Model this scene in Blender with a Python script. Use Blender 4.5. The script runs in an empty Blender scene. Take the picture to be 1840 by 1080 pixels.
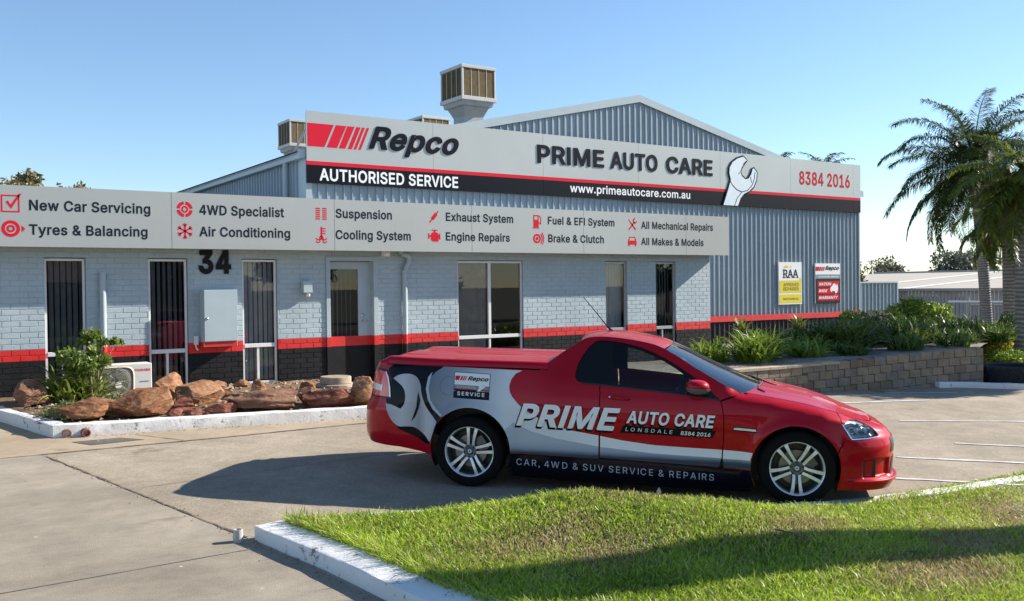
import bpy, bmesh, math, random
import numpy as np
from mathutils import Vector, Matrix
from mathutils.geometry import delaunay_2d_cdt

random.seed(7)
RNG = np.random.default_rng(7)
C = bpy.context.scene.collection
SC = bpy.context.scene

# ------------------------------------------------------------------ camera
CAM_YAW, CAM_PITCH, CAM_ROLL = 0.5916, -0.0143, -0.0119
def setup_camera():
    cy, sy = math.cos(CAM_YAW), math.sin(CAM_YAW)
    F = Vector((sy*math.cos(CAM_PITCH), cy*math.cos(CAM_PITCH), math.sin(CAM_PITCH)))
    R = Vector((cy, -sy, 0)); U = R.cross(F)
    c, s = math.cos(CAM_ROLL), math.sin(CAM_ROLL)
    R2 = c*R + s*U; U2 = -s*R + c*U
    cam = bpy.data.cameras.new('camera'); o = bpy.data.objects.new('camera', cam); C.objects.link(o)
    M = Matrix((R2, U2, -F)).transposed().to_4x4()
    M.translation = Vector((0, -15.686, 2.0))
    o.matrix_world = M
    cam.sensor_width = 36; cam.lens = 1699.5/1840*36
    cam.clip_start = 0.1; cam.clip_end = 5000
    SC.camera = o
setup_camera()

# ------------------------------------------------------------------ sky and sun
SUN = Vector((3.97, -1.0, 2.37)).normalized()
SUN_EL = math.asin(SUN.z); SUN_AZ = math.atan2(SUN.x, SUN.y)
SKY_AIR, SKY_DUST, SKY_OZONE = 1.25, 0.0, 4.0
SKY_STRENGTH, SUN_STRENGTH, EXPOSURE = 0.092, 5.0, 1.0
def setup_light():
    w = bpy.data.worlds.new('World'); SC.world = w; w.use_nodes = True
    nt = w.node_tree; nt.nodes.clear()
    out = nt.nodes.new('ShaderNodeOutputWorld'); bg = nt.nodes.new('ShaderNodeBackground')
    sky = nt.nodes.new('ShaderNodeTexSky'); sky.sky_type = 'NISHITA'; sky.sun_disc = False
    sky.sun_elevation = SUN_EL; sky.sun_rotation = SUN_AZ
    sky.altitude = 1500; sky.air_density = SKY_AIR; sky.dust_density = SKY_DUST; sky.ozone_density = SKY_OZONE
    bg.inputs['Strength'].default_value = SKY_STRENGTH
    nt.links.new(sky.outputs[0], bg.inputs[0]); nt.links.new(bg.outputs[0], out.inputs[0])
    L = bpy.data.lights.new('sun', 'SUN'); L.energy = SUN_STRENGTH; L.angle = math.radians(0.5); L.color = (1.0, 0.93, 0.82)
    o = bpy.data.objects.new('sun', L); C.objects.link(o)
    o.rotation_euler = SUN.to_track_quat('Z', 'Y').to_euler()
    vs = SC.view_settings; vs.view_transform = 'Standard'; vs.look = 'None'; vs.gamma = 1; vs.exposure = EXPOSURE
setup_light()

# ------------------------------------------------------------------ helpers
def M(name, col, rough=0.6, metal=0.0, var=0.0, scale=4.0, bump=0.0, bscale=40.0, spec=0.5, coat=0.0, detail=4, var2=None, trans=0.0):
    """principled material; colour wanders by noise (var), optional second colour (var2), optional bump"""
    m = bpy.data.materials.new(name); m.use_nodes = True
    nt = m.node_tree; b = nt.nodes['Principled BSDF']
    b.inputs['Base Color'].default_value = (*col, 1); b.inputs['Roughness'].default_value = rough
    b.inputs['Metallic'].default_value = metal; b.inputs['Specular IOR Level'].default_value = spec
    if coat:
        b.inputs['Coat Weight'].default_value = coat; b.inputs['Coat Roughness'].default_value = 0.03
    if trans:
        b.inputs['Subsurface Weight'].default_value = 0
    tc = nt.nodes.new('ShaderNodeTexCoord')
    if var or var2:
        n = nt.nodes.new('ShaderNodeTexNoise'); n.inputs['Scale'].default_value = scale; n.inputs['Detail'].default_value = detail
        n.inputs['Roughness'].default_value = 0.65
        nt.links.new(tc.outputs['Object'], n.inputs['Vector'])
        r = nt.nodes.new('ShaderNodeValToRGB'); r.color_ramp.elements[0].position = 0.32; r.color_ramp.elements[1].position = 0.68
        a = tuple(max(0, c*(1-var)) for c in col); z = tuple(min(1, c*(1+var)) for c in col) if var2 is None else var2
        r.color_ramp.elements[0].color = (*a, 1); r.color_ramp.elements[1].color = (*z, 1)
        nt.links.new(n.outputs['Fac'], r.inputs['Fac']); nt.links.new(r.outputs['Color'], b.inputs['Base Color'])
    if bump:
        n2 = nt.nodes.new('ShaderNodeTexNoise'); n2.inputs['Scale'].default_value = bscale; n2.inputs['Detail'].default_value = 5
        nt.links.new(tc.outputs['Object'], n2.inputs['Vector'])
        bp = nt.nodes.new('ShaderNodeBump'); bp.inputs['Strength'].default_value = bump; bp.inputs['Distance'].default_value = 0.02
        nt.links.new(n2.outputs['Fac'], bp.inputs['Height']); nt.links.new(bp.outputs['Normal'], b.inputs['Normal'])
    return m

def glass(name, tint, refl_rough=0.0, ior=1.5):
    """thin pane: clear tint seen straight through, mirror reflection by Fresnel"""
    m = bpy.data.materials.new(name); m.use_nodes = True
    nt = m.node_tree; nt.nodes.clear()
    out = nt.nodes.new('ShaderNodeOutputMaterial'); mx = nt.nodes.new('ShaderNodeMixShader')
    t = nt.nodes.new('ShaderNodeBsdfTransparent'); t.inputs[0].default_value = (*tint, 1)
    g = nt.nodes.new('ShaderNodeBsdfGlossy'); g.inputs['Roughness'].default_value = refl_rough
    f = nt.nodes.new('ShaderNodeFresnel'); f.inputs['IOR'].default_value = ior
    nt.links.new(f.outputs[0], mx.inputs[0]); nt.links.new(t.outputs[0], mx.inputs[1]); nt.links.new(g.outputs[0], mx.inputs[2])
    nt.links.new(mx.outputs[0], out.inputs[0])
    return m

def leafmat(name, c1, c2, scale=3.0, trans=0.35, rough=0.5):
    m = bpy.data.materials.new(name); m.use_nodes = True
    nt = m.node_tree; nt.nodes.clear()
    out = nt.nodes.new('ShaderNodeOutputMaterial'); mx = nt.nodes.new('ShaderNodeMixShader'); mx.inputs[0].default_value = trans
    b = nt.nodes.new('ShaderNodeBsdfPrincipled'); b.inputs['Roughness'].default_value = rough; b.inputs['Specular IOR Level'].default_value = 0.35
    t = nt.nodes.new('ShaderNodeBsdfTranslucent')
    geo = nt.nodes.new('ShaderNodeNewGeometry'); tc = nt.nodes.new('ShaderNodeTexCoord')
    n = nt.nodes.new('ShaderNodeTexNoise'); n.inputs['Scale'].default_value = scale; n.inputs['Detail'].default_value = 3
    ad = nt.nodes.new('ShaderNodeMath'); ad.operation = 'ADD'
    mu = nt.nodes.new('ShaderNodeMath'); mu.operation = 'MULTIPLY'; mu.inputs[1].default_value = 0.55
    nt.links.new(tc.outputs['Object'], n.inputs['Vector']); nt.links.new(geo.outputs['Random Per Island'], mu.inputs[0])
    nt.links.new(n.outputs['Fac'], ad.inputs[0]); nt.links.new(mu.outputs[0], ad.inputs[1])
    r = nt.nodes.new('ShaderNodeValToRGB'); r.color_ramp.elements[0].position = 0.45; r.color_ramp.elements[1].position = 1.05
    r.color_ramp.elements[0].color = (*c1, 1); r.color_ramp.elements[1].color = (*c2, 1)
    nt.links.new(ad.outputs[0], r.inputs[0]); nt.links.new(r.outputs[0], b.inputs['Base Color']); nt.links.new(r.outputs[0], t.inputs[0])
    nt.links.new(b.outputs[0], mx.inputs[1]); nt.links.new(t.outputs[0], mx.inputs[2]); nt.links.new(mx.outputs[0], out.inputs[0])
    return m

def tri2d(loops):
    """outline with holes -> points and counter-clockwise triangles (constrained Delaunay, even-odd inside)"""
    pts, eds = [], []
    for L in loops:
        b = len(pts); n = len(L); pts += [Vector((p[0], p[1])) for p in L]; eds += [(b+i, b+(i+1) % n) for i in range(n)]
    sc = max(max(abs(p.x), abs(p.y)) for p in pts)
    V, E, F, *_ = delaunay_2d_cdt(pts, eds, [], 0, 1e-7*max(1, sc))
    out = []
    for f in F:
        f = tuple(f); c = sum((V[i] for i in f), Vector((0, 0)))/len(f); ins = False
        for L in loops:
            for i in range(len(L)):
                (x0, y0), (x1, y1) = L[i-1][:2], L[i][:2]
                if (y0 > c.y) != (y1 > c.y) and c.x < (x1-x0)*(c.y-y0)/(y1-y0)+x0: ins = not ins
        if ins:
            a, b, d = V[f[0]], V[f[1]], V[f[2]]
            out.append(f if (b-a).cross(d-a) > 0 else f[::-1])
    return [(v.x, v.y) for v in V], out
class MB:
    """collects geometry, links it as ONE mesh object"""
    def __init__(s): s.v = []; s.f = []; s.m = []
    def add(s, vs, fs, mi=0):
        b = len(s.v); s.v += [tuple(p) for p in vs]
        for f in fs: s.f.append(tuple(b+i for i in f)); s.m.append(mi)
        return s
    def quad(s, a, b, c, d, mi=0): return s.add([a, b, c, d], [(0, 1, 2, 3)], mi)
    def box(s, x0, x1, y0, y1, z0, z1, mi=0, mat=None):
        vs = [Vector((x, y, z)) for z in (z0, z1) for y in (y0, y1) for x in (x0, x1)]
        if mat is not None: vs = [mat @ p for p in vs]
        return s.add(vs, [(0, 2, 3, 1), (4, 5, 7, 6), (0, 1, 5, 4), (2, 6, 7, 3), (0, 4, 6, 2), (1, 3, 7, 5)], mi)
    def tube(s, path, r, n=8, mi=0, caps=True):
        P = [Vector(p) for p in path]; k = len(P); R = r if isinstance(r, (list, tuple)) else [r]*k
        vs = []; up0 = None
        for i in range(k):
            t = (P[min(i+1, k-1)]-P[max(i-1, 0)]).normalized()
            if up0 is None:
                a = Vector((0, 0, 1)) if abs(t.z) < 0.9 else Vector((1, 0, 0))
                up0 = t.cross(a).normalized()
            u = (up0-t*up0.dot(t)).normalized(); up0 = u; w = t.cross(u)
            for j in range(n):
                q = 2*math.pi*j/n; vs.append(P[i]+(u*math.cos(q)+w*math.sin(q))*R[i])
        fs = [(i*n+j, i*n+(j+1) % n, (i+1)*n+(j+1) % n, (i+1)*n+j) for i in range(k-1) for j in range(n)]
        if caps: fs += [tuple(range(n-1, -1, -1)), tuple((k-1)*n+j for j in range(n))]
        return s.add(vs, fs, mi)
    def lathe(s, prof, n=32, mat=None, mi=0, closed=False):
        """profile (r, h) spun round local Z"""
        vs = [Vector((r*math.cos(2*math.pi*j/n), r*math.sin(2*math.pi*j/n), h)) for r, h in prof for j in range(n)]
        if mat is not None: vs = [mat @ p for p in vs]
        k = len(prof)
        rng = range(k if closed else k-1)
        fs = [(i*n+j, i*n+(j+1) % n, ((i+1) % k)*n+(j+1) % n, ((i+1) % k)*n+j) for i in rng for j in range(n)]
        return s.add(vs, fs, mi)
    def grid(s, fn, nu, nv, mi=0, flip=False):
        vs = [fn(i/nu, j/nv) for i in range(nu+1) for j in range(nv+1)]
        w = nv+1
        fs = [((i*w+j), (i+1)*w+j, (i+1)*w+j+1, i*w+j+1) for i in range(nu) for j in range(nv)]
        if flip: fs = [f[::-1] for f in fs]
        return s.add(vs, fs, mi)
    def poly(s, pts, fn, mi=0, holes=()):
        """2-D outline (with holes) tessellated and placed by fn(u, v)"""
        V, T = tri2d([pts, *holes]); return s.add([fn(x, y) for x, y in V], T, mi)
    def prism(s, pts, fn, d, mi=0):
        """outline extruded: fn(u, v, w) with w 0 at the face and d at the back; outline counter-clockwise seen from the face"""
        V, T = tri2d([pts]); n = len(V); k = len(pts)
        return s.add([fn(x, y, 0) for x, y in V]+[fn(x, y, d) for x, y in V], T+[tuple(i+n for i in t[::-1]) for t in T]+[(i, i+n, (i+1) % k+n, (i+1) % k) for i in range(k)], mi)
    def build(s, name, mats, parent=None, smooth=False, bevel=0, seg=2, angle=None):
        me = bpy.data.meshes.new(name); me.from_pydata(s.v, [], s.f)
        mats = mats if isinstance(mats, (list, tuple)) else [mats]
        for m in mats: me.materials.append(m)
        if len(mats) > 1: me.polygons.foreach_set('material_index', s.m)
        if bevel:
            bm = bmesh.new(); bm.from_mesh(me); bmesh.ops.remove_doubles(bm, verts=bm.verts, dist=1e-5)
            es = [e for e in bm.edges if len(e.link_faces) == 2 and e.calc_face_angle(0) > 0.5]
            bmesh.ops.bevel(bm, geom=es, offset=bevel, segments=seg, affect='EDGES', profile=0.5)
            bm.to_mesh(me); bm.free()
        if smooth: 
            me.polygons.foreach_set('use_smooth', [True]*len(me.polygons))
            if angle: me.set_sharp_from_angle(angle=math.radians(angle))
        me.update()
        o = bpy.data.objects.new(name, me); C.objects.link(o)
        if parent is not None: o.parent = parent
        return o

def thing(name, label, cat, loc=(0, 0, 0), group=None, rotz=0):
    o = bpy.data.objects.new(name, None); C.objects.link(o); o.location = loc; o.rotation_euler = (0, 0, rotz)
    o.empty_display_size = 0.2
    return tag(o, label, cat, group)
def tag(o, label, cat, group=None):
    o['label'] = label; o['category'] = cat
    if group: o['group'] = group
    return o
def struct(o): o['kind'] = 'structure'; return o
def stuff(o): o['kind'] = 'stuff'; return o

# lettering: plain grotesque outlines kept in the script (thousandths of an em), thickened by pushing the outline out
GLYPHS = {
 '&': (448, ["293,478 266,499 234,510 204,513 166,510 134,499 112,483 91,458 80,432 75,394 78,370 87,344 103,318 134,276 88,238 62,212 47,188 39,168 36,156 34,130 39,96 54,62 80,33 110,12 156,-3 194,-7 228,-4 268,6 282,12 304,23 328,42 364,0 437,0 367,86 385,116 398,148 405,180 408,223 350,223 346,186 335,150 328,135 220,266 258,294 295,330 305,342 315,362 322,382 324,400 321,428 308,458", "172,229 291,88 280,76 252,60 224,50 196,46 166,49 144,57 126,69 109,88 100,108 97,128 101,156 110,174 123,190 152,216 170,229", "244,446 258,428 262,406 260,390 255,376 234,349 182,311 170,326 145,364 139,380 137,396 138,410 145,430 156,445 168,453 190,460 202,461 226,457"]),
 ',': (188, ["136,70 70,71 68,70 38,-118 40,-119 82,-119 84,-118"]),
 '.': (188, ["130,70 114,83 96,87 78,83 64,74 53,60 50,42 53,24 62,10 78,-1 94,-4 114,-1 126,8 138,24 141,40 138,60"]),
 '0': (453, ["340,466 322,484 278,508 228,516 174,508 130,484 96,448 70,396 56,348 49,292 49,216 57,154 70,112 96,60 130,24 172,2 228,-7 274,0 288,6 322,24 358,60 383,112 396,154 403,200 405,242 403,308 396,354 383,396 358,446", "288,436 313,404 328,370 340,316 344,248 340,192 331,148 313,104 288,73 262,56 252,54 226,50 196,55 192,56 164,73 156,82 140,104 122,148 113,194 109,248 113,316 122,360 140,404 144,410 164,436 192,453 228,460 262,453"]),
 '1': (453, ["276,508 198,509 86,426 86,360 88,359 208,447 210,448 212,446 212,56 210,55 78,55 76,54 76,2 78,0 390,0 391,2 391,54 390,55 278,55 276,56"]),
 '2': (453, ["341,470 306,497 268,511 222,516 182,511 144,496 114,475 86,442 71,404 66,364 68,362 126,362 128,368 132,394 139,412 152,432 172,447 192,455 220,460 250,457 272,449 292,437 307,420 313,406 318,392 320,366 318,348 311,328 299,306 281,280 65,48 64,2 66,0 388,0 389,2 389,56 388,57 154,57 153,58 154,62 266,178 335,258 357,290 370,316 378,344 381,368 377,406 361,444"]),
 '3': (453, ["372,508 72,509 70,508 70,454 72,452 288,451 287,446 157,300 157,250 158,248 204,248 236,245 276,234 298,218 315,198 327,166 329,142 326,122 314,92 296,74 276,62 242,52 222,50 190,52 164,60 150,68 142,72 125,90 116,106 110,128 108,132 45,132 53,90 70,58 96,31 132,11 172,-3 180,-4 222,-7 266,-2 310,12 336,30 350,42 372,70 387,104 393,146 387,186 370,224 342,254 308,276 264,288 240,288 224,289 222,290 371,460"]),
 '4': (453, ["40,105 40,160 250,509 343,509 343,163 413,163 413,105 343,105 343,0 282,0 282,105", "109,163 282,163 282,440"]),
 '5': (453, ["366,508 98,509 96,508 68,254 128,246 146,258 158,264 192,275 220,277 252,271 274,262 282,257 299,242 313,222 324,192 328,164 325,136 321,124 314,104 300,84 276,64 254,55 244,52 224,50 204,51 174,60 156,72 138,90 128,106 123,126 120,130 61,130 66,94 84,58 110,31 140,11 178,-2 218,-7 268,-1 308,15 318,22 345,44 369,76 386,122 391,160 388,200 378,232 364,260 338,291 322,305 296,320 264,330 232,334 208,332 182,326 156,315 136,301 134,302 152,452 364,452 366,454"]),
 '6': (453, ["321,508 254,509 251,508 144,350 102,284 81,240 68,200 64,166 68,122 84,74 107,42 128,25 142,15 182,-1 224,-7 266,-3 310,14 345,42 368,74 384,112 389,154 384,200 370,240 342,274 316,295 272,310 238,314 220,313 202,309 178,300", "296,238 314,212 324,186 327,160 325,134 321,120 314,102 300,80 276,62 254,52 228,48 196,53 174,63 156,77 138,102 128,128 125,154 127,182 130,192 138,214 152,234 174,252 198,262 222,265 256,261 278,251"]),
 '7': (453, ["390,508 64,509 62,508 62,454 64,452 322,452 323,450 296,394 98,2 98,0 164,0 166,2 390,448"]),
 '8': (453, ["344,470 336,478 306,498 268,511 224,516 184,511 146,498 116,478 89,448 75,416 70,382 77,340 93,308 120,282 153,266 152,265 124,256 104,243 82,222 65,194 55,166 52,132 57,96 75,60 102,32 136,11 178,-2 222,-7 276,-2 304,7 318,11 350,32 377,60 394,94 401,138 397,166 386,196 371,222 352,240 326,256 302,265 300,266 334,283 358,306 377,346 382,378 377,416 361,450", "304,209 321,190 324,184 333,164 337,140 333,114 325,96 322,90 306,73 286,60 258,52 222,49 194,52 166,60 146,73 130,90 118,118 115,138 118,160 131,190 148,209 158,216 168,223 196,232 230,235 256,232 282,223", "292,438 308,420 316,398 319,374 316,352 308,332 292,312 274,300 252,292 232,290 208,291 178,300 160,312 146,328 136,352 133,378 136,398 145,420 160,438 178,449 200,457 224,460 252,457 274,449"]),
 '9': (453, ["345,466 312,493 298,499 270,510 224,516 182,510 144,494 110,468 85,436 71,402 68,390 64,354 67,314 70,302 83,270 104,240 138,214 176,199 214,195 238,196 274,210 132,0 198,0 201,2 317,172 350,224 372,268 385,308 387,324 389,350 385,386 368,434", "294,434 300,428 314,406 324,380 327,354 324,322 314,296 307,284 300,274 280,258 250,246 228,243 204,246 172,258 152,276 139,294 129,322 125,354 129,380 139,408 152,426 172,445 198,456 206,458 230,460 254,457 278,446"]),
 'A': (480, ["276,508 274,509 202,509 200,508 20,10 18,0 84,0 86,1 131,130 134,140 136,142 344,142 394,1 396,0 460,0 462,2", "239,454 264,372 321,206 322,199 156,199 155,200 198,324 236,448"]),
 'B': (456, ["362,466 330,491 282,505 244,509 62,509 60,508 60,2 62,0 252,0 302,4 344,18 370,35 381,44 400,68 413,100 418,134 414,172 402,202 386,226 364,244 340,256 318,261 315,264 316,268 340,277 356,286 366,294 375,304 387,320 395,344 398,378 394,410 381,442", "324,205 343,182 352,160 355,140 349,104 330,80 296,63 248,57 126,58 126,230 252,231 272,229 306,218", "312,429 330,404 336,370 333,348 325,330 322,324 306,308 288,296 260,287 242,285 126,286 126,452 242,452 282,446"]),
 'C': (510, ["429,444 404,470 372,490 344,502 306,513 264,516 224,512 200,505 184,500 150,484 122,462 93,430 70,392 52,348 44,306 40,258 44,202 53,158 70,116 93,78 122,47 148,26 184,8 224,-3 264,-7 306,-4 342,6 372,19 404,39 429,64 443,84 450,96 462,122 472,159 410,160 399,132 389,114 378,100 354,79 338,70 320,62 292,55 264,53 224,59 186,75 150,106 125,144 109,194 103,250 109,314 125,364 149,402 184,432 222,449 242,453 272,456 312,450 336,440 354,430 378,410 389,394 399,376 408,350 410,348 472,348 472,352 460,392 448,418"]),
 'D': (502, ["400,440 352,478 316,494 274,505 230,509 60,508 61,0 226,0 268,3 314,15 350,31 382,53 410,82 433,120 449,160 458,204 462,260 458,308 447,356 433,390", "348,404 355,398 379,362 394,312 399,260 394,198 379,148 367,130 355,112 320,82 272,63 218,57 126,57 125,58 125,450 126,452 224,452 274,446 320,428"]),
 'E': (419, ["372,508 62,509 60,508 60,2 62,0 374,0 375,2 375,56 374,57 126,57 125,58 126,228 354,229 355,230 355,284 354,286 126,286 125,450 126,452 370,452 372,454"]),
 'F': (410, ["368,508 62,509 60,508 60,2 62,0 124,0 125,2 126,220 344,221 346,222 346,276 344,278 126,279 125,450 126,452 368,452 369,454"]),
 'H': (517, ["456,508 394,509 392,508 392,290 390,289 126,289 125,290 125,508 124,509 60,508 61,0 124,0 125,2 125,230 126,232 391,232 392,2 394,0 456,1"]),
 'I': (185, ["125,0 125,509 60,509 60,0"]),
 'L': (393, ["124,508 62,509 60,508 60,2 62,0 360,0 361,2 361,56 360,57 126,57 125,58"]),
 'M': (628, ["568,508 478,509 475,508 352,186 314,75 277,186 153,508 150,509 60,508 61,0 120,0 122,2 122,348 120,430 170,292 284,6 288,0 340,0 343,2 456,292 506,430 504,346 504,2 506,0 568,1"]),
 'N': (523, ["462,508 400,509 399,508 399,146 402,80 360,156 137,508 134,509 60,508 61,0 124,0 125,2 125,308 120,428 200,294 386,2 388,0 462,1"]),
 'O': (533, ["423,450 386,483 350,500 310,512 264,516 224,512 200,505 184,500 150,484 122,462 90,426 70,392 52,348 44,306 40,258 44,202 55,152 70,116 79,100 93,78 111,58 122,47 150,25 184,8 224,-3 264,-7 310,-3 350,8 384,25 412,47 444,82 464,116 481,160 490,202 493,262 490,306 478,356 464,392 441,430", "378,409 384,402 408,364 425,314 426,306 430,258 426,202 408,144 384,106 378,100 348,76 310,59 264,53 224,59 184,76 150,106 125,144 109,194 103,258 109,314 125,364 150,402 182,432 228,451 270,456 310,450 348,433"]),
 'P': (445, ["368,460 332,487 284,504 238,509 60,508 61,0 124,0 125,2 126,186 238,186 288,191 334,208 364,231 389,264 404,304 409,350 404,390 390,430", "316,425 333,402 342,376 344,354 342,320 337,306 333,294 316,270 296,256 264,245 236,242 126,243 126,452 236,452 260,450 296,439"]),
 'R': (449, ["369,462 332,489 284,505 240,509 62,509 60,508 60,2 62,0 124,0 125,2 126,197 242,199 246,198 249,194 352,1 354,0 427,0 314,210 334,217 369,242 390,272 405,310 409,348 405,394 390,432", "316,427 334,406 342,380 345,356 342,324 334,300 318,280 298,267 270,258 238,255 126,256 126,452 238,452 270,449 298,440"]),
 'S': (447, ["376,450 350,477 316,498 276,511 224,516 180,511 138,498 104,477 76,450 58,412 52,370 60,326 85,290 128,260 190,237 246,222 298,204 318,192 332,178 341,162 346,140 339,110 328,90 312,75 288,61 280,58 258,52 228,49 194,52 170,58 140,72 123,88 111,108 105,134 102,137 40,137 38,136 47,94 65,58 92,31 126,10 172,-4 220,-9 272,-5 322,11 358,33 385,62 403,100 408,142 406,164 402,178 395,198 381,218 360,237 314,263 192,300 170,308 148,319 130,336 119,352 115,374 120,402 130,420 146,435 166,447 176,451 194,456 222,459 266,453 302,437 326,412 338,378 400,378 401,380 394,414"]),
 'T': (449, ["416,508 34,509 32,508 32,454 34,452 192,452 193,450 193,2 194,0 256,0 257,2 257,450 258,452 416,452 417,454"]),
 'U': (517, ["456,508 394,509 393,508 393,176 389,144 377,114 354,85 330,68 298,56 262,52 220,56 188,68 162,86 141,114 128,144 124,176 124,508 122,509 62,509 60,508 60,170 65,130 84,82 93,70 116,42 154,15 204,-2 256,-8 314,-2 362,15 368,18 402,42 433,80 451,124 457,170"]),
 'V': (480, ["462,508 396,509 394,508 290,206 242,55 192,206 85,508 82,509 18,509 17,508 204,0 276,0 279,2"]),
 'W': (686, ["669,508 604,509 603,508 509,142 492,66 460,204 380,508 378,509 306,508 216,166 194,64 160,208 82,508 80,509 17,508 155,2 156,0 228,0 230,2 317,318 335,394 341,428 344,433 351,390 369,318 455,2 456,0 530,1"]),
 'Y': (472, ["454,508 382,509 380,508 277,338 252,294 236,261 221,294 195,338 92,508 90,509 17,508 203,208 203,2 204,0 266,0 268,2 268,208"]),
 'a': (389, ["307,342 286,360 256,374 240,379 198,384 172,383 136,376 104,364 82,348 58,324 42,292 42,291 100,274 108,290 124,306 132,313 148,321 178,330 200,331 220,329 240,322 259,308 267,296 273,280 276,260 273,242 266,236 260,233 236,227 176,220 124,211 98,202 78,193 54,174 43,160 36,142 30,106 35,74 39,64 49,44 70,21 94,5 126,-5 158,-9 190,-6 216,2 238,13 254,28 270,50 276,52 277,50 278,0 336,1 337,254 333,290 329,300 322,320", "276,189 276,136 270,110 263,94 251,78 228,59 196,48 172,45 156,46 128,53 112,62 101,74 95,86 93,94 92,106 94,120 103,138 118,150 138,160 174,168 242,178 256,181"]),
 'c': (396, ["328,336 300,359 284,368 256,378 234,383 220,384 204,384 164,379 116,359 81,328 56,292 40,242 34,190 40,134 56,84 81,48 118,16 164,-3 204,-8 236,-6 266,1 300,18 320,33 341,56 354,78 362,102 304,117 292,90 281,76 268,65 244,53 206,46 178,50 168,54 146,66 136,76 125,88 109,116 99,150 96,182 99,224 109,260 125,288 148,311 178,326 210,330 242,325 270,311 289,290 302,264 304,262 358,276 361,278 353,300 339,324"]),
 'd': (424, ["372,508 312,509 311,508 310,320 305,320 288,344 274,359 254,373 228,381 194,384 152,378 112,361 78,330 55,294 38,238 34,184 39,132 55,84 77,48 112,16 144,1 156,-3 192,-8 226,-5 252,4 274,18 289,34 306,58 312,59 313,58 314,0 370,0 372,2", "264,311 283,292 299,264 309,230 312,194 310,158 298,114 283,84 264,66 238,52 208,47 170,52 146,66 125,86 110,116 99,150 96,184 98,220 109,262 124,290 146,311 172,325 204,330 214,329 238,324"]),
 'e': (404, ["324,336 294,361 256,377 236,382 212,384 162,379 150,375 114,358 80,328 55,290 38,234 34,184 40,132 56,86 81,48 118,16 166,-3 210,-8 250,-5 284,5 310,19 337,42 353,64 363,86 364,91 306,105 297,88 288,76 272,62 256,54 234,48 216,46 180,50 152,61 127,82 110,106 99,146 97,164 98,169 370,170 371,200 368,242 359,276 341,314", "264,313 282,296 297,270 307,238 308,222 306,221 98,221 97,222 99,240 109,270 124,292 146,313 174,326 208,330 236,326"]),
 'g': (425, ["372,378 314,378 313,320 312,319 306,322 290,344 274,359 252,373 228,382 202,384 152,378 110,360 79,330 55,292 38,238 34,194 38,144 55,90 84,50 114,27 150,11 198,5 228,8 254,17 280,35 288,42 306,67 310,68 311,66 311,-8 305,-42 303,-48 282,-75 250,-91 244,-93 210,-97 178,-95 152,-87 134,-77 118,-62 105,-46 100,-42 56,-66 52,-70 65,-92 84,-112 106,-127 134,-140 168,-148 212,-151 252,-147 292,-135 306,-127 324,-117 350,-90 367,-54 372,-12", "266,311 284,292 298,268 309,232 312,198 310,162 299,120 285,96 266,76 244,66 232,62 208,59 170,64 144,77 124,96 110,122 99,154 96,188 98,222 110,264 125,292 146,312 172,325 204,330 214,329 238,324"]),
 'h': (410, ["323,346 294,369 264,380 230,384 192,380 186,378 152,362 125,334 114,315 114,508 112,509 54,508 54,0 112,0 114,2 114,230 117,256 126,282 142,304 162,317 184,326 208,329 246,323 273,304 290,274 296,236 296,2 298,0 356,1 357,244 354,278 353,286 341,320"]),
 'i': (167, ["114,378 54,379 53,378 53,2 54,0 112,0 114,2", "115,510 100,521 96,522 82,524 66,521 56,513 44,500 41,484 44,468 56,454 66,446 82,443 100,446 115,456 124,472 126,482 124,494 123,500"]),
 'k': (381, ["359,378 284,378 122,213 116,212 114,214 114,508 112,509 54,508 54,0 112,0 114,2 114,140 154,177 162,168 294,1 371,0 202,216"]),
 'l': (172, ["117,0 117,520 54,520 54,0"]),
 'm': (610, ["524,352 496,372 468,383 440,386 406,383 380,374 356,360 336,342 322,320 316,310 309,330 289,358 284,363 256,380 220,386 202,385 172,376 150,362 131,344 118,322 112,310 112,378 54,378 54,1 112,0 114,2 114,242 117,266 126,288 142,309 158,320 174,326 184,329 202,330 230,326 252,312 269,288 270,284 274,262 274,2 276,0 334,0 335,250 338,270 346,292 356,304 372,319 396,328 422,330 446,326 470,314 487,294 491,284 496,256 496,2 498,0 556,0 557,258 554,290 550,304 541,328"]),
 'n': (410, ["323,346 294,369 264,380 230,384 192,380 186,378 152,362 125,334 112,311 112,378 54,378 54,0 112,0 114,2 114,230 117,256 126,282 142,304 162,317 184,326 208,329 246,323 273,304 290,274 296,236 296,2 298,0 356,1 357,244 354,278 353,286 341,320"]),
 'o': (415, ["334,328 298,360 256,378 210,384 160,378 118,360 81,328 56,292 40,242 34,184 40,134 56,84 81,48 116,17 164,-3 204,-8 250,-3 298,16 334,48 359,86 370,116 377,140 381,184 376,242 359,290", "270,310 292,286 306,260 316,224 319,192 317,158 306,116 291,88 270,66 244,52 210,46 172,52 146,66 136,76 124,90 107,120 99,150 96,192 99,224 109,260 124,288 136,300 148,311 174,325 206,330 238,326"]),
 'p': (424, ["346,330 310,362 274,378 226,384 196,381 170,373 150,359 136,344 119,320 114,319 112,320 111,378 54,379 53,378 53,-142 54,-143 112,-143 114,-142 114,58 116,59 120,56 137,32 152,18 174,4 198,-5 226,-8 268,-3 282,2 314,17 348,48 370,84 385,132 390,194 385,246 375,278 370,294", "282,310 300,292 309,274 316,262 325,228 328,194 326,158 315,116 300,86 280,67 254,52 222,47 186,52 160,66 140,86 124,118 116,150 113,194 116,230 126,264 140,290 162,312 188,325 218,330 248,326"]),
 'r': (259, ["242,383 212,385 186,381 154,368 130,346 114,321 112,322 111,378 54,379 53,378 53,2 54,0 112,0 114,2 114,240 117,262 126,284 142,303 160,315 182,323 204,326 242,322"]),
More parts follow.
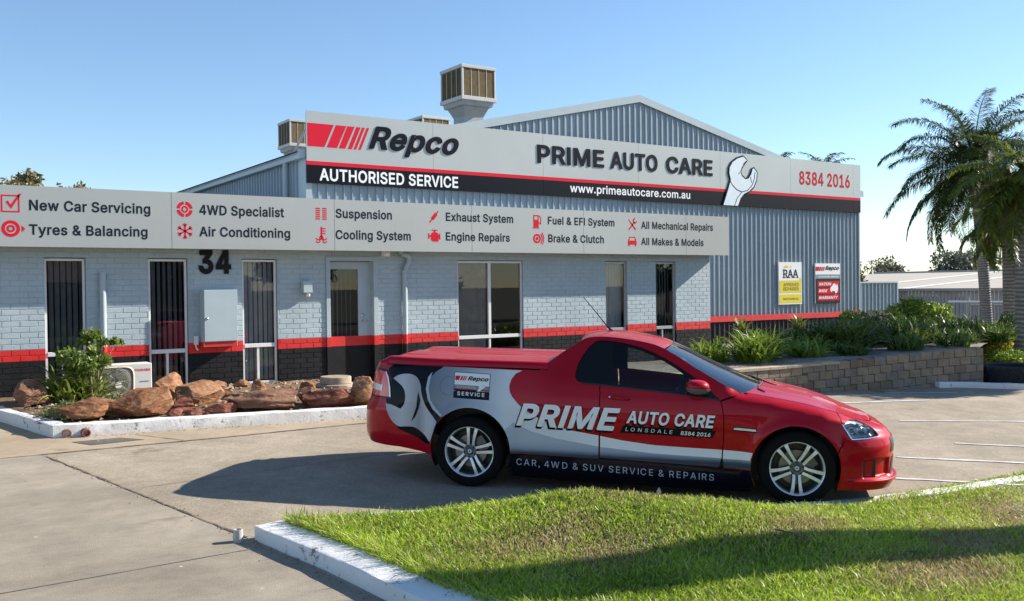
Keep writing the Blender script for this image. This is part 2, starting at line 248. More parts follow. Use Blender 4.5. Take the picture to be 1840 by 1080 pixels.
 's': (365, ["300,338 280,357 256,371 224,381 182,384 148,381 114,369 88,354 65,332 51,304 47,272 53,236 71,210 104,186 152,169 212,155 238,147 252,137 259,130 265,122 268,104 262,80 244,62 216,50 184,45 150,49 124,60 104,80 94,107 38,94 36,92 45,62 61,40 82,19 110,4 144,-5 178,-8 224,-5 262,7 288,23 311,46 326,76 331,108 325,142 307,170 276,194 230,209 172,223 140,234 124,243 113,256 109,276 114,300 132,317 156,329 184,333 218,328 240,317 257,300 268,277 320,289 323,292 314,316"]),
 't': (227, ["126,470 66,470 65,380 64,379 7,378 6,328 8,327 64,327 65,326 65,92 72,52 92,21 124,3 166,-4 192,-3 210,1 213,4 202,52 200,54 186,51 168,50 150,53 136,62 128,76 126,94 126,326 128,327 202,327 204,328 204,378 202,379 126,380"]),
 'u': (410, ["356,378 298,379 296,378 296,150 293,122 283,98 264,74 248,62 238,58 226,53 202,50 164,56 137,76 119,106 114,142 114,378 112,379 54,379 53,378 53,136 57,96 70,58 88,32 116,11 146,-1 180,-5 222,0 256,17 285,46 298,69 298,1 356,0 357,2"]),
 'v': (389, ["370,378 306,379 304,378 228,166 196,62 193,66 161,166 85,378 82,379 20,379 18,378 164,0 224,0 227,2"]),
 'w': (567, ["544,378 482,379 480,378 427,188 398,69 395,74 383,132 362,214 316,378 314,379 252,378 206,214 170,67 169,68 153,142 87,378 86,379 24,378 138,2 140,0 198,0 199,2 263,224 283,306 284,306 319,172 368,2 370,0 428,1"]),
 'x': (379, ["351,378 282,378 233,306 190,235 149,302 100,378 30,378 154,194 22,0 92,1 148,86 188,153 229,88 286,1 357,0 225,192"]),
 'y': (389, ["370,378 306,379 304,378 228,166 194,63 161,166 85,378 82,379 18,378 163,0 151,-36 143,-54 131,-72 126,-78 118,-84 104,-89 86,-90 64,-86 61,-88 48,-134 48,-139 64,-143 96,-145 118,-143 140,-135 160,-123 178,-106 188,-90 204,-58"]),
 ' ': (188, []),
}
def _area(P): return sum(P[i-1][0]*P[i][1]-P[i][0]*P[i-1][1] for i in range(len(P)))/2
def _inside(p, P):
    c = False
    for i in range(len(P)):
        (x0, y0), (x1, y1) = P[i-1], P[i]
        if (y0 > p[1]) != (y1 > p[1]) and p[0] < (x1-x0)*(p[1]-y0)/(y1-y0)+x0: c = not c
    return c
def _fat(P, d):
    n = len(P); out = []
    for i in range(n):
        a, b, c = Vector(P[i-1]), Vector(P[i]), Vector(P[(i+1) % n]); e, f = (b-a).normalized(), (c-b).normalized()
        n0, n1 = Vector((e.y, -e.x)), Vector((f.y, -f.x)); m = n0+n1
        k = 2/max(m.length_squared, 0.9); out.append(tuple(b+m*(d*k)))
    return out
def text2d(body, bold=0.0, spacing=1.0):
    V, F = [], []; x = 0.0
    for ch in body:
        adv, L = GLYPHS[ch]; loops = [[tuple(int(t)/1000 for t in q.split(',')) for q in l.split()] for l in L]
        if loops:
            big = max(loops, key=lambda P: abs(_area(P))); sgn = 1 if _area(big) > 0 else -1
            loops = [P if sgn > 0 else P[::-1] for P in loops]
            outer = [P for P in loops if _area(P) > 0]; holes = [P for P in loops if _area(P) <= 0]
            for P in outer:
                G = [P]+[h for h in holes if _inside(h[0], P)]
                if bold: G = [_fat(q, bold) for q in G]
                b = len(V); W_, tr = tri2d(G)
                V += [(x+p[0], p[1]) for p in W_]; F += [tuple(b+i for i in t) for t in tr]
        x += adv/1000*spacing+2*bold*0.55
    return V, F
_cap = {}
def letters(mb, body, u0, u1, v0, vcap, fn, bold=0.02, depth=0.0, shear=0.0, spacing=1.0, mi=0):
    """text from u0 to u1, baseline v0, capital height up to vcap; fn(u, v, w) puts it in space, w>0 toward the back"""
    v, f = text2d(body, bold, spacing)
    if bold not in _cap:
        hv, _ = text2d('H', bold); _cap[bold] = (min(p[1] for p in hv), max(p[1] for p in hv))
    c0, c1 = _cap[bold]
    sv = (vcap-v0)/(c1-c0)
    v = [(x+shear*y*0.72*0+shear*(y-c0), y-c0) for x, y in v]
    x0 = min(p[0] for p in v); x1 = max(p[0] for p in v); su = (u1-u0)/(x1-x0)
    P = [(u0+(x-x0)*su, v0+y*sv) for x, y in v]
    n = len(P)
    # weld by position so that borders can be found
    key = {}; idx = []
    Q = []
    for p in P:
        k = (round(p[0], 5), round(p[1], 5))
        if k not in key: key[k] = len(Q); Q.append(p)
        idx.append(key[k])
    F = []
    for q in f:
        g = [idx[i] for i in q]
        if len(set(g)) < 3: continue
        a = sum(Q[g[i]][0]*Q[g[(i+1) % len(g)]][1]-Q[g[(i+1) % len(g)]][0]*Q[g[i]][1] for i in range(len(g)))
        F.append(tuple(g) if a > 0 else tuple(g[::-1]))
    front = [fn(u, w, 0) for u, w in Q]
    if not depth: return mb.add(front, F, mi)
    n = len(Q); ed = {}
    for g in F:
        for i in range(len(g)): ed[(g[i], g[(i+1) % len(g)])] = 1
    sides = [(b, a, a+n, b+n) for (a, b) in ed if (b, a) not in ed]
    sides = [s_[::1] for s_ in sides]
    return mb.add(front+[fn(u, w, depth) for u, w in Q], F+sides, mi)

def ring2d(cx, cy, r, n=24, a0=0, a1=2*math.pi):
    return [(cx+r*math.cos(a0+(a1-a0)*i/n), cy+r*math.sin(a0+(a1-a0)*i/n)) for i in range(n)]
def arcband(cx, cy, r0, r1, a0, a1, n=14):
    A = [(cx+r1*math.cos(a0+(a1-a0)*i/n), cy+r1*math.sin(a0+(a1-a0)*i/n)) for i in range(n+1)]
    B = [(cx+r0*math.cos(a0+(a1-a0)*i/n), cy+r0*math.sin(a0+(a1-a0)*i/n)) for i in range(n, -1, -1)]
    return A+B
def bar2d(x0, y0, x1, y1, w):
    dx, dy = x1-x0, y1-y0; L = math.hypot(dx, dy); nx, ny = -dy/L*w/2, dx/L*w/2
    return [(x0-nx, y0-ny), (x1-nx, y1-ny), (x1+nx, y1+ny), (x0+nx, y0+ny)]
def ss(a, b, x): 
    t = min(1, max(0, (x-a)/(b-a))); return t*t*(3-2*t)
def interp(xs, ys, x):
    return float(np.interp(x, xs, ys))
def hermite(xs, ys):
    """smooth monotone-ish 1-D curve through points"""
    xs = list(xs); ys = list(ys); n = len(xs); d = [(ys[i+1]-ys[i])/(xs[i+1]-xs[i]) for i in range(n-1)]
    m = [d[0]]+[0 if d[i-1]*d[i] <= 0 else 2*d[i-1]*d[i]/(d[i-1]+d[i]) for i in range(1, n-1)]+[d[-1]]
    def f(x):
        if x <= xs[0]: return ys[0]+m[0]*(x-xs[0])
        if x >= xs[-1]: return ys[-1]+m[-1]*(x-xs[-1])
        i = 0
        while x > xs[i+1]: i += 1
        h = xs[i+1]-xs[i]; t = (x-xs[i])/h
        return (2*t**3-3*t*t+1)*ys[i]+(t**3-2*t*t+t)*h*m[i]+(-2*t**3+3*t*t)*ys[i+1]+(t**3-t*t)*h*m[i+1]
    return f
def catmull(P, k=6, closed=False):
    n = len(P); out = []
    rng = range(n if closed else n-1)
    for i in rng:
        p0 = P[(i-1) % n] if closed or i > 0 else P[0]; p1 = P[i]; p2 = P[(i+1) % n]; p3 = P[(i+2) % n] if closed or i+2 < n else P[-1]
        for j in range(k):
            t = j/k
            out.append(tuple(0.5*((2*b)+(-a+c)*t+(2*a-5*b+4*c-d)*t*t+(-a+3*b-3*c+d)*t**3) for a, b, c, d in zip(p0, p1, p2, p3)))
    if not closed: out.append(tuple(P[-1]))
    return out

def ground_z(x, y):
    yy = min(max(y, -17.0), 4.0)
    g = 0.366-0.007*min(max(x, -30), 40)+0.03*yy
    return g-1.75*ss(27, 37, x)*ss(-14, 2, y)
# ------------------------------------------------------------------ materials
BLUEGREY = (0.385, 0.455, 0.485); RED = (0.60, 0.016, 0.014); CHAR = (0.012, 0.0125, 0.014)
m_brick = M('paint_bluegrey', BLUEGREY, 0.62, var=0.10, scale=1.3, detail=8, bump=0.25, bscale=60)
m_bred = M('paint_red', RED, 0.55, var=0.08, scale=3.0, bump=0.2, bscale=60)
m_bblk = M('paint_charcoal', CHAR, 0.6, var=0.3, scale=3.0, bump=0.3, bscale=60, spec=0.2)
m_mortar = M('mortar_bluegrey', (0.375, 0.443, 0.472), 0.8, var=0.1, scale=8)
m_white = M('white_paint', (0.78, 0.78, 0.76), 0.45, var=0.04, scale=3)
m_alu = M('frame_white', (0.72, 0.72, 0.70), 0.35, var=0.05, scale=6)
m_alugrey = M('frame_grey', (0.42, 0.43, 0.44), 0.35, metal=0.3, var=0.06, scale=6)
m_dark = M('dark_void', (0.012, 0.012, 0.013), 0.9)
m_room = M('room_dark', (0.05, 0.05, 0.05), 0.9)
m_blind = M('blind_fabric', (0.26, 0.265, 0.27), 0.8, var=0.1, scale=10)
m_blindlight = M('blind_light', (0.62, 0.63, 0.63), 0.8, var=0.1, scale=6)
m_film = M('window_film', (0.30, 0.285, 0.27), 0.7, var=0.25, scale=3)
m_pane = glass('window_glass', (0.88, 0.90, 0.91), 0.0, 1.7)
m_navy = M('navy', (0.005, 0.0075, 0.013), 0.5, spec=0.08)
m_ink = M('letter_navy', (0.013, 0.020, 0.030), 0.5, spec=0.12)
m_signred = M('sign_red', (0.62, 0.016, 0.035), 0.4, spec=0.12)
m_silver = M('sign_silver', (0.45, 0.455, 0.43), 0.36, metal=0.3, var=0.03, scale=0.5, bump=0.12, bscale=1.3)
m_joint = M('joint_line', (0.10, 0.11, 0.12), 0.7)
m_wht = M('letter_white', (0.82, 0.82, 0.82), 0.4)
m_black = M('black_plastic', (0.008, 0.008, 0.0085), 0.5, spec=0.2)
m_steel = M('steel', (0.55, 0.55, 0.55), 0.3, metal=0.9)

def ground_mat(name, c1, c2, c3, speck, sscale, stain=0.6, streak=None):
    """paving: large stains, mid mottling and small aggregate"""
    m = bpy.data.materials.new(name); m.use_nodes = True
    nt = m.node_tree; b = nt.nodes['Principled BSDF']; b.inputs['Roughness'].default_value = 0.85; b.inputs['Specular IOR Level'].default_value = 0.25
    tc = nt.nodes.new('ShaderNodeTexCoord'); N = nt.nodes.new; Lk = nt.links.new
    mp = N('ShaderNodeMapping'); Lk(tc.outputs['Object'], mp.inputs[0])
    if streak: mp.inputs['Scale'].default_value = streak[0]; mp.inputs['Rotation'].default_value = (0, 0, streak[1])
    n1 = N('ShaderNodeTexNoise'); n1.inputs['Scale'].default_value = 0.55; n1.inputs['Detail'].default_value = 8; n1.inputs['Roughness'].default_value = 0.68
    Lk(mp.outputs[0], n1.inputs['Vector'])
    r1 = N('ShaderNodeValToRGB'); e = r1.color_ramp.elements; e[0].position = 0.30; e[1].position = 0.72
    e[0].color = (*c1, 1); e[1].color = (*c2, 1); k = e.new(0.52); k.color = (*c3, 1)
    Lk(n1.outputs['Fac'], r1.inputs[0])
    v = N('ShaderNodeTexVoronoi'); v.inputs['Scale'].default_value = sscale; Lk(tc.outputs['Object'], v.inputs['Vector'])
    r2 = N('ShaderNodeValToRGB'); f = r2.color_ramp.elements; f[0].position = 0.0; f[1].position = 1.0
    f[0].color = (1-speck, 1-speck, 1-speck, 1); f[1].color = (1+speck, 1+speck, 1+speck, 1)
    Lk(v.outputs['Color'], r2.inputs[0])
    mx = N('ShaderNodeMix'); mx.data_type = 'RGBA'; mx.blend_type = 'MULTIPLY'; mx.inputs[0].default_value = 1
    Lk(r1.outputs[0], mx.inputs[6]); Lk(r2.outputs[0], mx.inputs[7])
    n3 = N('ShaderNodeTexNoise'); n3.inputs['Scale'].default_value = 2.3; n3.inputs['Detail'].default_value = 9; n3.inputs['Roughness'].default_value = 0.8
    Lk(mp.outputs[0], n3.inputs['Vector'])
    r3 = N('ShaderNodeValToRGB'); g = r3.color_ramp.elements; g[0].position = 0.36; g[1].position = 0.62
    g[0].color = (stain, stain, stain, 1); g[1].color = (1.08, 1.08, 1.08, 1); Lk(n3.outputs['Fac'], r3.inputs[0])
    m2 = N('ShaderNodeMix'); m2.data_type = 'RGBA'; m2.blend_type = 'MULTIPLY'; m2.inputs[0].default_value = 0.8
    Lk(mx.outputs[2], m2.inputs[6]); Lk(r3.outputs[0], m2.inputs[7]); Lk(m2.outputs[2], b.inputs['Base Color'])
    # oil drips and pale droppings, each with a shape of its own
    n4 = N('ShaderNodeTexNoise'); n4.inputs['Scale'].default_value = 1.35; n4.inputs['Detail'].default_value = 3; n4.inputs['Roughness'].default_value = 0.55
    Lk(tc.outputs['Object'], n4.inputs['Vector']); r4 = N('ShaderNodeValToRGB'); q = r4.color_ramp.elements; q[0].position = 0.665; q[0].color = (1, 1, 1, 1); q[1].position = 0.73; q[1].color = (0.62, 0.60, 0.58, 1); Lk(n4.outputs['Fac'], r4.inputs[0])
    m3 = N('ShaderNodeMix'); m3.data_type = 'RGBA'; m3.blend_type = 'MULTIPLY'; m3.inputs[0].default_value = 1; Lk(m2.outputs[2], m3.inputs[6]); Lk(r4.outputs[0], m3.inputs[7])
    v2 = N('ShaderNodeTexVoronoi'); v2.inputs['Scale'].default_value = 2.6; v2.inputs['Randomness'].default_value = 1; Lk(tc.outputs['Object'], v2.inputs['Vector'])
    r5 = N('ShaderNodeValToRGB'); q = r5.color_ramp.elements; q[0].position = 0.030; q[0].color = (0.55, 0.52, 0.47, 1); q[1].position = 0.045; q[1].color = (0, 0, 0, 1); Lk(v2.outputs['Distance'], r5.inputs[0])
    m4 = N('ShaderNodeMix'); m4.data_type = 'RGBA'; m4.blend_type = 'LIGHTEN'; m4.inputs[0].default_value = 0.7; Lk(m3.outputs[2], m4.inputs[6]); Lk(r5.outputs[0], m4.inputs[7]); Lk(m4.outputs[2], b.inputs['Base Color'])
    bp = N('ShaderNodeBump'); bp.inputs['Strength'].default_value = 0.35; bp.inputs['Distance'].default_value = 0.004
    Lk(v.outputs['Distance'], bp.inputs['Height']); Lk(bp.outputs[0], b.inputs['Normal'])
    return m
m_agg = ground_mat('exposed_aggregate', (0.25, 0.208, 0.155), (0.40, 0.335, 0.255), (0.325, 0.272, 0.205), 0.22, 75, 0.72)
m_conc = ground_mat('driveway_concrete', (0.22, 0.185, 0.14), (0.385, 0.335, 0.265), (0.305, 0.263, 0.205), 0.05, 120, 0.72, ((0.75, 1.05, 1), 0.35))
m_tan = ground_mat('tan_concrete', (0.31, 0.24, 0.16), (0.44, 0.36, 0.265), (0.375, 0.30, 0.215), 0.07, 120, 0.8)
m_earth = ground_mat('earth', (0.10, 0.09, 0.06), (0.2, 0.18, 0.13), (0.14, 0.13, 0.09), 0.1, 20)
m_bitumen = ground_mat('bitumen', (0.05, 0.05, 0.05), (0.085, 0.083, 0.08), (0.065, 0.064, 0.062), 0.2, 60)
m_crack = M('crack_dark', (0.045, 0.036, 0.028), 0.95, var=0.4, scale=20)
m_line = M('line_paint', (0.56, 0.54, 0.50), 0.7, var=0.22, scale=9, detail=8)

# ------------------------------------------------------------------ ground sheets
def sheet(name, x0, x1, y0, y1, step, lift, mat, clip=None):
    nx, ny = max(1, round((x1-x0)/step)), max(1, round((y1-y0)/step)); mb = MB()
    mb.grid(lambda u, v: (x0+(x1-x0)*u, y0+(y1-y0)*v, ground_z(x0+(x1-x0)*u, y0+(y1-y0)*v)+lift), nx, ny)
    return struct(mb.build(name, mat, smooth=True))
def polysheet(name, pts, lift, mat, step=1.0):
    """an outline laid on the ground, cut fine enough to follow it"""
    bm = bmesh.new()
    pts, tris = tri2d([pts])
    vs = [bm.verts.new((x, y, 0)) for x, y in pts]
    for t in tris:
        try: bm.faces.new([vs[i] for i in t])
        except ValueError: pass
    xs = [p[0] for p in pts]; ys = [p[1] for p in pts]
    for a, lo, hi in ((0, min(xs), max(xs)), (1, min(ys), max(ys))):
        k = math.ceil(lo/step)*step
        while k < hi:
            no = Vector((1, 0, 0)) if a == 0 else Vector((0, 1, 0))
            bmesh.ops.bisect_plane(bm, geom=bm.verts[:]+bm.edges[:]+bm.faces[:], plane_co=no*k, plane_no=no); k += step
    for v in bm.verts: v.co.z = ground_z(v.co.x, v.co.y)+lift
    for f in bm.faces:
        if f.normal.z < 0: f.normal_flip()
    me = bpy.data.meshes.new(name); bm.to_mesh(me); bm.free(); me.materials.append(mat)
    o = bpy.data.objects.new(name, me); C.objects.link(o); return struct(o)

mb = MB()
gx = [-2500, -400, -120, -60]+list(range(-30, 42, 2))+[48, 60, 120, 400, 2500]
gy = [-2500, -400, -120, -60, -36]+list(range(-30, 8, 2))+[12, 20, 40, 120, 400, 2500]
mb.add([(x, y, ground_z(x, y)-0.02) for x in gx for y in gy],
       [(i*len(gy)+j, (i+1)*len(gy)+j, (i+1)*len(gy)+j+1, i*len(gy)+j+1) for i in range(len(gx)-1) for j in range(len(gy)-1)])
struct(mb.build('ground', m_earth, smooth=True))
# paved yard: exposed aggregate; smooth driveway slab to the left of the joint; tan apron round the planter
polysheet('car_park', [(-9, -9.2), (-9, 3), (24, 3), (30, -4), (30, -12.5), (2.0, -12.5), (2.0, -9.2)], 0.0, m_agg)
polysheet('driveway', [(-14, -19.5), (-14, -4.35), (1.47, -4.30), (1.90, -6.42), (2.33, -8.53), (2.70, -11.0), (3.6, -19.5)], 0.005, m_conc)
polysheet('apron', [(-14, -4.33), (-14, 0.0), (5.9, 0.0), (5.9, -4.10), (3.6, -4.22), (1.46, -4.26)], 0.005, m_tan)
sheet('road', -200, 200, -32, -21, 8, 0.004, m_bitumen)

def ground_strip(name, path, w, lift, mat, jit=0.0, n=40):
    """thin painted line or open joint laid along the ground"""
    P = [Vector((x, y)) for x, y in path]; pts = []
    for a, b in zip(P[:-1], P[1:]):
        k = max(2, int((b-a).length/0.12)); pts += [a+(b-a)*i/k for i in range(k)]
    pts.append(P[-1]); mb = MB(); vs = []
    for i, p in enumerate(pts):
        d = (pts[min(i+1, len(pts)-1)]-pts[max(i-1, 0)]).normalized(); nn = Vector((-d.y, d.x))
        for sgn in (-1, 1):
            q = p+nn*(sgn*w/2*(1+random.uniform(-jit, jit)))+nn*random.uniform(-jit, jit)*w*0.4
            vs.append((q.x, q.y, ground_z(q.x, q.y)+lift))
    mb.add(vs, [(2*i, 2*i+2, 2*i+3, 2*i+1) for i in range(len(pts)-1)])
    return struct(mb.build(name, mat))
ground_strip('expansion_joint', [(1.30, -4.29), (1.47, -4.30), (1.90, -6.42), (2.33, -8.53)], 0.020, 0.010, M('joint_rust', (0.11, 0.075, 0.05), 0.95, var=0.5, scale=9), 0.8)
ground_strip('expansion_joint', [(-4, -8.96), (0.62, -8.93), (2.25, -8.84)], 0.014, 0.010, M('saw_cut', (0.20, 0.18, 0.155), 0.9), 0.3)
ground_strip('expansion_joint', [(1.9, -6.42), (6, -6.0), (12, -5.6)], 0.010, 0.006, M('faint_joint', (0.17, 0.145, 0.12), 0.9), 0.5)
ground_strip('expansion_joint', [(1.46, -4.27), (3.6, -4.23), (5.9, -4.11), (9, -4.0)], 0.014, 0.011, m_crack, 0.6)
ground_strip('expansion_joint', [(2.6, -3.52), (3.0, -4.2)], 0.014, 0.011, m_crack, 0.6)
for a, b, w in [((9.54, -9.25), (12.4, -12.1), 0.065), ((8.45, -9.80), (10.4, -11.8), 0.065), ((10.94, -9.1), (13.6, -11.9), 0.065),
                ((12.70, -6.16), (14.25, -6.68), 0.08), ((14.4, -5.75), (15.6, -6.35), 0.07), ((11.9, -7.7), (14.9, -9.6), 0.06)]:
    ground_strip('parking_line', [a, b], w, 0.007, m_line, 0.25)

# ------------------------------------------------------------------ brick office
office = thing('brick_office', 'low painted brick office, blue-grey above a red stripe and charcoal base, behind the rock garden', 'building', (7, 0, 0.35))
def ochild(mb, name, mats, par=None, **k):
    o = mb.build(name, mats, None, **k); p = par or office
    o.parent = p; o.matrix_parent_inverse = p.matrix_world.inverted() if par is None else Matrix()
    return o
office.location = (7, 0, 0.35)
bpy.context.view_layer.update()
BX0, BX1, COURSE, BW = -3.0, 16.085, 0.0861, 0.241
ZTOP = 2.526
OPEN = [(2.09, 2.67, 0.42, ZTOP), (3.585, 4.20, 0.42, ZTOP), (5.09, 5.70, 0.42, ZTOP), (6.59, 7.58, 0.30, 2.57),
        (9.28, 10.81, 0.42, ZTOP), (12.955, 13.56, 0.42, ZTOP), (14.395, 15.0, 0.42, ZTOP)]
def band(z): return 0 if z > 1.150 else (1 if z > 0.978 else 2)
mb = MB()
for k in range(-3, 28):                       # every brick is a raised face with its own slight set
    z0 = 0.290+k*COURSE; z1 = z0+COURSE
    off = (BW/2 if k % 2 else 0)-0.06
    x = BX0-BW+off
    while x < BX1:
        segs = [(max(x, BX0), min(x+BW-0.009, BX1))]
        for a, b, c, d in OPEN:
            if z0+0.02 < d and z1-0.02 > c:
                segs = [q for s_ in segs for q in ((s_[0], min(s_[1], a)), (max(s_[0], b), s_[1])) if q[1]-q[0] > 0.012]
        y = -0.0048-random.uniform(-0.0012, 0.0016)
        for a, b in segs:
            t = random.uniform(-0.0012, 0.0012); h0, h1 = z0+0.0045, z1-0.0045; e = 0.003
            mb.add([(a, 0, h0), (b, 0, h0), (b, 0, h1), (a, 0, h1), (a+e, y+t, h0+e), (b-e, y-t, h0+e), (b-e, y-t, h1-e), (a+e, y+t, h1-e)],
                   [(4, 5, 6, 7), (0, 1, 5, 4), (1, 2, 6, 5), (2, 3, 7, 6), (3, 0, 4, 7)], band((z0+z1)/2))
        x += BW
xs = sorted({BX0, BX1, *[o[0] for o in OPEN], *[o[1] for o in OPEN]}); zs = sorted({0.0, 0.978, 1.150, 2.70, 0.30, 0.42, ZTOP, 2.57})
for i in range(len(xs)-1):                    # mortar plane with the openings left out
    for j in range(len(zs)-1):
        cx, cz = (xs[i]+xs[i+1])/2, (zs[j]+zs[j+1])/2
        if any(a < cx < b and c < cz < d for a, b, c, d in OPEN): continue
        mb.quad((xs[i], 0, zs[j]), (xs[i+1], 0, zs[j]), (xs[i+1], 0, zs[j+1]), (xs[i], 0, zs[j+1]), {0: 3, 1: 1, 2: 2}[band(cz)])
for a, b, c, d in OPEN:                       # brick reveals, painted in the same bands
    for lo, hi in ((c, 0.978), (0.978, 1.150), (1.150, d)):
        mb.quad((a, 0.13, lo), (a, -0.004, lo), (a, -0.004, hi), (a, 0.13, hi), band((lo+hi)/2))
        mb.quad((b, -0.004, lo), (b, 0.13, lo), (b, 0.13, hi), (b, -0.004, hi), band((lo+hi)/2))
    mb.quad((a, -0.004, d), (b, -0.004, d), (b, 0.13, d), (a, 0.13, d), 0)
    mb.box(a, b, -0.02, 0.13, c-0.05, c, 2)
mb.quad((BX1, 0, 0), (BX1, 3.0, 0), (BX1, 3.0, 2.7), (BX1, 0, 2.7), 0)
mb.quad((BX0, 9, 0), (BX0, 0, 0), (BX0, 0, 3.3), (BX0, 9, 3.3), 0)
ochild(mb, 'wall', [m_brick, m_bred, m_bblk, m_mortar])
# rooms behind the windows
mb = MB()
mb.quad((BX0, 2.6, 0.3), (BX1-0.05, 2.6, 0.3), (BX1-0.05, 2.6, 2.69), (BX0, 2.6, 2.69)); mb.quad((BX0, 0.14, 0.3), (BX1-0.05, 0.14, 0.3), (BX1-0.05, 2.6, 0.3), (BX0, 2.6, 0.3))
mb.quad((BX0, 0.14, 2.695), (BX0, 2.6, 2.695), (BX1-0.05, 2.6, 2.695), (BX1-0.05, 0.14, 2.695))
ochild(mb, 'interior', m_room)

def vblinds(x0, x1, z0, z1, y, mat, ang, gap=0.085, w=0.089):
    b = MB(); x = x0+0.03
    while x < x1-0.02:
        a = ang+random.uniform(-0.12, 0.12); dx, dy = math.cos(a)*w/2, math.sin(a)*w/2
        bow = 0.008
        b.quad((x-dx, y-dy, z0), (x, y+bow, z0), (x, y+bow, z1), (x-dx, y-dy, z1)); b.quad((x, y+bow, z0), (x+dx, y+dy, z0), (x+dx, y+dy, z1), (x, y+bow, z1))
        x += gap
    return b
def window(x0, x1, z0, z1, ztr, mull, fm, blind, ang, mullup=None):
    f = MB(); y0, y1 = 0.035, 0.085; t = 0.035
    f.box(x0, x0+t, y0, y1, z0, z1); f.box(x1-t, x1, y0, y1, z0, z1)
    f.box(x0+t, x1-t, y0, y1, z1-t, z1); f.box(x0+t, x1-t, y0, y1, z0, z0+t)
    f.box(x0+t, x1-t, y0-0.012, y1, ztr-0.03, ztr+0.035)
    f.box(mull-0.02, mull+0.02, y0, y1, z0+t, ztr-0.03)
    if mullup: f.box(mullup-0.03, mullup+0.03, y0-0.006, y1, ztr+0.035, z1-t)
    w = ochild(f, 'window', fm, bevel=0.003, seg=1)
    g = MB(); g.quad((x0+0.01, 0.062, z0), (x1-0.01, 0.062, z0), (x1-0.01, 0.062, z1), (x0+0.01, 0.062, z1))
    po = ochild(g, 'pane', m_pane, w); po.matrix_parent_inverse = w.matrix_world.inverted()
    if blind:
        bo = ochild(vblinds(x0, x1, z0+0.05, z1-0.02, 0.19, blind, ang), 'blind', blind, w)
    return w
window(2.092, 2.662, 0.42, 2.512, 1.06, 2.34, m_alu, m_blind, 0.62)
window(3.588, 4.192, 0.42, 2.512, 1.03, 3.87, m_alu, m_blind, 0.7)
window(5.093, 5.692, 0.42, 2.512, 1.06, 5.36, m_alu, m_blindlight, 0.42)
w4 = window(9.283, 10.805, 0.42, 2.512, 1.03, 10.03, m_alu, None, 0, 10.03)
window(12.958, 13.555, 0.42, 2.512, 1.06, 13.25, m_alugrey, m_blindlight, 0.1)
window(14.398, 14.995, 0.42, 2.512, 1.05, 14.62, m_alugrey, m_blind, 0.55)
g = MB(); g.grid(lambda u, v: (9.33+0.66*u, 0.12+0.01*math.sin(u*25), 0.48+2.0*v), 24, 2); ochild(g, 'curtain', m_film, w4)
g = MB()
for i in range(9):
    g.tube([(10.1+0.07*i, 0.22+0.03*(i % 2), 0.5), (10.1+0.07*i, 0.22, 2.46)], 0.012, 5)
# glazed door in its recess
d = MB(); y0 = 0.10
d.box(6.66, 6.715, y0, y0+0.045, 1.150, 2.49); d.box(7.247, 7.50, y0, y0+0.045, 1.150, 2.49); d.box(6.715, 7.247, y0, y0+0.045, 2.355, 2.49)
d.box(6.66, 7.50, y0, y0+0.045, 0.978, 1.150, 1); d.box(6.66, 7.50, y0, y0+0.045, 0.37, 0.978, 2)
dp = ochild(d, 'door', [m_brick, m_bred, m_bblk])
f = MB()
for lo, hi, mi in ((0.32, 0.978, 2), (0.978, 1.150, 1), (1.150, 2.50, 0)):
    f.box(6.585, 6.66, -0.03, 0.125, lo, hi, mi); f.box(7.50, 7.585, -0.03, 0.125, lo, hi, mi)
f.box(6.585, 7.585, -0.03, 0.125, 2.50, 2.575, 0)
ochild(f, 'door_frame', [m_brick, m_bred, m_bblk], dp)
g = MB(); g.quad((6.71, 0.12, 1.145), (7.25, 0.12, 1.145), (7.25, 0.12, 2.36), (6.71, 0.12, 2.36)); ochild(g, 'pane', m_pane, dp)
ochild(vblinds(6.70, 7.26, 1.15, 2.35, 0.24, m_blind, 0.9), 'blind', m_blind, dp)
h = MB(); h.tube([(7.33, 0.10, 1.42), (7.33, 0.05, 1.42), (7.40, 0.045, 1.42)], 0.012, 8); ochild(h, 'handle', m_steel, dp, smooth=True); h = MB(); h.lathe([(0.0, 0.02), (0.028, 0.016), (0.03, 0)], 16, Matrix.Translation((7.33, 0.10, 1.52)) @ Matrix.Rotation(math.pi/2, 4, 'X'))
ochild(h, 'lock', m_steel, dp, smooth=True)
for c in dp.children: c.matrix_parent_inverse = dp.matrix_world.inverted()
# everything above was laid out in world coordinates
# roof behind the fascia, soffit and downpipes
r = MB(); r.quad((-3, 0.0, 2.70), (-3, -0.36, 2.70), (16.30, -0.36, 2.70), (16.30, 0.0, 2.70)); ochild(r, 'soffit', m_mortar)
r = MB(); prof = []
x = -3.0
while x < 7.35: prof += [(x, 0.0), (x+0.05, 0.028), (x+0.09, 0.028), (x+0.14, 0.0)]; x += 0.19
prof.append((7.40, 0.0))
for (xa, za), (xb, zb) in zip(prof[:-1], prof[1:]): r.quad((xa, -0.3, 3.36+za), (xb, -0.3, 3.36+zb), (xb, 9.2, 4.12+zb), (xa, 9.2, 4.12+za))
r.quad((7.40, -0.3, 3.36), (16.28, -0.3, 3.36), (16.28, 2.98, 3.62), (7.40, 2.98, 3.62)); r.quad((-3, 9.2, 0.3), (-3, 9.2, 4.12), (7.4, 9.2, 4.12), (7.4, 9.2, 0.3))
ochild(r, 'roof', M('zinc_roof', (0.40, 0.42, 0.43), 0.4, metal=0.5, var=0.1, scale=2))
for px, h_ in ((3.3, 0.28), (1.9, 0.12)): v_ = MB(); v_.tube([(px, 7.6, 3.95), (px, 7.6, 4.02+h_)], 0.03, 8); ochild(v_, 'vent_pipe', m_white)
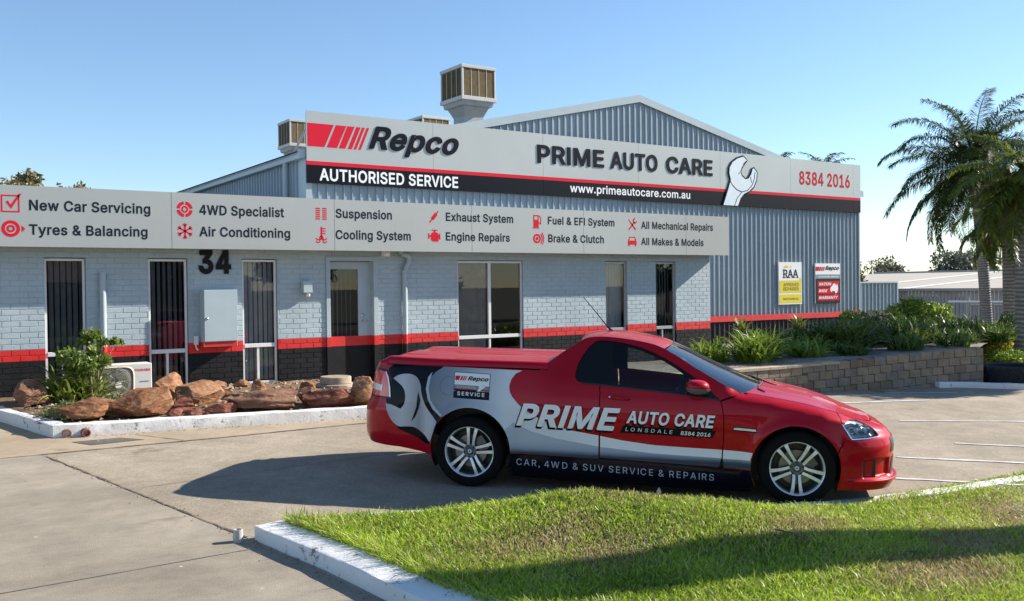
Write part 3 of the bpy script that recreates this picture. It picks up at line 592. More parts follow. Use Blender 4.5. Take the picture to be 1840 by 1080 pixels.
def pipe(path, r_, caps_z):
    b = MB()
    for p, q in zip(path[:-1], path[1:]):
        cuts = [p[2]]+[z for z in (1.150, 0.978) if min(p[2], q[2]) < z < max(p[2], q[2])]+[q[2]]
        for a, c in zip(cuts[:-1], cuts[1:]):
            ta = (a-p[2])/(q[2]-p[2]) if q[2] != p[2] else 0; tc_ = (c-p[2])/(q[2]-p[2]) if q[2] != p[2] else 1
            A = Vector(p).lerp(Vector(q), ta); B = Vector(p).lerp(Vector(q), tc_)
            b.tube([A, B], r_, 12, band((a+c)/2))
    return b
ochild(pipe([(2.90, -0.06, 2.30), (2.90, -0.06, 0.33)], 0.047, 0), 'downpipe', [m_brick, m_bred, m_bblk], smooth=True, angle=40)
ochild(pipe([(8.02, -0.10, 2.69), (8.03, -0.10, 2.63), (8.20, -0.08, 2.60), (8.20, -0.07, 2.50), (8.115, -0.06, 2.34), (8.11, -0.06, 0.33)], 0.047, 0), 'downpipe', [m_brick, m_bred, m_bblk], smooth=True, angle=40)

# ------------------------------------------------------------------ service sign (fascia) over the office wall
FY = -0.38
fsign = thing('service_sign', 'long silver fascia sign listing workshop services with red icons, above the office windows', 'sign', (7, FY, 2.67))
bpy.context.view_layer.update()
def child_of(par):
    inv = par.matrix_world.inverted()
    def f(mb, name, mats, **k):
        o = mb.build(name, mats, par, **k); o.matrix_parent_inverse = inv; return o
    return f
fch = child_of(fsign)
JX = [-2.0, 1.12, 3.866, 6.602, 9.387, 12.078, 14.969, 16.335]
b = MB()
for a, c in zip(JX[:-1], JX[1:]): b.box(a+0.0035, c-0.0035, FY, FY+0.03, 2.668, 3.552)
fch(b, 'panel', m_silver)
b = MB(); b.box(-3, 16.325, FY+0.012, FY+0.05, 2.674, 3.546); b.box(16.24, 16.325, FY+0.05, -0.015, 2.674, 3.54); b.box(-3, 16.24, FY+0.05, FY+0.10, 2.674, 2.74)
fch(b, 'frame', M('sign_backing', (0.16, 0.17, 0.18), 0.5))
ffn = lambda u, v, w=0.0: (u, FY-0.002+w, v)
for s_, u0, u1, v0, v1 in [('New Car Servicing', 1.862, 3.549, 3.196, 3.352), ('Tyres & Balancing', 1.856, 3.502, 2.842, 2.996), ('4WD Specialist', 4.298, 5.700, 3.212, 3.372), ('Air Conditioning', 4.292, 5.800, 2.866, 3.024),
                         ('Suspension', 6.626, 7.707, 3.232, 3.394), ('Cooling System', 6.620, 8.083, 2.864, 3.025), ('Exhaust System', 8.823, 10.334, 3.243, 3.402), ('Engine Repairs', 8.817, 10.250, 2.878, 3.036),
                         ('Fuel & EFI System', 11.170, 12.901, 3.244, 3.402), ('Brake & Clutch', 11.175, 12.609, 2.886, 3.046), ('All Mechanical Repairs', 13.645, 15.81, 3.216, 3.376), ('All Makes & Models', 13.641, 15.506, 2.866, 3.026)]:
    b = MB(); letters(b, s_, u0, u1, v0, v1, ffn, bold=0.021); fch(b, 'lettering', m_ink)
def icon(fn):
    b = MB(); fn(lambda pts, holes=(): b.poly(pts, lambda u, v: ffn(u, v), 0, holes)); return b
PI = math.pi
def rect(x0, y0, x1, y1): return [(x0, y0), (x1, y0), (x1, y1), (x0, y1)]
def ic_check(P):
    x, y = 1.62, 3.29; P(rect(x-.12, y-.13, x+.12, y+.12), [rect(x-.10, y-.11, x+.10, y+.10)[::-1]]); 
    P([(x-.06, y+.02), (x-.03, y+.04), (x+.005, y-.02), (x+.11, y+.14), (x+.15, y+.15), (x+.01, y-.08)])
def ic_tyre(P):
    x, y = 1.62, 2.925; P(ring2d(x, y, .12, 28), [ring2d(x, y, .075, 24)[::-1]]); P(ring2d(x, y, .055, 20), [ring2d(x, y, .025, 14)[::-1]])
    P([(x+.14, y-.05), (x+.19, y), (x+.14, y+.05)]); P([(x-.14, y-.05), (x-.14, y+.05), (x-.19, y)])
def ic_target(P):
    x, y = 4.07, 3.29
    for k in range(4): P(arcband(x, y, .075, .125, k*PI/2+.12, (k+1)*PI/2-.12))
    P(ring2d(x, y, .055, 20), [ring2d(x, y, .028, 14)[::-1]])
def ic_snow(P):
    x, y = 4.07, 2.945
    for k in range(6):
        a = k*PI/3+PI/6; c, s = math.cos(a), math.sin(a)
        P(bar2d(x, y, x+.125*c, y+.125*s, .024))
        for e in (-.7, .7): P(bar2d(x+.075*c, y+.075*s, x+.075*c+.05*math.cos(a+e), y+.075*s+.05*math.sin(a+e), .018))
def ic_spring(P):
    for x in (6.30, 6.42):
        for k in range(6): P(rect(x-.04, 3.195+k*.036, x+.04, 3.217+k*.036))
def ic_temp(P):
    x, y = 6.36, 2.94; P(rect(x-.015, y-.08, x+.015, y+.13))
    for k in range(3): P(rect(x+.015, y+.01+k*.04, x+.075, y+.03+k*.04))
    for yy in (-.06, -.11):
        for k in range(3): P(arcband(x-.09+.06*k+.03, y+yy, .022, .042, 0 if k % 2 else PI, PI if k % 2 else 2*PI, 6))
def ic_exh(P):
    P(bar2d(8.53, 3.27, 8.62, 3.37, .07)); P(bar2d(8.475, 3.205, 8.54, 3.28, .025)); P(bar2d(8.62, 3.37, 8.66, 3.42, .025))
def ic_eng(P):
    x, y = 8.57, 2.955; P([(x-.07, y-.07), (x-.03, y-.10), (x+.09, y-.10), (x+.09, y-.04), (x+.13, y-.07), (x+.13, y+.06), (x+.09, y+.03), (x+.07, y+.07), (x-.04, y+.07), (x-.07, y+.04)])
    P(rect(x-.13, y-.05, x-.10, y+.05)); P(rect(x-.10, y-.015, x-.07, y+.015)); P(rect(x-.01, y+.07, x+.03, y+.10)); P(rect(x-.05, y+.10, x+.07, y+.12))
def ic_fuel(P):
    x, y = 10.90, 3.30; P(rect(x-.085, y-.12, x+.045, y+.12), [rect(x-.06, y+.03, x+.02, y+.095)[::-1]]); P(rect(x-.10, y-.145, x+.06, y-.125)); P(bar2d(x+.045, y-.02, x+.09, y-.06, .02)); P(bar2d(x+.09, y-.06, x+.10, y+.06, .02)); P(bar2d(x+.10, y+.06, x+.055, y+.11, .02))
def ic_brake(P):
    x, y = 10.90, 2.955; P(ring2d(x, y, .095, 26), [ring2d(x, y, .055, 20)[::-1]]); P(ring2d(x, y, .035, 14)); P(arcband(x, y, .115, .14, -.8, .8)); P(arcband(x-.02, y, .175, .195, -.7, .7))
def ic_tools(P):
    x, y = 13.39, 3.30; P(bar2d(x-.09, y-.11, x+.07, y+.06, .032)); P(bar2d(x+.10, y-.11, x-.05, y+.05, .035)); P(bar2d(x-.05, y+.05, x-.10, y+.11, .018))
    P(arcband(x+.08, y+.08, .03, .06, 1.3, 6.2, 10))
def ic_car(P):
    x, y = 13.39, 2.94; P([(x-.12, y-.07), (x+.12, y-.07), (x+.12, y+.01), (x+.08, y+.10), (x-.08, y+.10), (x-.12, y+.01)], [[(x-.085, y+.02), (x-.06, y+.08), (x+.06, y+.08), (x+.085, y+.02)]]); P(rect(x-.11, y-.10, x-.07, y-.07)); P(rect(x+.07, y-.10, x+.11, y-.07))
for f_ in (ic_check, ic_tyre, ic_target, ic_snow, ic_spring, ic_temp, ic_exh, ic_eng, ic_fuel, ic_brake, ic_tools, ic_car): fch(icon(f_), 'icon', m_signred)

# ------------------------------------------------------------------ fittings on the office wall
o34 = MB(); wfn = lambda u, v, w=0.0: (u, -0.028+w, v)
letters(o34, '34', 4.37, 4.905, 2.275, 2.665, wfn, bold=0.036, depth=0.016)
tag(o34.build('house_number', m_black), 'big black street number 34 on the blue-grey bricks', 'number sign')
mbx = thing('meter_box', 'pale grey metal meter box on the wall under the street number', 'meter box', (4.66, -0.22, 1.1)); bpy.context.view_layer.update(); mc = child_of(mbx)
m_mbox = M('meter_paint', (0.40, 0.48, 0.51), 0.4, var=0.04, scale=3)
b = MB(); b.box(4.385, 4.94, -0.205, -0.008, 1.165, 2.0); b.box(4.385, 4.94, -0.205, -0.008, 1.085, 1.165, 1); mc(b, 'body', [m_mbox, m_bred], bevel=0.006)
b = MB(); b.box(4.392, 4.935, -0.228, -0.207, 1.172, 2.012); mc(b, 'door', m_mbox, bevel=0.005)
b = MB(); b.lathe([(0, 0.03), (0.02, 0.028), (0.022, 0.0)], 16, Matrix.Translation((4.435, -0.228, 1.545)) @ Matrix.Rotation(PI/2, 4, 'X')); mc(b, 'lock', m_steel, smooth=True)
b = MB(); b.box(4.275, 4.345, -0.05, -0.008, 1.12, 1.26); b.tube([(4.30, -0.04, 1.12), (4.31, -0.05, 1.06), (4.335, -0.05, 1.03)], 0.013, 8); mc(b, 'conduit', m_white, bevel=0.003)
sl = thing('wall_light', 'small boxy grey wall light left of the glazed door', 'wall light', (6.2, -0.05, 1.9)); bpy.context.view_layer.update(); mc = child_of(sl)
b = MB(); b.box(6.12, 6.285, -0.13, -0.008, 1.94, 2.147); mc(b, 'housing', m_mbox, bevel=0.008)
b = MB(); b.lathe([(0.0, -0.07), (0.03, -0.065), (0.035, -0.02), (0.025, 0.0)], 14, Matrix.Translation((6.225, -0.07, 1.94))); mc(b, 'sensor', m_white, smooth=True)
sc_ = thing('security_camera', 'small white security camera under the soffit beside the bent downpipe', 'camera', (7.72, -0.06, 2.66)); bpy.context.view_layer.update(); mc = child_of(sc_)
b = MB(); b.box(7.66, 7.80, -0.11, -0.008, 2.585, 2.695); mc(b, 'bracket', m_white, bevel=0.006)
b = MB(); b.lathe([(0.0, -0.05), (0.03, -0.042), (0.045, -0.01), (0.045, 0.0)], 16, Matrix.Translation((7.73, -0.11, 2.645)) @ Matrix.Rotation(PI/2, 4, 'X') @ Matrix.Rotation(PI, 4, 'X')); mc(b, 'dome', m_white, smooth=True)
# ------------------------------------------------------------------ corrugated workshop shed
SX0, SX1, SYF, RIDGE, EAVE = 7.45, 25.75, 3.0, 6.87, 4.83
SXM = (SX0+SX1)/2; SLOPE = (RIDGE-EAVE)/(SXM-SX0)
def gz(x): return RIDGE-SLOPE*abs(x-SXM)
m_clad = M('steel_bluegrey', (0.275, 0.34, 0.385), 0.45, var=0.07, scale=0.8)
m_cladk = M('steel_charcoal', (0.012, 0.0125, 0.014), 0.6, var=0.15, scale=1.0)
m_trim = M('trim_bluegrey', (0.36, 0.43, 0.46), 0.42, var=0.06, scale=1.5)
m_roof = M('roof_steel', (0.45, 0.47, 0.48), 0.4, metal=0.4, var=0.08, scale=0.7)
shed = thing('workshop_shed', 'tall blue-grey corrugated steel shed with a gable roof behind the brick office', 'building', (SXM, 3, 0.2)); bpy.context.view_layer.update(); sch = child_of(shed)
def ribs(a, b, pitch=0.19):
    out = []; x = a
    while x < b-0.06:
        out += [(x, 0), (x+0.062, 0), (x+0.066, -0.004), (x+0.074, -0.004), (x+0.078, 0), (x+0.140, 0), (x+0.152, -0.029), (x+0.174, -0.029)]
        x += pitch
        out.append((x-0.004, 0))
    return [q for q in out if q[0] <= b]+[(b, 0)]
def cladding(prof, place, zlo, zhi, zs=(0.955,), mats=(0, 1)):
    b = MB()
    for (xa, ya), (xb, yb) in zip(prof[:-1], prof[1:]):
        cuts = [zlo]+list(zs)+[None]
        for k in range(len(cuts)-1):
            lo = cuts[k]; ha = cuts[k+1] if cuts[k+1] is not None else zhi(xa); hb = cuts[k+1] if cuts[k+1] is not None else zhi(xb)
            b.quad(place(xa, ya, lo), place(xb, yb, lo), place(xb, yb, hb), place(xa, ya, ha), 1 if k < len(cuts)-2 else 0)
    return b
fp = ribs(SX0+0.10, SX1-0.02)
sch(cladding(fp, lambda x, y, z: (x, SYF+y, z), 0.0, gz), 'front_cladding', [m_clad, m_cladk])
lp = ribs(SYF+0.35, 30)
sch(cladding(lp, lambda x, y, z: (SX0+y, x, z), 0.0, lambda x: EAVE, zs=()), 'side_cladding', [m_clad, m_cladk])
b = MB(); b.box(16.15, SX1-0.03, SYF-0.052, SYF-0.031, 0.955, 1.12); sch(b, 'red_band', m_bred)
b = MB(); b.box(SX0-0.03, SX0+0.10, SYF-0.045, SYF+0.35, 0.2, EAVE); sch(b, 'corner_flashing', m_trim)
b = MB(); b.box(SX1-0.03, SX1+0.02, SYF-0.045, SYF+0.1, 0.2, EAVE-0.02); sch(b, 'corner_flashing', m_trim)
b = MB(); b.tube([(SX0-0.09, SYF+0.95, 0.3), (SX0-0.09, SYF+0.95, EAVE-0.05)], 0.06, 10); sch(b, 'downpipe', m_trim, smooth=True, angle=40)
b = MB()
for s_ in (-1, 1):
    a = Vector((SXM, 0, RIDGE)); e = Vector((SXM+s_*(SXM-SX0+0.18), 0, EAVE-SLOPE*0.18))
    for (ya, yb, d0, d1) in ((SYF-0.04, 31, 0.03, 0.075),):
        b.quad((a.x, ya, a.z+d1), (e.x, ya, e.z+d1), (e.x, yb, e.z+d1), (a.x, yb, a.z+d1)); b.quad((a.x, ya, a.z+d0), (e.x, ya, e.z+d0), (e.x, yb, e.z+d0), (a.x, yb, a.z+d0))
b.quad((SX1, 3.1, 0), (SX1, 30, 0), (SX1, 30, EAVE), (SX1, 3.1, EAVE)); b.add([(SX0, 30, 0), (SX1, 30, 0), (SX1, 30, EAVE), (SXM, 30, RIDGE), (SX0, 30, EAVE)], [(0, 1, 2, 3, 4)])
sch(b, 'roof', m_roof)
b = MB()
for s_ in (-1, 1):
    def bp(t, y, dz): x = SXM+s_*t; return (x, y, gz(x)+dz)
    L_ = SXM-SX0+0.20
    vs = [bp(0, SYF-0.058, -0.09), bp(L_, SYF-0.058, -0.09), bp(L_, SYF-0.058, 0.10), bp(0, SYF-0.058, 0.10), bp(0, SYF+0.15, 0.10), bp(L_, SYF+0.15, 0.10)]
    b.add(vs, [(0, 1, 2, 3), (3, 2, 5, 4)])
sch(b, 'barge_cap', m_trim)
for sx in (SX0-0.10, SX1+0.02):
    b = MB(); b.box(sx-0.05, sx+0.10, SYF-0.045, 30.5, EAVE-0.12, EAVE+0.02); sch(b, 'gutter', m_trim, bevel=0.01)

# ------------------------------------------------------------------ workshop sign board
GY = 2.90
wsign = thing('shop_sign', 'tall silver sign board with red stripe, navy band and spanner, across the shed front', 'sign', (16.5, GY, 4.2)); bpy.context.view_layer.update(); wch = child_of(wsign)
JX2 = [7.42, 10.407, 13.444, 16.494, 19.50, 22.447, 25.372, 25.74]
Z0, Z1, Z2, Z3 = 4.205, 4.582, 4.662, 5.695
b = MB()
for a, c in zip(JX2[:-1], JX2[1:]):
    b.box(a+0.003, c-0.003, GY, GY+0.03, Z2, Z3, 0); b.box(a+0.003, c-0.003, GY, GY+0.03, Z1, Z2, 1); b.box(a+0.003, c-0.003, GY, GY+0.03, Z0, Z1, 2)
wch(b, 'panel', [m_silver, m_signred, m_navy])
b = MB(); b.box(7.425, 25.735, GY+0.0305, GY+0.036, Z0+0.01, Z3-0.01); wch(b, 'frame', M('sign_backing2', (0.2, 0.21, 0.22), 0.5))
for x in (7.55, 25.6): b = MB(); b.tube([(x, GY+0.06, Z3-0.15), (x, GY+1.25, EAVE+0.0)], 0.025, 8); b.tube([(x, GY+0.066, Z0+0.02), (x, GY+0.066, Z3-0.1)], 0.028, 8); wch(b, 'brace', m_alugrey, smooth=True)
gfn = lambda u, v, w=0.0: (u, GY-0.003+w, v)
raised = lambda u, v, w=0.0: (u, GY-0.016+w, v)
b = MB()
TOPS = [7.446, 8.04, 8.09, 8.327, 8.35, 8.52, 8.56, 8.66, 8.695, 8.758, 8.80, 8.86]; BOTS = [7.446, 7.818, 7.868, 8.10, 8.14, 8.285, 8.343, 8.436, 8.476, 8.537, 8.584, 8.642]
TOPS = [7.446+(t-7.446)*0.99 for t in TOPS]
for i in range(0, 12, 2): b.poly([(BOTS[i], 4.965), (BOTS[i+1], 4.965), (TOPS[i+1], 5.445), (TOPS[i], 5.445)], gfn)
wch(b, 'red_flash', m_signred)
def logo(b, u0, u1, v0, v1, fn, depth=0.0, bold=0.034):
    """slanting heavy word mark"""
    letters(b, 'Repco', u0, u1, v0, v1, fn, bold=bold, depth=depth, shear=0.34)
b = MB(); logo(b, 8.83, 11.07, 5.005, 5.50, raised, 0.014, 0.028); wch(b, 'lettering', m_navy)
b = MB(); letters(b, 'AUTHORISED SERVICE', 7.70, 11.045, 4.265, 4.52, gfn, bold=0.02); wch(b, 'lettering', m_wht)
for s_, u0, u1 in (('PRIME', 13.27, 15.34), ('AUTO', 15.555, 17.157), ('CARE', 17.474, 19.197)):
    b = MB(); letters(b, s_, u0, u1, 4.985, 5.425, raised, bold=0.024, depth=0.014); wch(b, 'lettering', m_navy)
b = MB(); letters(b, 'www.primeautocare.com.au', 14.25, 18.34, 4.325, 4.53, gfn, bold=0.014); wch(b, 'lettering', m_wht)
b = MB(); letters(b, '8384 2016', 22.82, 25.206, 4.945, 5.35, gfn, bold=0.022); wch(b, 'lettering', M('number_red', (0.50, 0.008, 0.010), 0.5, spec=0.08))
def WR(u, v): return (19.553+(u/3.833+1180-1297)*0.0227, 5.604-(v/3.833+160-282)*0.0159)
WO = [(455, 805), (490, 690), (506, 630), (496, 585), (499, 548), (518, 512), (550, 485), (592, 468), (617, 492), (598, 512), (578, 545), (570, 572), (578, 598), (602, 620), (626, 615), (645, 585), (656, 546), (664, 541), (685, 568), (680, 620), (661, 668), (630, 700), (594, 720), (570, 752), (552, 805)]
WP = [WR(*q) for q in WO][::-1]
cx = sum(p[0] for p in WP)/len(WP); cy = sum(p[1] for p in WP)/len(WP)
def grow(P, d):
    n = len(P); out = []
    for i in range(n):
        a = Vector(P[i-1]); c = Vector(P[(i+1) % n]); t = (c-a).normalized(); out.append((P[i][0]+t.y*d, P[i][1]-t.x*d))
    return out
b = MB(); b.prism(grow(WP, 0.045), lambda u, v, w: (u, GY-0.022+w, max(v, Z0)), 0.018); wch(b, 'spanner_outline', m_navy)
b = MB(); b.prism(WP, lambda u, v, w: (u, GY-0.030+w, max(v, Z0+0.004)), 0.006)
wch(b, 'spanner', M('spanner_white', (0.66, 0.74, 0.78), 0.4, var=0.06, scale=3))
b = MB()
LN = [(500, 636), (515, 665), (545, 695), (580, 708), (620, 695), (652, 655), (668, 610), (672, 565)]
for p, q in zip(LN[:-1], LN[1:]): b.poly(bar2d(*WR(*p), *WR(*q), 0.022), lambda u, v: (u, GY-0.033, v))
for p, q in [((580, 708), (548, 750)), ((548, 750), (530, 803)), ((590, 520), (612, 494)), ((566, 575), (558, 590)), ((640, 600), (648, 640))]: b.poly(bar2d(*WR(*p), *WR(*q), 0.018), lambda u, v: (u, GY-0.033, v))
wch(b, 'spanner_line', m_navy)

# ------------------------------------------------------------------ small signs on the shed
def small_sign(name, label, x0, x1, z0, z1, y=2.93):
    t = thing(name, label, 'sign', ((x0+x1)/2, y, z0)); bpy.context.view_layer.update(); ch = child_of(t)
    b = MB(); b.box(x0, x1, y, y+0.035, z0, z1); ch(b, 'panel', m_wht)
    fn = lambda u, v, w=0.0, k=0: (x0+(x1-x0)*u, y-0.003+w-k*0.002, z1-(z1-z0)*v)
    return ch, fn
ch, fn = small_sign('approval_sign', 'yellow and white sign reading RAA approved repairer on the shed wall', 21.92, 22.935, 1.39, 2.637)
m_yel = M('sign_yellow', (0.72, 0.58, 0.02), 0.45)
up = lambda P: P[::-1]
b = MB()
flat = lambda k: (lambda u, v: fn(u, v, 0, k))
b.poly([(0.03, 0.435), (0.86, 0.435), (0.975, 0.35), (0.975, 0.73), (0.03, 0.73)], flat(0)); b.poly([(0.03, 0.765), (0.975, 0.765), (0.975, 0.97), (0.03, 0.97)], flat(0))
b.poly([(0.20, 0.135), (0.26, 0.085), (0.44, 0.085), (0.38, 0.135)], flat(0)); b.poly([(0.47, 0.135), (0.53, 0.085), (0.57, 0.085), (0.51, 0.135)], flat(0))
b.f = [f[::-1] for f in b.f]; ch(b, 'yellow_field', m_yel)
def vtext(b, s_, u0, u1, vb, vt, k=1, bold=0.02, shear=0.0): letters(b, s_, u0, u1, -vb, -vt, lambda u, v, w: fn(u, -v, 0, k), bold=bold, shear=shear)
b = MB(); vtext(b, 'RAA', 0.20, 0.84, 0.362, 0.175, bold=0.012)
for u0, u1 in ((0.17, 0.30), (0.34, 0.43), (0.40, 0.50), (0.57, 0.66), (0.63, 0.72), (0.77, 0.87)): b.poly([(u0, 0.372), (u1, 0.372), (u1, 0.355), (u0, 0.355)], flat(1))
b.poly([(0.17, 0.19), (0.25, 0.19), (0.25, 0.173), (0.17, 0.173)], flat(1)); ch(b, 'lettering', m_black)
for s_, u0, u1, vb, vt in (('APPROVED', 0.19, 0.86, 0.575, 0.495), ('REPAIRER', 0.19, 0.86, 0.675, 0.595), ('MECHANICAL', 0.19, 0.86, 0.895, 0.845)):
    b = MB(); vtext(b, s_, u0, u1, vb, vt, bold=0.005); ch(b, 'lettering', M('sign_olive', (0.10, 0.085, 0.01), 0.5) if s_ == 'APPROVED' else bpy.data.materials['sign_olive'])
ch, fn = small_sign('warranty_sign', 'white, grey, black and red nationwide warranty sign with a map, right of the yellow sign', 23.57, 24.735, 1.385, 2.605)
b = MB(); b.poly([(0, 0.38), (1, 0.38), (1, 1), (0, 1)], flat(0)); b.f = [f[::-1] for f in b.f]; ch(b, 'black_field', m_black)
b = MB(); b.poly([(0, 0.275), (1, 0.275), (1, 0.38), (0, 0.38)], flat(0)); b.f = [f[::-1] for f in b.f]; ch(b, 'grey_band', M('sign_teal', (0.17, 0.25, 0.28), 0.5))
b = MB()
for v0, v1 in ((0.445, 0.585), (0.615, 0.755), (0.785, 0.925)): b.poly([(0.09, v0), (0.95, v0), (0.95, v1), (0.09, v1)], flat(1))
for a, c in ((0.0, 0.12), (0.14, 0.19), (0.215, 0.25), (0.275, 0.30), (0.32, 0.34)): b.poly([(a, 0.185), (c, 0.185), (c+0.04, 0.085), (a+0.04, 0.085)] if a else [(0, 0.185), (c, 0.185), (c+0.04, 0.085), (0, 0.085)], flat(1))
b.f = [f[::-1] for f in b.f] if False else b.f
ch(b, 'red_field', m_signred)
b = MB(); letters(b, 'Repco', 0.39, 0.955, -0.165, -0.065, lambda u, v, w: fn(u, -v, 0, 1), bold=0.03, shear=0.34); ch(b, 'lettering', m_black)
b = MB(); vtext(b, 'AUTHORISED SERVICE', 0.11, 0.92, 0.35, 0.315, bold=0.03); ch(b, 'lettering', m_wht)
for s_, u1, vb in (('NATION', 0.63, 0.55), ('WIDE', 0.47, 0.72), ('WARRANTY', 0.90, 0.89)):
    b = MB(); vtext(b, s_, 0.13, u1, vb, vb-0.07, k=2, bold=0.025, shear=0.3); ch(b, 'lettering', m_wht)
b = MB(); b.poly([(0.58, 0.66), (0.60, 0.60), (0.66, 0.565), (0.70, 0.52), (0.76, 0.50), (0.80, 0.52), (0.80, 0.55), (0.84, 0.56), (0.86, 0.50), (0.89, 0.56), (0.91, 0.62), (0.89, 0.68), (0.85, 0.745), (0.79, 0.745), (0.76, 0.69), (0.69, 0.69), (0.62, 0.72)][::-1], flat(3))
b.poly([(0.79, 0.765), (0.83, 0.765), (0.81, 0.79)][::-1], flat(3)); ch(b, 'map', m_wht)
for o in list(C.objects):                      # flat fields face the street
    if o.type == 'MESH' and o.name.split('.')[0] in ('red_field', 'map'): pass

# ------------------------------------------------------------------ evaporative coolers on the roof
m_cream = M('cooler_cream', (0.50, 0.49, 0.45), 0.45, var=0.05, scale=3)
m_pad = M('cooler_pad', (0.33, 0.245, 0.13), 0.8, var=0.15, scale=6)
m_padline = M('cooler_slot', (0.16, 0.115, 0.06), 0.9)
m_duct = M('cooler_duct', (0.30, 0.30, 0.29), 0.45, metal=0.3, var=0.1, scale=4)
def make_cooler():
    t = thing('rooftop_cooler', 'boxy evaporative cooler with tan louvred sides on a duct, standing tall above the sign board', 'cooler', (0, 0, 0), 'evaporative coolers on the shed roof')
    hw, hd, h = 0.56, 0.60, 0.98
    b = MB(); e = 0.055
    for sx in (-1, 1):
        for sy in (-1, 1): b.box(sx*hw-(e if sx > 0 else 0), sx*hw+(e if sx < 0 else 0), sy*hd-(e if sy > 0 else 0), sy*hd+(e if sy < 0 else 0), 0.12, h)
    b.box(-hw-0.015, hw+0.015, -hd-0.015, hd+0.015, h-0.07, h+0.02); b.box(-hw-0.02, hw+0.02, -hd-0.02, hd+0.02, 0.02, 0.13)
    b.build('frame', m_cream, t, bevel=0.008, seg=1)
    for ax in (0, 1):
        for sg in (-1, 1):
            p = MB(); W_ = hd if ax == 0 else hw
            n = 4; sl = 2*(W_-e)/n
            for k in range(n):
                u0 = -W_+e+k*sl+0.008; u1 = u0+sl-0.016
                zz = 0.135
                while zz < h-0.09:
                    d0, d1 = 0.045, 0.012
                    if ax == 0: X = sg*hw; vs = [(X-sg*d0, u0, zz+0.03), (X-sg*d0, u1, zz+0.03), (X-sg*d1, u1, zz), (X-sg*d1, u0, zz)]
                    else: Y = sg*hd; vs = [(u0, Y-sg*d0, zz+0.03), (u1, Y-sg*d0, zz+0.03), (u1, Y-sg*d1, zz), (u0, Y-sg*d1, zz)]
                    p.add(vs, [(0, 1, 2, 3)]); zz += 0.024
                if ax == 0: p.box(*sorted((sg*hw-sg*0.03, sg*hw-sg*0.008)), u0-0.016, u0, 0.13, h-0.07, 1)
                else: p.box(u0-0.016, u0, *sorted((sg*hd-sg*0.03, sg*hd-sg*0.008)), 0.13, h-0.07, 1)
            if ax == 0: p.box(*sorted((sg*(hw-0.06), sg*(hw-0.05))), -hd+e, hd-e, 0.13, h-0.07, 2)
            else: p.box(-hw+e, hw-e, *sorted((sg*(hd-0.06), sg*(hd-0.05))), 0.13, h-0.07, 2)
            p.build('louvre_panel', [m_pad, M('cooler_mullion', (0.5, 0.46, 0.38), 0.6) if 'cooler_mullion' not in bpy.data.materials else bpy.data.materials['cooler_mullion'], m_padline], t)
    b = MB()
    def ringz(w, d, z): return [(-w, -d, z), (w, -d, z), (w, d, z), (-w, d, z)]
    R_ = [ringz(hw-0.05, hd-0.05, 0.02), ringz(hw-0.07, hd-0.07, -0.11), ringz(0.42, 0.44, -0.13), ringz(0.30, 0.32, -0.38), ringz(0.30, 0.32, -1.3)]
    for A, B in zip(R_[:-1], R_[1:]): b.add(A+B, [(i, i+4, (i+1) % 4+4, (i+1) % 4) for i in range(4)])
    b.build('duct', m_duct, t)
    return t
def copy_tree(o, parent=None):
    c = o.copy(); C.objects.link(c)
    if parent is not None: c.parent = parent
    for ch_ in list(o.children): copy_tree(ch_, c)
    return c
ck = make_cooler(); ck.location = (14.15, 7.5, 7.22)
for loc, lab in (((13.1, 17.9, 7.20), 'tan louvred evaporative cooler showing beyond the left end of the sign board'), ((16.6, 14.3, 7.08), 'evaporative cooler mostly hidden behind the sign board, only its top showing')):
    c2 = copy_tree(ck); c2.location = loc; c2['label'] = lab
# ------------------------------------------------------------------ rock garden in front of the office
m_kerb = M('kerb_white', (0.70, 0.69, 0.66), 0.75, scale=7, bump=0.5, bscale=30, var=0.0, var2=None)
def kerbmat():
    m = bpy.data.materials.new('kerb_paint'); m.use_nodes = True; nt = m.node_tree; b = nt.nodes['Principled BSDF']; b.inputs['Roughness'].default_value = 0.75
    tc = nt.nodes.new('ShaderNodeTexCoord'); n = nt.nodes.new('ShaderNodeTexNoise'); n.inputs['Scale'].default_value = 9; n.inputs['Detail'].default_value = 8; n.inputs['Roughness'].default_value = 0.75
    r = nt.nodes.new('ShaderNodeValToRGB'); e = r.color_ramp.elements; e[0].position = 0.355; e[0].color = (0.20, 0.17, 0.14, 1); e[1].position = 0.425; e[1].color = (0.74, 0.73, 0.70, 1)
    nt.links.new(tc.outputs['Object'], n.inputs['Vector']); nt.links.new(n.outputs['Fac'], r.inputs[0]); nt.links.new(r.outputs[0], b.inputs['Base Color'])
    bp = nt.nodes.new('ShaderNodeBump'); bp.inputs['Strength'].default_value = 0.6; bp.inputs['Distance'].default_value = 0.02
    nt.links.new(n.outputs['Fac'], bp.inputs['Height']); nt.links.new(bp.outputs[0], b.inputs['Normal']); return m
m_kerb = kerbmat()
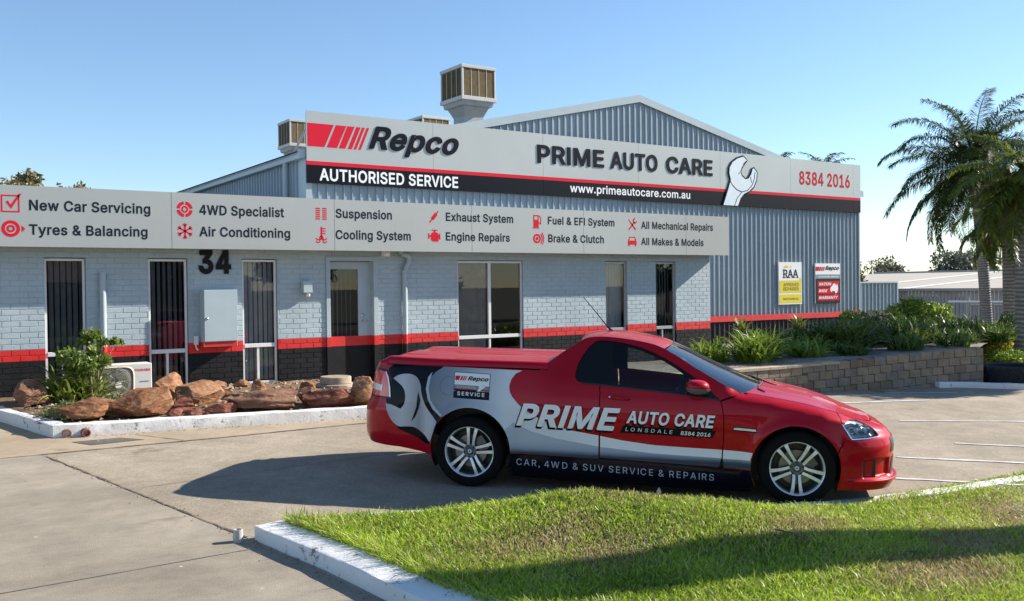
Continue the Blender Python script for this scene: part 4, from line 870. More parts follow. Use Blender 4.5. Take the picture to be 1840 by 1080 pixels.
def kerb(name, path, width, height, z_fn, mat, label, cat, round_=0.02, jit=0.006, side=1, step=0.16):
    """concrete edging along a path: outer face on the path, body to the given side"""
    P = [Vector((x, y)) for x, y in path]; pts = []
    for a, c in zip(P[:-1], P[1:]):
        k = max(1, int((c-a).length/step)); pts += [a+(c-a)*i/k for i in range(k)]
    pts.append(P[-1]); b = MB(); n = len(pts); vs = []
    prof = [(0, -0.12), (0, 0.0), (0.0, height-round_), (round_*0.3, height-round_*0.3), (round_, height), (width-round_, height), (width, height-round_), (width, -0.12)]
    for i, p in enumerate(pts):
        d0 = (pts[i]-pts[i-1]).normalized() if i else (pts[1]-pts[0]).normalized()
        d1 = (pts[i+1]-pts[i]).normalized() if i < n-1 else d0
        nn = Vector((-(d0+d1).y, (d0+d1).x)).normalized()*side; nn /= max(0.5, nn.dot(Vector((-d1.y, d1.x))*side))
        gz_ = z_fn(p.x, p.y)
        for w, h in prof:
            q = p+nn*(w+random.uniform(-jit, jit)); vs.append((q.x, q.y, gz_+h+(random.uniform(-jit, jit) if h > 0 else 0)))
    k = len(prof)
    b.add(vs, [((i*k+j), (i+1)*k+j, (i+1)*k+j+1, i*k+j+1) for i in range(n-1) for j in range(k-1)]+[tuple(range(k)), tuple((n-1)*k+j for j in range(k))[::-1]])
    o = b.build(name, mat, smooth=True, angle=35); return tag(o, label, cat)
PKF = [(1.72, -3.27), (2.6, -3.37), (3.9, -3.54), (5.2, -3.72), (5.95, -3.84)]
def pk_y(x): return interp([p[0] for p in PKF], [p[1] for p in PKF], x)
kerb('planter_kerb', [(0.92, 0.0), (1.30, -1.57), (1.72, -3.27), (2.6, -3.37), (3.9, -3.54), (5.2, -3.72), (5.95, -3.84), (6.1, -3.6), (6.3, -2.4)], 0.20, 0.155, ground_z, m_kerb,
     'worn white painted concrete kerb round the rock garden', 'kerb', side=1)
m_soil = ground_mat('soil_litter', (0.12, 0.075, 0.045), (0.26, 0.18, 0.11), (0.19, 0.125, 0.075), 0.35, 40, 0.6)
mb = MB(); sp = [(1.05, -0.01), (1.45, -1.57), (1.86, -3.12), (2.6, -3.22), (3.9, -3.38), (5.2, -3.55), (5.85, -3.66), (6.2, -2.4), (6.35, -0.9), (6.4, -0.01)]
bm = bmesh.new(); vv = [bm.verts.new((x, y, 0)) for x, y in sp]; bm.faces.new(vv)
for k in range(4, 26): bmesh.ops.bisect_plane(bm, geom=bm.verts[:]+bm.edges[:]+bm.faces[:], plane_co=(k*0.25, 0, 0), plane_no=(1, 0, 0))
for k in range(1, 16): bmesh.ops.bisect_plane(bm, geom=bm.verts[:]+bm.edges[:]+bm.faces[:], plane_co=(0, -k*0.25, 0), plane_no=(0, 1, 0))
for v in bm.verts: v.co.z = ground_z(v.co.x, v.co.y)+0.10+0.06*ss(0, 1, -v.co.y)*ss(3.6, 2.2, -v.co.y)+random.uniform(-0.012, 0.012)
bmesh.ops.recalc_face_normals(bm, faces=bm.faces)
me = bpy.data.meshes.new('garden_soil'); bm.to_mesh(me); bm.free(); me.materials.append(m_soil)
for q in me.polygons: q.use_smooth = True
struct(C.objects.link(bpy.data.objects.new('garden_soil', me)) or bpy.data.objects['garden_soil'])
def soil_z(x, y): return ground_z(x, y)+0.10+0.06*ss(0, 1, -y)*ss(3.6, 2.2, -y)

def rockmat(name, a, b_, c):
    m = bpy.data.materials.new(name); m.use_nodes = True; nt = m.node_tree; b = nt.nodes['Principled BSDF']; b.inputs['Roughness'].default_value = 0.85; b.inputs['Specular IOR Level'].default_value = 0.25
    tc = nt.nodes.new('ShaderNodeTexCoord'); mp = nt.nodes.new('ShaderNodeMapping'); mp.inputs['Scale'].default_value = (1, 1, 2.4); nt.links.new(tc.outputs['Object'], mp.inputs[0])
    n = nt.nodes.new('ShaderNodeTexNoise'); n.inputs['Scale'].default_value = 4.5; n.inputs['Detail'].default_value = 9; n.inputs['Roughness'].default_value = 0.7; n.inputs['Distortion'].default_value = 0.8
    nt.links.new(mp.outputs[0], n.inputs['Vector'])
    r = nt.nodes.new('ShaderNodeValToRGB'); e = r.color_ramp.elements; e[0].position = 0.33; e[0].color = (*a, 1); e[1].position = 0.66; e[1].color = (*c, 1); k = e.new(0.5); k.color = (*b_, 1)
    nt.links.new(n.outputs['Fac'], r.inputs[0]); nt.links.new(r.outputs[0], b.inputs['Base Color'])
    n2 = nt.nodes.new('ShaderNodeTexNoise'); n2.inputs['Scale'].default_value = 14; n2.inputs['Detail'].default_value = 8; nt.links.new(mp.outputs[0], n2.inputs['Vector'])
    bp = nt.nodes.new('ShaderNodeBump'); bp.inputs['Strength'].default_value = 0.8; bp.inputs['Distance'].default_value = 0.03; nt.links.new(n2.outputs['Fac'], bp.inputs['Height']); nt.links.new(bp.outputs[0], b.inputs['Normal'])
    return m
m_rock = [rockmat('rock_rust', (0.075, 0.03, 0.018), (0.22, 0.095, 0.045), (0.31, 0.18, 0.10)),
          rockmat('rock_tan', (0.12, 0.052, 0.028), (0.29, 0.145, 0.072), (0.37, 0.235, 0.14)),
          rockmat('rock_red', (0.07, 0.024, 0.018), (0.19, 0.065, 0.042), (0.26, 0.125, 0.08)),
          rockmat('rock_grey', (0.085, 0.045, 0.03), (0.20, 0.10, 0.062), (0.28, 0.175, 0.12))]
from mathutils import noise as mnoise
def rock_mesh(name, size, seed, planes=22, rough=0.06, strata=0.0):
    rnd = random.Random(seed); bm = bmesh.new(); bmesh.ops.create_icosphere(bm, subdivisions=5, radius=1)
    PL = []
    for _ in range(planes):
        v = Vector((rnd.gauss(0, 1), rnd.gauss(0, 1), rnd.gauss(0, 0.8))).normalized(); PL.append((v, rnd.uniform(0.50, 0.80)))
    o = Vector((seed*3.1, seed*1.7, seed*0.9))
    for v in bm.verts:
        p = v.co.copy(); p = p*(0.92/(abs(p.x)**2.6+abs(p.y)**2.6+abs(p.z)**2.6)**(1/2.6))
        for n, d in PL:
            t = p.dot(n)
            if t > d: p -= n*(t-d)
        k = 1+rough*mnoise.fractal(p*1.3+o, 1.0, 2.0, 3)+0.035*mnoise.turbulence(p*6+o, 4, True)-0.02
        if strata: k += strata*math.sin(p.z*14+3*mnoise.noise(p*1.5+o))*0.5
        p = p*k; v.co = Vector((p.x*size[0], p.y*size[1], p.z*size[2]))
    me = bpy.data.meshes.new(name); bm.to_mesh(me); bm.free()
    for q in me.polygons: q.use_smooth = True
    me.set_sharp_from_angle(angle=math.radians(18)); return me
def rock(x, y, w, d, h, mi, seed, label, rz=0.0, tilt=0.0, z=None, strata=0.0, planes=24):
    me = rock_mesh('rock', (w/2*1.36, d/2*1.2, h/2*1.28), seed, planes, strata=strata); me.materials.append(m_rock[mi])
    o = bpy.data.objects.new('rock', me); C.objects.link(o)
    o.location = (x, y, (soil_z(x, y) if z is None else z)+h*0.42); o.rotation_euler = (tilt*0.3, tilt, rz)
    return tag(o, label, 'rock', 'sandstone rocks of the rock garden')
def kr(x, d): return pk_y(x)+0.24+d/2
rock(1.72, -1.45, 0.36, 0.36, 0.36, 3, 1, 'upright brown rock against the charcoal bricks behind the shrub', 0.3, 0.3)
rock(2.18, kr(2.18, .5), 0.80, 0.50, 0.28, 0, 2, 'low broad brown rock nearest the planter corner', 0.1, 0.08, strata=0.05)
rock(2.80, kr(2.80, .5), 0.82, 0.52, 0.38, 0, 23, 'large rust brown boulder in front of the air conditioner', -0.15, -0.18)
rock(3.42, -1.75, 0.42, 0.36, 0.42, 1, 4, 'pale pointed tan rock beside the air conditioner', 0.2, 0.25, planes=16)
rock(3.72, -2.3, 0.76, 0.55, 0.38, 1, 5, 'broad rounded tan boulder standing behind the small red rocks', 0.0, 0.05)
rock(3.33, kr(3.33, .3)+0.18, 0.36, 0.28, 0.22, 2, 6, 'small blocky red rock in front of the rounded tan boulder', 0.2, 0.05, strata=0.1)
rock(3.17, kr(3.17, .2)-0.02, 0.24, 0.20, 0.14, 2, 7, 'smallest pinkish rock on the kerb beside the rust brown boulder', 0.4, 0.0)
rock(3.40, kr(3.40, .2)-0.03, 0.30, 0.20, 0.11, 2, 8, 'thin red slab rock on the kerb below the blocky red rock', 0.0, 0.0, strata=0.1)
rock(3.76, kr(3.76, .3), 0.46, 0.32, 0.19, 2, 9, 'squat red brown rock lying left of the long layered slab', -0.05, 0.0)
rock(4.42, kr(4.42, .5), 1.02, 0.52, 0.32, 3, 10, 'long layered brown slab in the middle of the kerb', -0.1, 0.06, strata=0.12)
rock(4.70, -1.9, 0.27, 0.26, 0.26, 1, 11, 'small square tan rock below the window left of the door', 0.3, 0.0)
rock(4.45, -0.75, 0.30, 0.2, 0.12, 1, 12, 'flat tan stone lying against the wall, left one of two', 0.1, 0.0)
rock(4.78, -0.85, 0.28, 0.18, 0.12, 1, 13, 'flat tan stone lying against the wall, right one of two', -0.1, 0.0)
rock(5.06, -2.95, 0.30, 0.3, 0.26, 3, 14, 'angular grey rock leaning on the low reddish rock mass', 0.5, 0.35, planes=14)
rock(5.28, kr(5.28, .45), 0.78, 0.46, 0.31, 2, 15, 'wide low reddish rock mass right of the long slab', -0.2, 0.0, strata=0.08)
rock(5.36, -2.15, 0.30, 0.26, 0.20, 0, 16, 'small brown rock in the litter in front of the brick pier', 0.2, 0.1)
rock(5.72, kr(5.72, .4), 0.36, 0.36, 0.42, 1, 17, 'round topped tan boulder at the tail of the red ute', 0.0, 0.0, planes=16)
rnd = random.Random(31)
for k, (x, y, w, h_, mi, lab) in enumerate([(2.50, -2.75, 0.30, 0.2, 3, 'brown filler stone behind the gap of the two front boulders'), (3.05, -2.75, 0.26, 0.22, 0, 'small rust stone behind the large rust brown boulder'), (4.02, -3.0, 0.34, 0.22, 0, 'rust stone wedged behind the squat red brown rock'), (4.55, -2.75, 0.42, 0.24, 1, 'tan stone lying behind the long layered slab'), (4.95, -2.45, 0.24, 0.18, 2, 'small red stone in the litter behind the grey leaning rock'), (5.55, -2.9, 0.30, 0.24, 3, 'brown stone left of the round topped boulder, behind the red mass'), (4.1, -2.1, 0.24, 0.18, 0, 'rust stone right of the broad tan boulder')]):
    rock(x, y, w, w*0.8, h_, mi, 50+k, lab, rnd.uniform(-.6, .6), rnd.uniform(-.2, .2), strata=0.06)
# loose stones and bark on the soil
mb = MB(); rnd = random.Random(3)
for _ in range(900):
    x, y = rnd.uniform(1.6, 6.2), rnd.uniform(-3.4, -0.1)
    if y < pk_y(x)+0.25: continue
    s_ = rnd.uniform(0.008, 0.035); z = soil_z(x, y)+s_*0.3; a = rnd.uniform(0, 6.28)
    R_ = Matrix.Translation((x, y, z)) @ Matrix.Rotation(a, 4, 'Z') @ Matrix.Rotation(rnd.uniform(-.5, .5), 4, 'X')
    l = s_*rnd.uniform(1, 3.2)
    mb.add([R_ @ Vector(q) for q in ((-l, 0, 0), (0, -s_, 0.2*s_), (l, 0, 0), (0, s_, 0.1*s_), (0, 0, s_*0.9))], [(0, 1, 4), (1, 2, 4), (2, 3, 4), (3, 0, 4)])
stuff(tag(mb.build('leaf_litter', M('litter', (0.20, 0.13, 0.08), 0.9, var2=(0.42, 0.31, 0.20), var=0.1, scale=30)), 'dry bark and pebbles scattered over the garden soil', 'litter'))
# round concrete cover
pc = thing('pit_cover', 'round concrete pit cover raised beside the office door', 'pit cover', (6.12, -1.45, soil_z(6.1, -1.4)-0.02)); bpy.context.view_layer.update()
m_pit = M('pit_concrete', (0.33, 0.27, 0.20), 0.85, var=0.2, scale=9, bump=0.3)
b = MB(); b.lathe([(0, 0.06), (0.30, 0.06), (0.32, 0.05), (0.33, 0.0)], 40); b.build('collar', m_pit, pc, smooth=True, angle=30)
b = MB(); b.lathe([(0, 0.175), (0.235, 0.175), (0.25, 0.165), (0.252, 0.07), (0.242, 0.06)], 40); b.build('lid', m_pit, pc, smooth=True, angle=30)
# two clay pipes and a floor grate at the kerb corner
m_clay = M('clay_pipe', (0.22, 0.075, 0.05), 0.7, var=0.25, scale=20)
for x, lab, yy in ((1.86, 'clay drain pipe end in the kerb face, left one of two', -0.01), (2.06, 'clay drain pipe end in the kerb face, right one of two', -0.06)):
    y = pk_y(x); z = ground_z(x, y)+0.058
    mt = Matrix.Translation((x, y+0.10, z)) @ Matrix.Rotation(PI/2+0.04, 4, 'X') @ Matrix.Rotation(0.05, 4, 'Y')
    b = MB(); b.lathe([(0.036, 0.0), (0.036, 0.13-yy), (0.050, 0.13-yy), (0.050, 0.0)], 24, mt); b.lathe([(0, 0.03), (0.036, 0.03)], 24, mt, 1)
    tag(b.build('drain_pipe', [m_clay, m_dark], smooth=True, angle=40), lab, 'drain pipe', 'drain pipes in the planter kerb')
polysheet('patch', [(1.86, -3.66), (2.40, -3.64), (2.62, -3.92), (2.02, -3.98)], 0.009, ground_mat('dark_patch', (0.10, 0.09, 0.08), (0.15, 0.135, 0.12), (0.125, 0.11, 0.095), 0.15, 60))

# ------------------------------------------------------------------ air conditioner
ac = thing('air_conditioner', 'white air conditioner outdoor unit standing behind the rocks', 'air conditioner', (3.05, -0.75, 0.42)); bpy.context.view_layer.update(); ach = child_of(ac)
AX0, AX1, AF = 2.66, 3.42, -0.86
b = MB(); b.box(AX0, AX1, AF, AF+0.30, 0.43, 0.925); ach(b, 'case', M('ac_white', (0.66, 0.65, 0.61), 0.45, var=0.04, scale=5), bevel=0.012)
b = MB(); b.box(AX0, AX0+0.1, AF+0.02, AF+0.28, 0.36, 0.43); b.box(AX1-0.1, AX1, AF+0.02, AF+0.28, 0.36, 0.43); ach(b, 'foot', m_black)
gr = []
b = MB(); cxg, czg = 2.92, 0.675
sq = [(cxg+0.235*math.copysign(abs(math.cos(t))**0.45, math.cos(t)), czg+0.205*math.copysign(abs(math.sin(t))**0.45, math.sin(t))) for t in [k*2*PI/48 for k in range(48)]]
b.poly(sq, lambda u, v: (u, AF-0.002, v)); ach(b, 'fan_recess', M('ac_shadow', (0.20, 0.19, 0.165), 0.7, var=0.3, scale=12))
b = MB()
for r_ in [0.04+0.022*k for k in range(8)]: b.tube([(cxg+r_*math.cos(t*2*PI/36), AF-0.012, czg+r_*math.sin(t*2*PI/36)) for t in range(37)], 0.0025, 4, caps=False)
for k in range(8): a = k*PI/4; b.tube([(cxg+0.03*math.cos(a), AF-0.014, czg+0.03*math.sin(a)), (cxg+0.20*math.cos(a), AF-0.014, czg+0.20*math.sin(a))], 0.003, 4)
ach(b, 'grille', M('grille_grey', (0.33, 0.32, 0.29), 0.5))
b = MB(); b.lathe([(0, 0.012), (0.048, 0.012), (0.05, 0.0)], 24, Matrix.Translation((cxg+0.02, AF-0.012, czg-0.055)) @ Matrix.Rotation(PI/2, 4, 'X')); ach(b, 'hub', m_white)
b = MB()
for a, c in zip(sq, sq[1:]+sq[:1]): b.quad((a[0], AF-0.012, a[1]), (c[0], AF-0.012, c[1]), (cxg+(c[0]-cxg)*1.07, AF-0.001, czg+(c[1]-czg)*1.07), (cxg+(a[0]-cxg)*1.07, AF-0.001, czg+(a[1]-czg)*1.07))
ach(b, 'fan_surround', M('ac_cream', (0.62, 0.50, 0.38), 0.5))
b = MB(); letters(b, 'TOSHIBA', 3.175, 3.40, 0.81, 0.845, lambda u, v, w: (u, AF-0.003, v), bold=0.03); ach(b, 'lettering', m_signred)
b = MB(); letters(b, 'Inverter', 3.24, 3.375, 0.645, 0.668, lambda u, v, w: (u, AF-0.003, v), bold=0.0, shear=0.2) if False else b.poly([(3.24, 0.648), (3.375, 0.648), (3.378, 0.662), (3.243, 0.662)], lambda u, v: (u, AF-0.003, v)); ach(b, 'badge', M('ac_badge', (0.2, 0.22, 0.3), 0.4))

# ------------------------------------------------------------------ plants
m_leaf = leafmat('leaf_shrub', (0.06, 0.11, 0.018), (0.24, 0.31, 0.07), 5)
m_strap = leafmat('leaf_strap', (0.07, 0.12, 0.02), (0.26, 0.31, 0.06), 4, rough=0.4)
m_strap_shade = leafmat('leaf_strap_shaded', (0.045, 0.085, 0.015), (0.17, 0.23, 0.05), 4, rough=0.4)  # darker leaf for clumps in shade; the shade is put into the colour
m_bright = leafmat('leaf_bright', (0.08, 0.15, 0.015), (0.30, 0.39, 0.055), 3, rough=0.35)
m_yellow = leafmat('leaf_yellow', (0.17, 0.17, 0.012), (0.48, 0.40, 0.03), 3)
m_darkleaf = leafmat('leaf_dark', (0.012, 0.028, 0.009), (0.045, 0.075, 0.02), 5)
m_greyleaf = leafmat('leaf_grey', (0.07, 0.085, 0.06), (0.17, 0.18, 0.13), 2)
m_rustleaf = leafmat('leaf_rust', (0.10, 0.085, 0.03), (0.24, 0.19, 0.07), 0.4)
m_orange = leafmat('leaf_orange', (0.25, 0.09, 0.02), (0.45, 0.20, 0.04), 4)
m_cover = leafmat('leaf_cover', (0.07, 0.10, 0.03), (0.22, 0.25, 0.10), 8)
m_bark = M('bark', (0.16, 0.125, 0.095), 0.9, var=0.35, scale=12, bump=0.6)
m_agave = leafmat('leaf_agave', (0.10, 0.16, 0.05), (0.30, 0.30, 0.08), 3, rough=0.4)
def leaf_cloud(pts, size, rng, aspect=2.2, droop=0.0, jitter=0.35):
    """numpy: one folded diamond leaf per point -> verts, faces"""
    n = len(pts); pts = np.asarray(pts, float)
    d = rng.normal(size=(n, 3)); d[:, 2] -= droop; d /= np.linalg.norm(d, axis=1)[:, None]
    s = rng.normal(size=(n, 3)); s -= d*(s*d).sum(1)[:, None]; s /= np.linalg.norm(s, axis=1)[:, None]
    u = np.cross(d, s); L = size*(1+jitter*rng.normal(size=(n, 1)).clip(-1.5, 1.5)); W = L/aspect
    V = np.stack([pts, pts+d*L*0.5+s*W*0.5+u*W*0.12, pts+d*L, pts+d*L*0.5-s*W*0.5+u*W*0.12], 1).reshape(-1, 3)
    F = (np.arange(n)[:, None]*4+np.array([[0, 1, 2, 3]]))
    return V, F
def npmesh(name, V, F, mats, mi=None, smooth=False):
    me = bpy.data.meshes.new(name); nv, nf = len(V), len(F); k = F.shape[1]
    me.vertices.add(nv); me.vertices.foreach_set('co', np.ascontiguousarray(V, dtype=np.float32).ravel())
    me.loops.add(nf*k); me.loops.foreach_set('vertex_index', np.ascontiguousarray(F, dtype=np.int32).ravel())
    me.polygons.add(nf); me.polygons.foreach_set('loop_start', np.arange(nf, dtype=np.int32)*k)
    try: me.polygons.foreach_set('loop_total', np.full(nf, k, dtype=np.int32))
    except Exception: pass
    for m in (mats if isinstance(mats, (list, tuple)) else [mats]): me.materials.append(m)
    if mi is not None: me.polygons.foreach_set('material_index', np.asarray(mi, dtype=np.int32))
    me.update(calc_edges=True); me.validate()
    return me
def npobj(name, V, F, mats, par=None, mi=None):
    o = bpy.data.objects.new(name, npmesh(name, V, F, mats, mi)); C.objects.link(o)
    if par is not None: o.parent = par
    return o
def clump_points(n, center, rad, rng, shell=0.55, blobs=9):
    """points crowded toward the surface of several overlapping lumps"""
    c = np.array(center, float); rad = np.array(rad, float); out = []
    B = [(c+rad*0.62*rng.normal(size=3).clip(-1.1, 1.1)*np.array([1, 1, 0.8]), rad*rng.uniform(0.32, 0.55)) for _ in range(blobs)]
    for b_, r_ in B:
        d = rng.normal(size=(n//blobs, 3)); d /= np.linalg.norm(d, axis=1)[:, None]
        out.append(b_+d*r_*(rng.uniform(shell**3, 1, size=(len(d), 1))**(1/3)))
    return np.concatenate(out)
def bushy(name, label, cat, loc, rad, n, leaf, mat, seed, group=None, trunk_h=0.2, trunk_r=0.02, blobs=9, aspect=2.0, stems=3):
    rng = np.random.default_rng(seed); t = thing(name, label, cat, loc, group)
    P = clump_points(n, (0, 0, trunk_h+rad[2]), rad, rng, blobs=blobs); P = P[P[:, 2] > 0.02]
    V, F = leaf_cloud(P, leaf, rng, aspect); npobj('foliage', V, F, mat, t)
    b = MB()
    for k in range(stems):
        a = rng.uniform(0, 6.28); q = rng.uniform(0.2, 0.6)
        b.tube([(0.02*k, 0, -0.05), (0.3*q*rad[0]*math.cos(a), 0.3*q*rad[1]*math.sin(a), trunk_h*0.7), (q*rad[0]*math.cos(a), q*rad[1]*math.sin(a), trunk_h+rad[2]*1.1)], [trunk_r, trunk_r*0.8, trunk_r*0.4], 6)
    b.build('stem', m_bark, t, smooth=True); return t
def straps(n, length, width, rng, spread=0.9, droop=1.0, base=0.12, seg=5):
    """arching strap leaves from a common base"""
    Vs, Fs = [], []
    for k in range(n):
        a = rng.uniform(0, 2*PI); el = rng.uniform(0.55, 1.5) if spread > 0.5 else rng.uniform(0.8, 1.5); L = length*rng.uniform(0.6, 1.1)
        r0 = base*math.sqrt(rng.uniform()); b0 = rng.uniform(0, 2*PI)
        p = np.array([r0*math.cos(b0), r0*math.sin(b0), 0.0]); side = np.array([-math.sin(a), math.cos(a), 0]); tw = rng.normal()*0.4
        side = side*math.cos(tw)+np.array([0, 0, math.sin(tw)])
        st = len(Vs); e = el
        for i in range(seg+1):
            w = width*(1-(i/seg)**1.6)*0.5+0.001
            Vs += [p-side*w, p+side*w]
            d = np.array([math.cos(a)*math.cos(e), math.sin(a)*math.cos(e), math.sin(e)]); p = p+d*L/seg
            e -= droop*rng.uniform(0.5, 1.3)*(0.25+i/seg)*0.62
        Fs += [(st+2*i, st+2*i+1, st+2*i+3, st+2*i+2) for i in range(seg)]
    V = np.array(Vs); V[:, 2] = np.maximum(V[:, 2], 0.005+0.01*np.random.default_rng(1).uniform(size=len(V)))
    return V, np.array(Fs)
def strap_plant(name, label, loc, n, length, width, mat, seed, droop=0.8, base=0.12, group=None, cat='plant'):
    rng = np.random.default_rng(seed); V, F = straps(n, length, width, rng, 0.9, droop, base)
    o = npobj(name, V, F, mat); o.location = loc; return tag(o, label, cat, group)

# shrub with two stems in the rock garden
rng = np.random.default_rng(5); t = thing('garden_shrub', 'leafy shrub with bare stem in the rock garden by the left window', 'shrub', (2.42, -1.35, soil_z(2.4, -1.35)))
P = np.concatenate([clump_points(2600, (0.0, 0, 0.62), (0.33, 0.30, 0.24), rng, 0.3, 10), clump_points(900, (0.13, 0, 0.86), (0.18, 0.16, 0.15), rng, 0.3, 5), clump_points(350, (-0.22, 0, 0.60), (0.16, 0.14, 0.12), rng, 0.3, 5), clump_points(130, (0.42, 0.05, 0.80), (0.09, 0.08, 0.06), rng, 0.3, 3)])
V, F = leaf_cloud(P, 0.062, rng, 2.0); npobj('foliage', V, F, m_leaf, t)
b = MB(); b.tube([(0.07, 0, -0.05), (0.06, 0, 0.3), (0.02, 0, 0.62)], [0.022, 0.02, 0.012], 8); b.tube([(0.17, 0.05, -0.05), (0.16, 0.05, 0.35), (0.20, 0.02, 0.75)], [0.018, 0.016, 0.008], 8)
b.tube([(0.17, 0.05, 0.3), (0.38, 0.05, 0.75)], [0.01, 0.005], 6); b.build('stem', m_bark, t, smooth=True)
for k, (x, y, L_, n_, lab) in enumerate([(2.50, -1.2, 0.66, 130, 'yellow green strap leaved plant beside the air conditioner'), (2.15, -1.25, 0.66, 120, 'strap leaved plant at the left foot of the shrub')]):
    strap_plant('strap_plant', lab, (x, y, soil_z(x, y)), n_, L_, 0.046, m_strap, 20+k, 0.9, 0.16, 'strap leaved plants of the rock garden')
for k, (x, y, rx, ry, lab) in enumerate([(1.98, -2.55, 0.22, 0.34, 'low grey green ground cover spilling over the planter corner'), (2.55, -2.1, 0.40, 0.25, 'low ground cover between the shrub and the front boulders'), (3.05, -2.3, 0.2, 0.2, 'small tuft of ground cover in front of the air conditioner')]):
    rng = np.random.default_rng(40+k); n_ = 1600 if k < 2 else 400
    P = np.stack([rng.normal(size=n_)*rx*0.6, rng.normal(size=n_)*ry*0.6, np.zeros(n_)], 1); r2 = (P[:, 0]/rx)**2+(P[:, 1]/ry)**2
    P[:, 2] = 0.02+0.16*np.exp(-r2)*rng.uniform(0.2, 1, n_)
    V, F = leaf_cloud(P, 0.042, rng, 3.2, -0.3); o = npobj('ground_cover_plant', V, F, m_cover); o.location = (x, y, soil_z(x, y)); tag(o, lab, 'plant', 'ground cover clumps')

# ------------------------------------------------------------------ retaining wall bed on the right
m_block = [M('block_tan', (0.29, 0.215, 0.14), 0.9, var=0.22, scale=5, bump=0.5), M('block_grey', (0.24, 0.195, 0.145), 0.9, var=0.2, scale=5, bump=0.5), M('block_brown', (0.215, 0.15, 0.095), 0.9, var=0.25, scale=5, bump=0.5)]
RW = [(9.2, -4.75), (13.35, -5.05), (13.9, -5.18), (17.12, -5.95)]
def rw_pt(s_):
    for a, c in zip(RW[:-1], RW[1:]):
        L_ = math.dist(a, c)
        if s_ <= L_: return (a[0]+(c[0]-a[0])*s_/L_, a[1]+(c[1]-a[1])*s_/L_)
        s_ -= L_
    return RW[-1]
RWL = sum(math.dist(a, c) for a, c in zip(RW[:-1], RW[1:]))
def rw_top(x): return 0.60+0.155*ss(12.6, 17.0, x)
rwall = thing('retaining_wall', 'low concrete block retaining wall holding the raised plant bed', 'wall', (13.4, -5.1, 0.1)); bpy.context.view_layer.update(); rch = child_of(rwall)
b = MB(); rnd = random.Random(11); bh, bl = 0.146, 0.262
for k in range(5):
    s_ = -0.13 if k % 2 else 0.0
    while s_ < RWL-0.02:
        a = rw_pt(max(0, s_)+0.004); c = rw_pt(min(RWL, s_+bl)-0.004); xm = (a[0]+c[0])/2
        top = rw_top(xm)-0.035*(xm < 13.2); z1 = top-k*bh-0.003; z0 = top-(k+1)*bh+0.003
        d = Vector((c[0]-a[0], c[1]-a[1])); nn = Vector((d.y, -d.x)).normalized(); j = rnd.uniform(-0.004, 0.006); e = 0.008; w = 0.18
        A = Vector(a)+nn*j; Bq = Vector(c)+nn*j; A2 = Vector(a)-nn*w; B2 = Vector(c)-nn*w; ea = d.normalized()*e
        mi = rnd.choice([0, 0, 0, 1, 1, 2])
        vs = [(A.x, A.y, z0), (Bq.x, Bq.y, z0), (Bq.x, Bq.y, z1), (A.x, A.y, z1)]
        o_ = nn*e
        vf = [(A.x+ea.x+o_.x, A.y+ea.y+o_.y, z0+e), (Bq.x-ea.x+o_.x, Bq.y-ea.y+o_.y, z0+e), (Bq.x-ea.x+o_.x, Bq.y-ea.y+o_.y, z1-e), (A.x+ea.x+o_.x, A.y+ea.y+o_.y, z1-e)]
        vb = [(A2.x, A2.y, z1), (B2.x, B2.y, z1)]
        b.add(vs+vf+vb, [(4, 5, 6, 7), (0, 1, 5, 4), (1, 2, 6, 5), (2, 3, 7, 6), (3, 0, 4, 7), (3, 2, 9, 8)], mi); s_ += bl
for i in range(len(RW)-1): # dark joints behind the blocks
    a, c = RW[i], RW[i+1]; d = Vector((c[0]-a[0], c[1]-a[1])).normalized(); nn = Vector((d.y, -d.x)); a = Vector(a)-nn*0.006; c = Vector(c)-nn*0.006
    b.quad((a.x, a.y, -0.2), (c.x, c.y, -0.2), (c.x, c.y, rw_top(c.x)-0.05), (a.x, a.y, rw_top(a.x)-0.05), 3)
e_ = RW[-1]; b.quad((e_[0], e_[1], -0.1), (e_[0]+0.3, e_[1]+2.6, -0.1), (e_[0]+0.3, e_[1]+2.6, 0.755), (e_[0], e_[1], 0.755), 1)
rch(b, 'block_face', m_block+[M('block_joint', (0.10, 0.088, 0.072), 0.95)])
b = MB(); s_ = 0.0
while s_ < 4.55:
    a = rw_pt(s_+0.004); c = rw_pt(s_+0.39); d = Vector((c[0]-a[0], c[1]-a[1])).normalized(); nn = Vector((d.y, -d.x)); z0 = rw_top((a[0]+c[0])/2)-0.035; z1 = z0+0.042
    P4 = [Vector(a)+nn*0.03, Vector(c)+nn*0.03, Vector(c)-nn*0.2, Vector(a)-nn*0.2]
    b.add([(q.x, q.y, z0) for q in P4]+[(q.x, q.y, z1) for q in P4], [(0, 1, 5, 4), (1, 2, 6, 5), (2, 3, 7, 6), (3, 0, 4, 7), (4, 5, 6, 7)], 0); s_ += 0.395
rch(b, 'cap', [M('cap_block', (0.42, 0.335, 0.23), 0.9, var=0.15, scale=5, bump=0.4)])
m_gravel = ground_mat('bed_gravel', (0.16, 0.135, 0.11), (0.34, 0.295, 0.245), (0.235, 0.20, 0.165), 0.5, 45)
mb = MB()
def bed_z(x, y):
    a = interp([9, 12.6, 17.0, 26], [0.575, 0.585, 0.725, 0.70], x); t = ss(-3.0, -0.6, y); return a*(1-t)+0.33*t+0.01*math.sin(x*3+y*2)
front = lambda x: interp([p[0] for p in RW]+[22, 27], [p[1]+0.15 for p in RW]+[-3.6, -1.0], x)
def bedpt(u, v): x = 9.2+u*17.3; y0 = front(x); y1 = 0.0 if x < 16.08 else 3.0; y = y0+(y1-y0)*v; return (x, y, bed_z(x, y))
mb.grid(bedpt, 60, 12); struct(mb.build('garden_bed', m_gravel, smooth=True))
grp = 'strap leaved clumps in the raised bed'
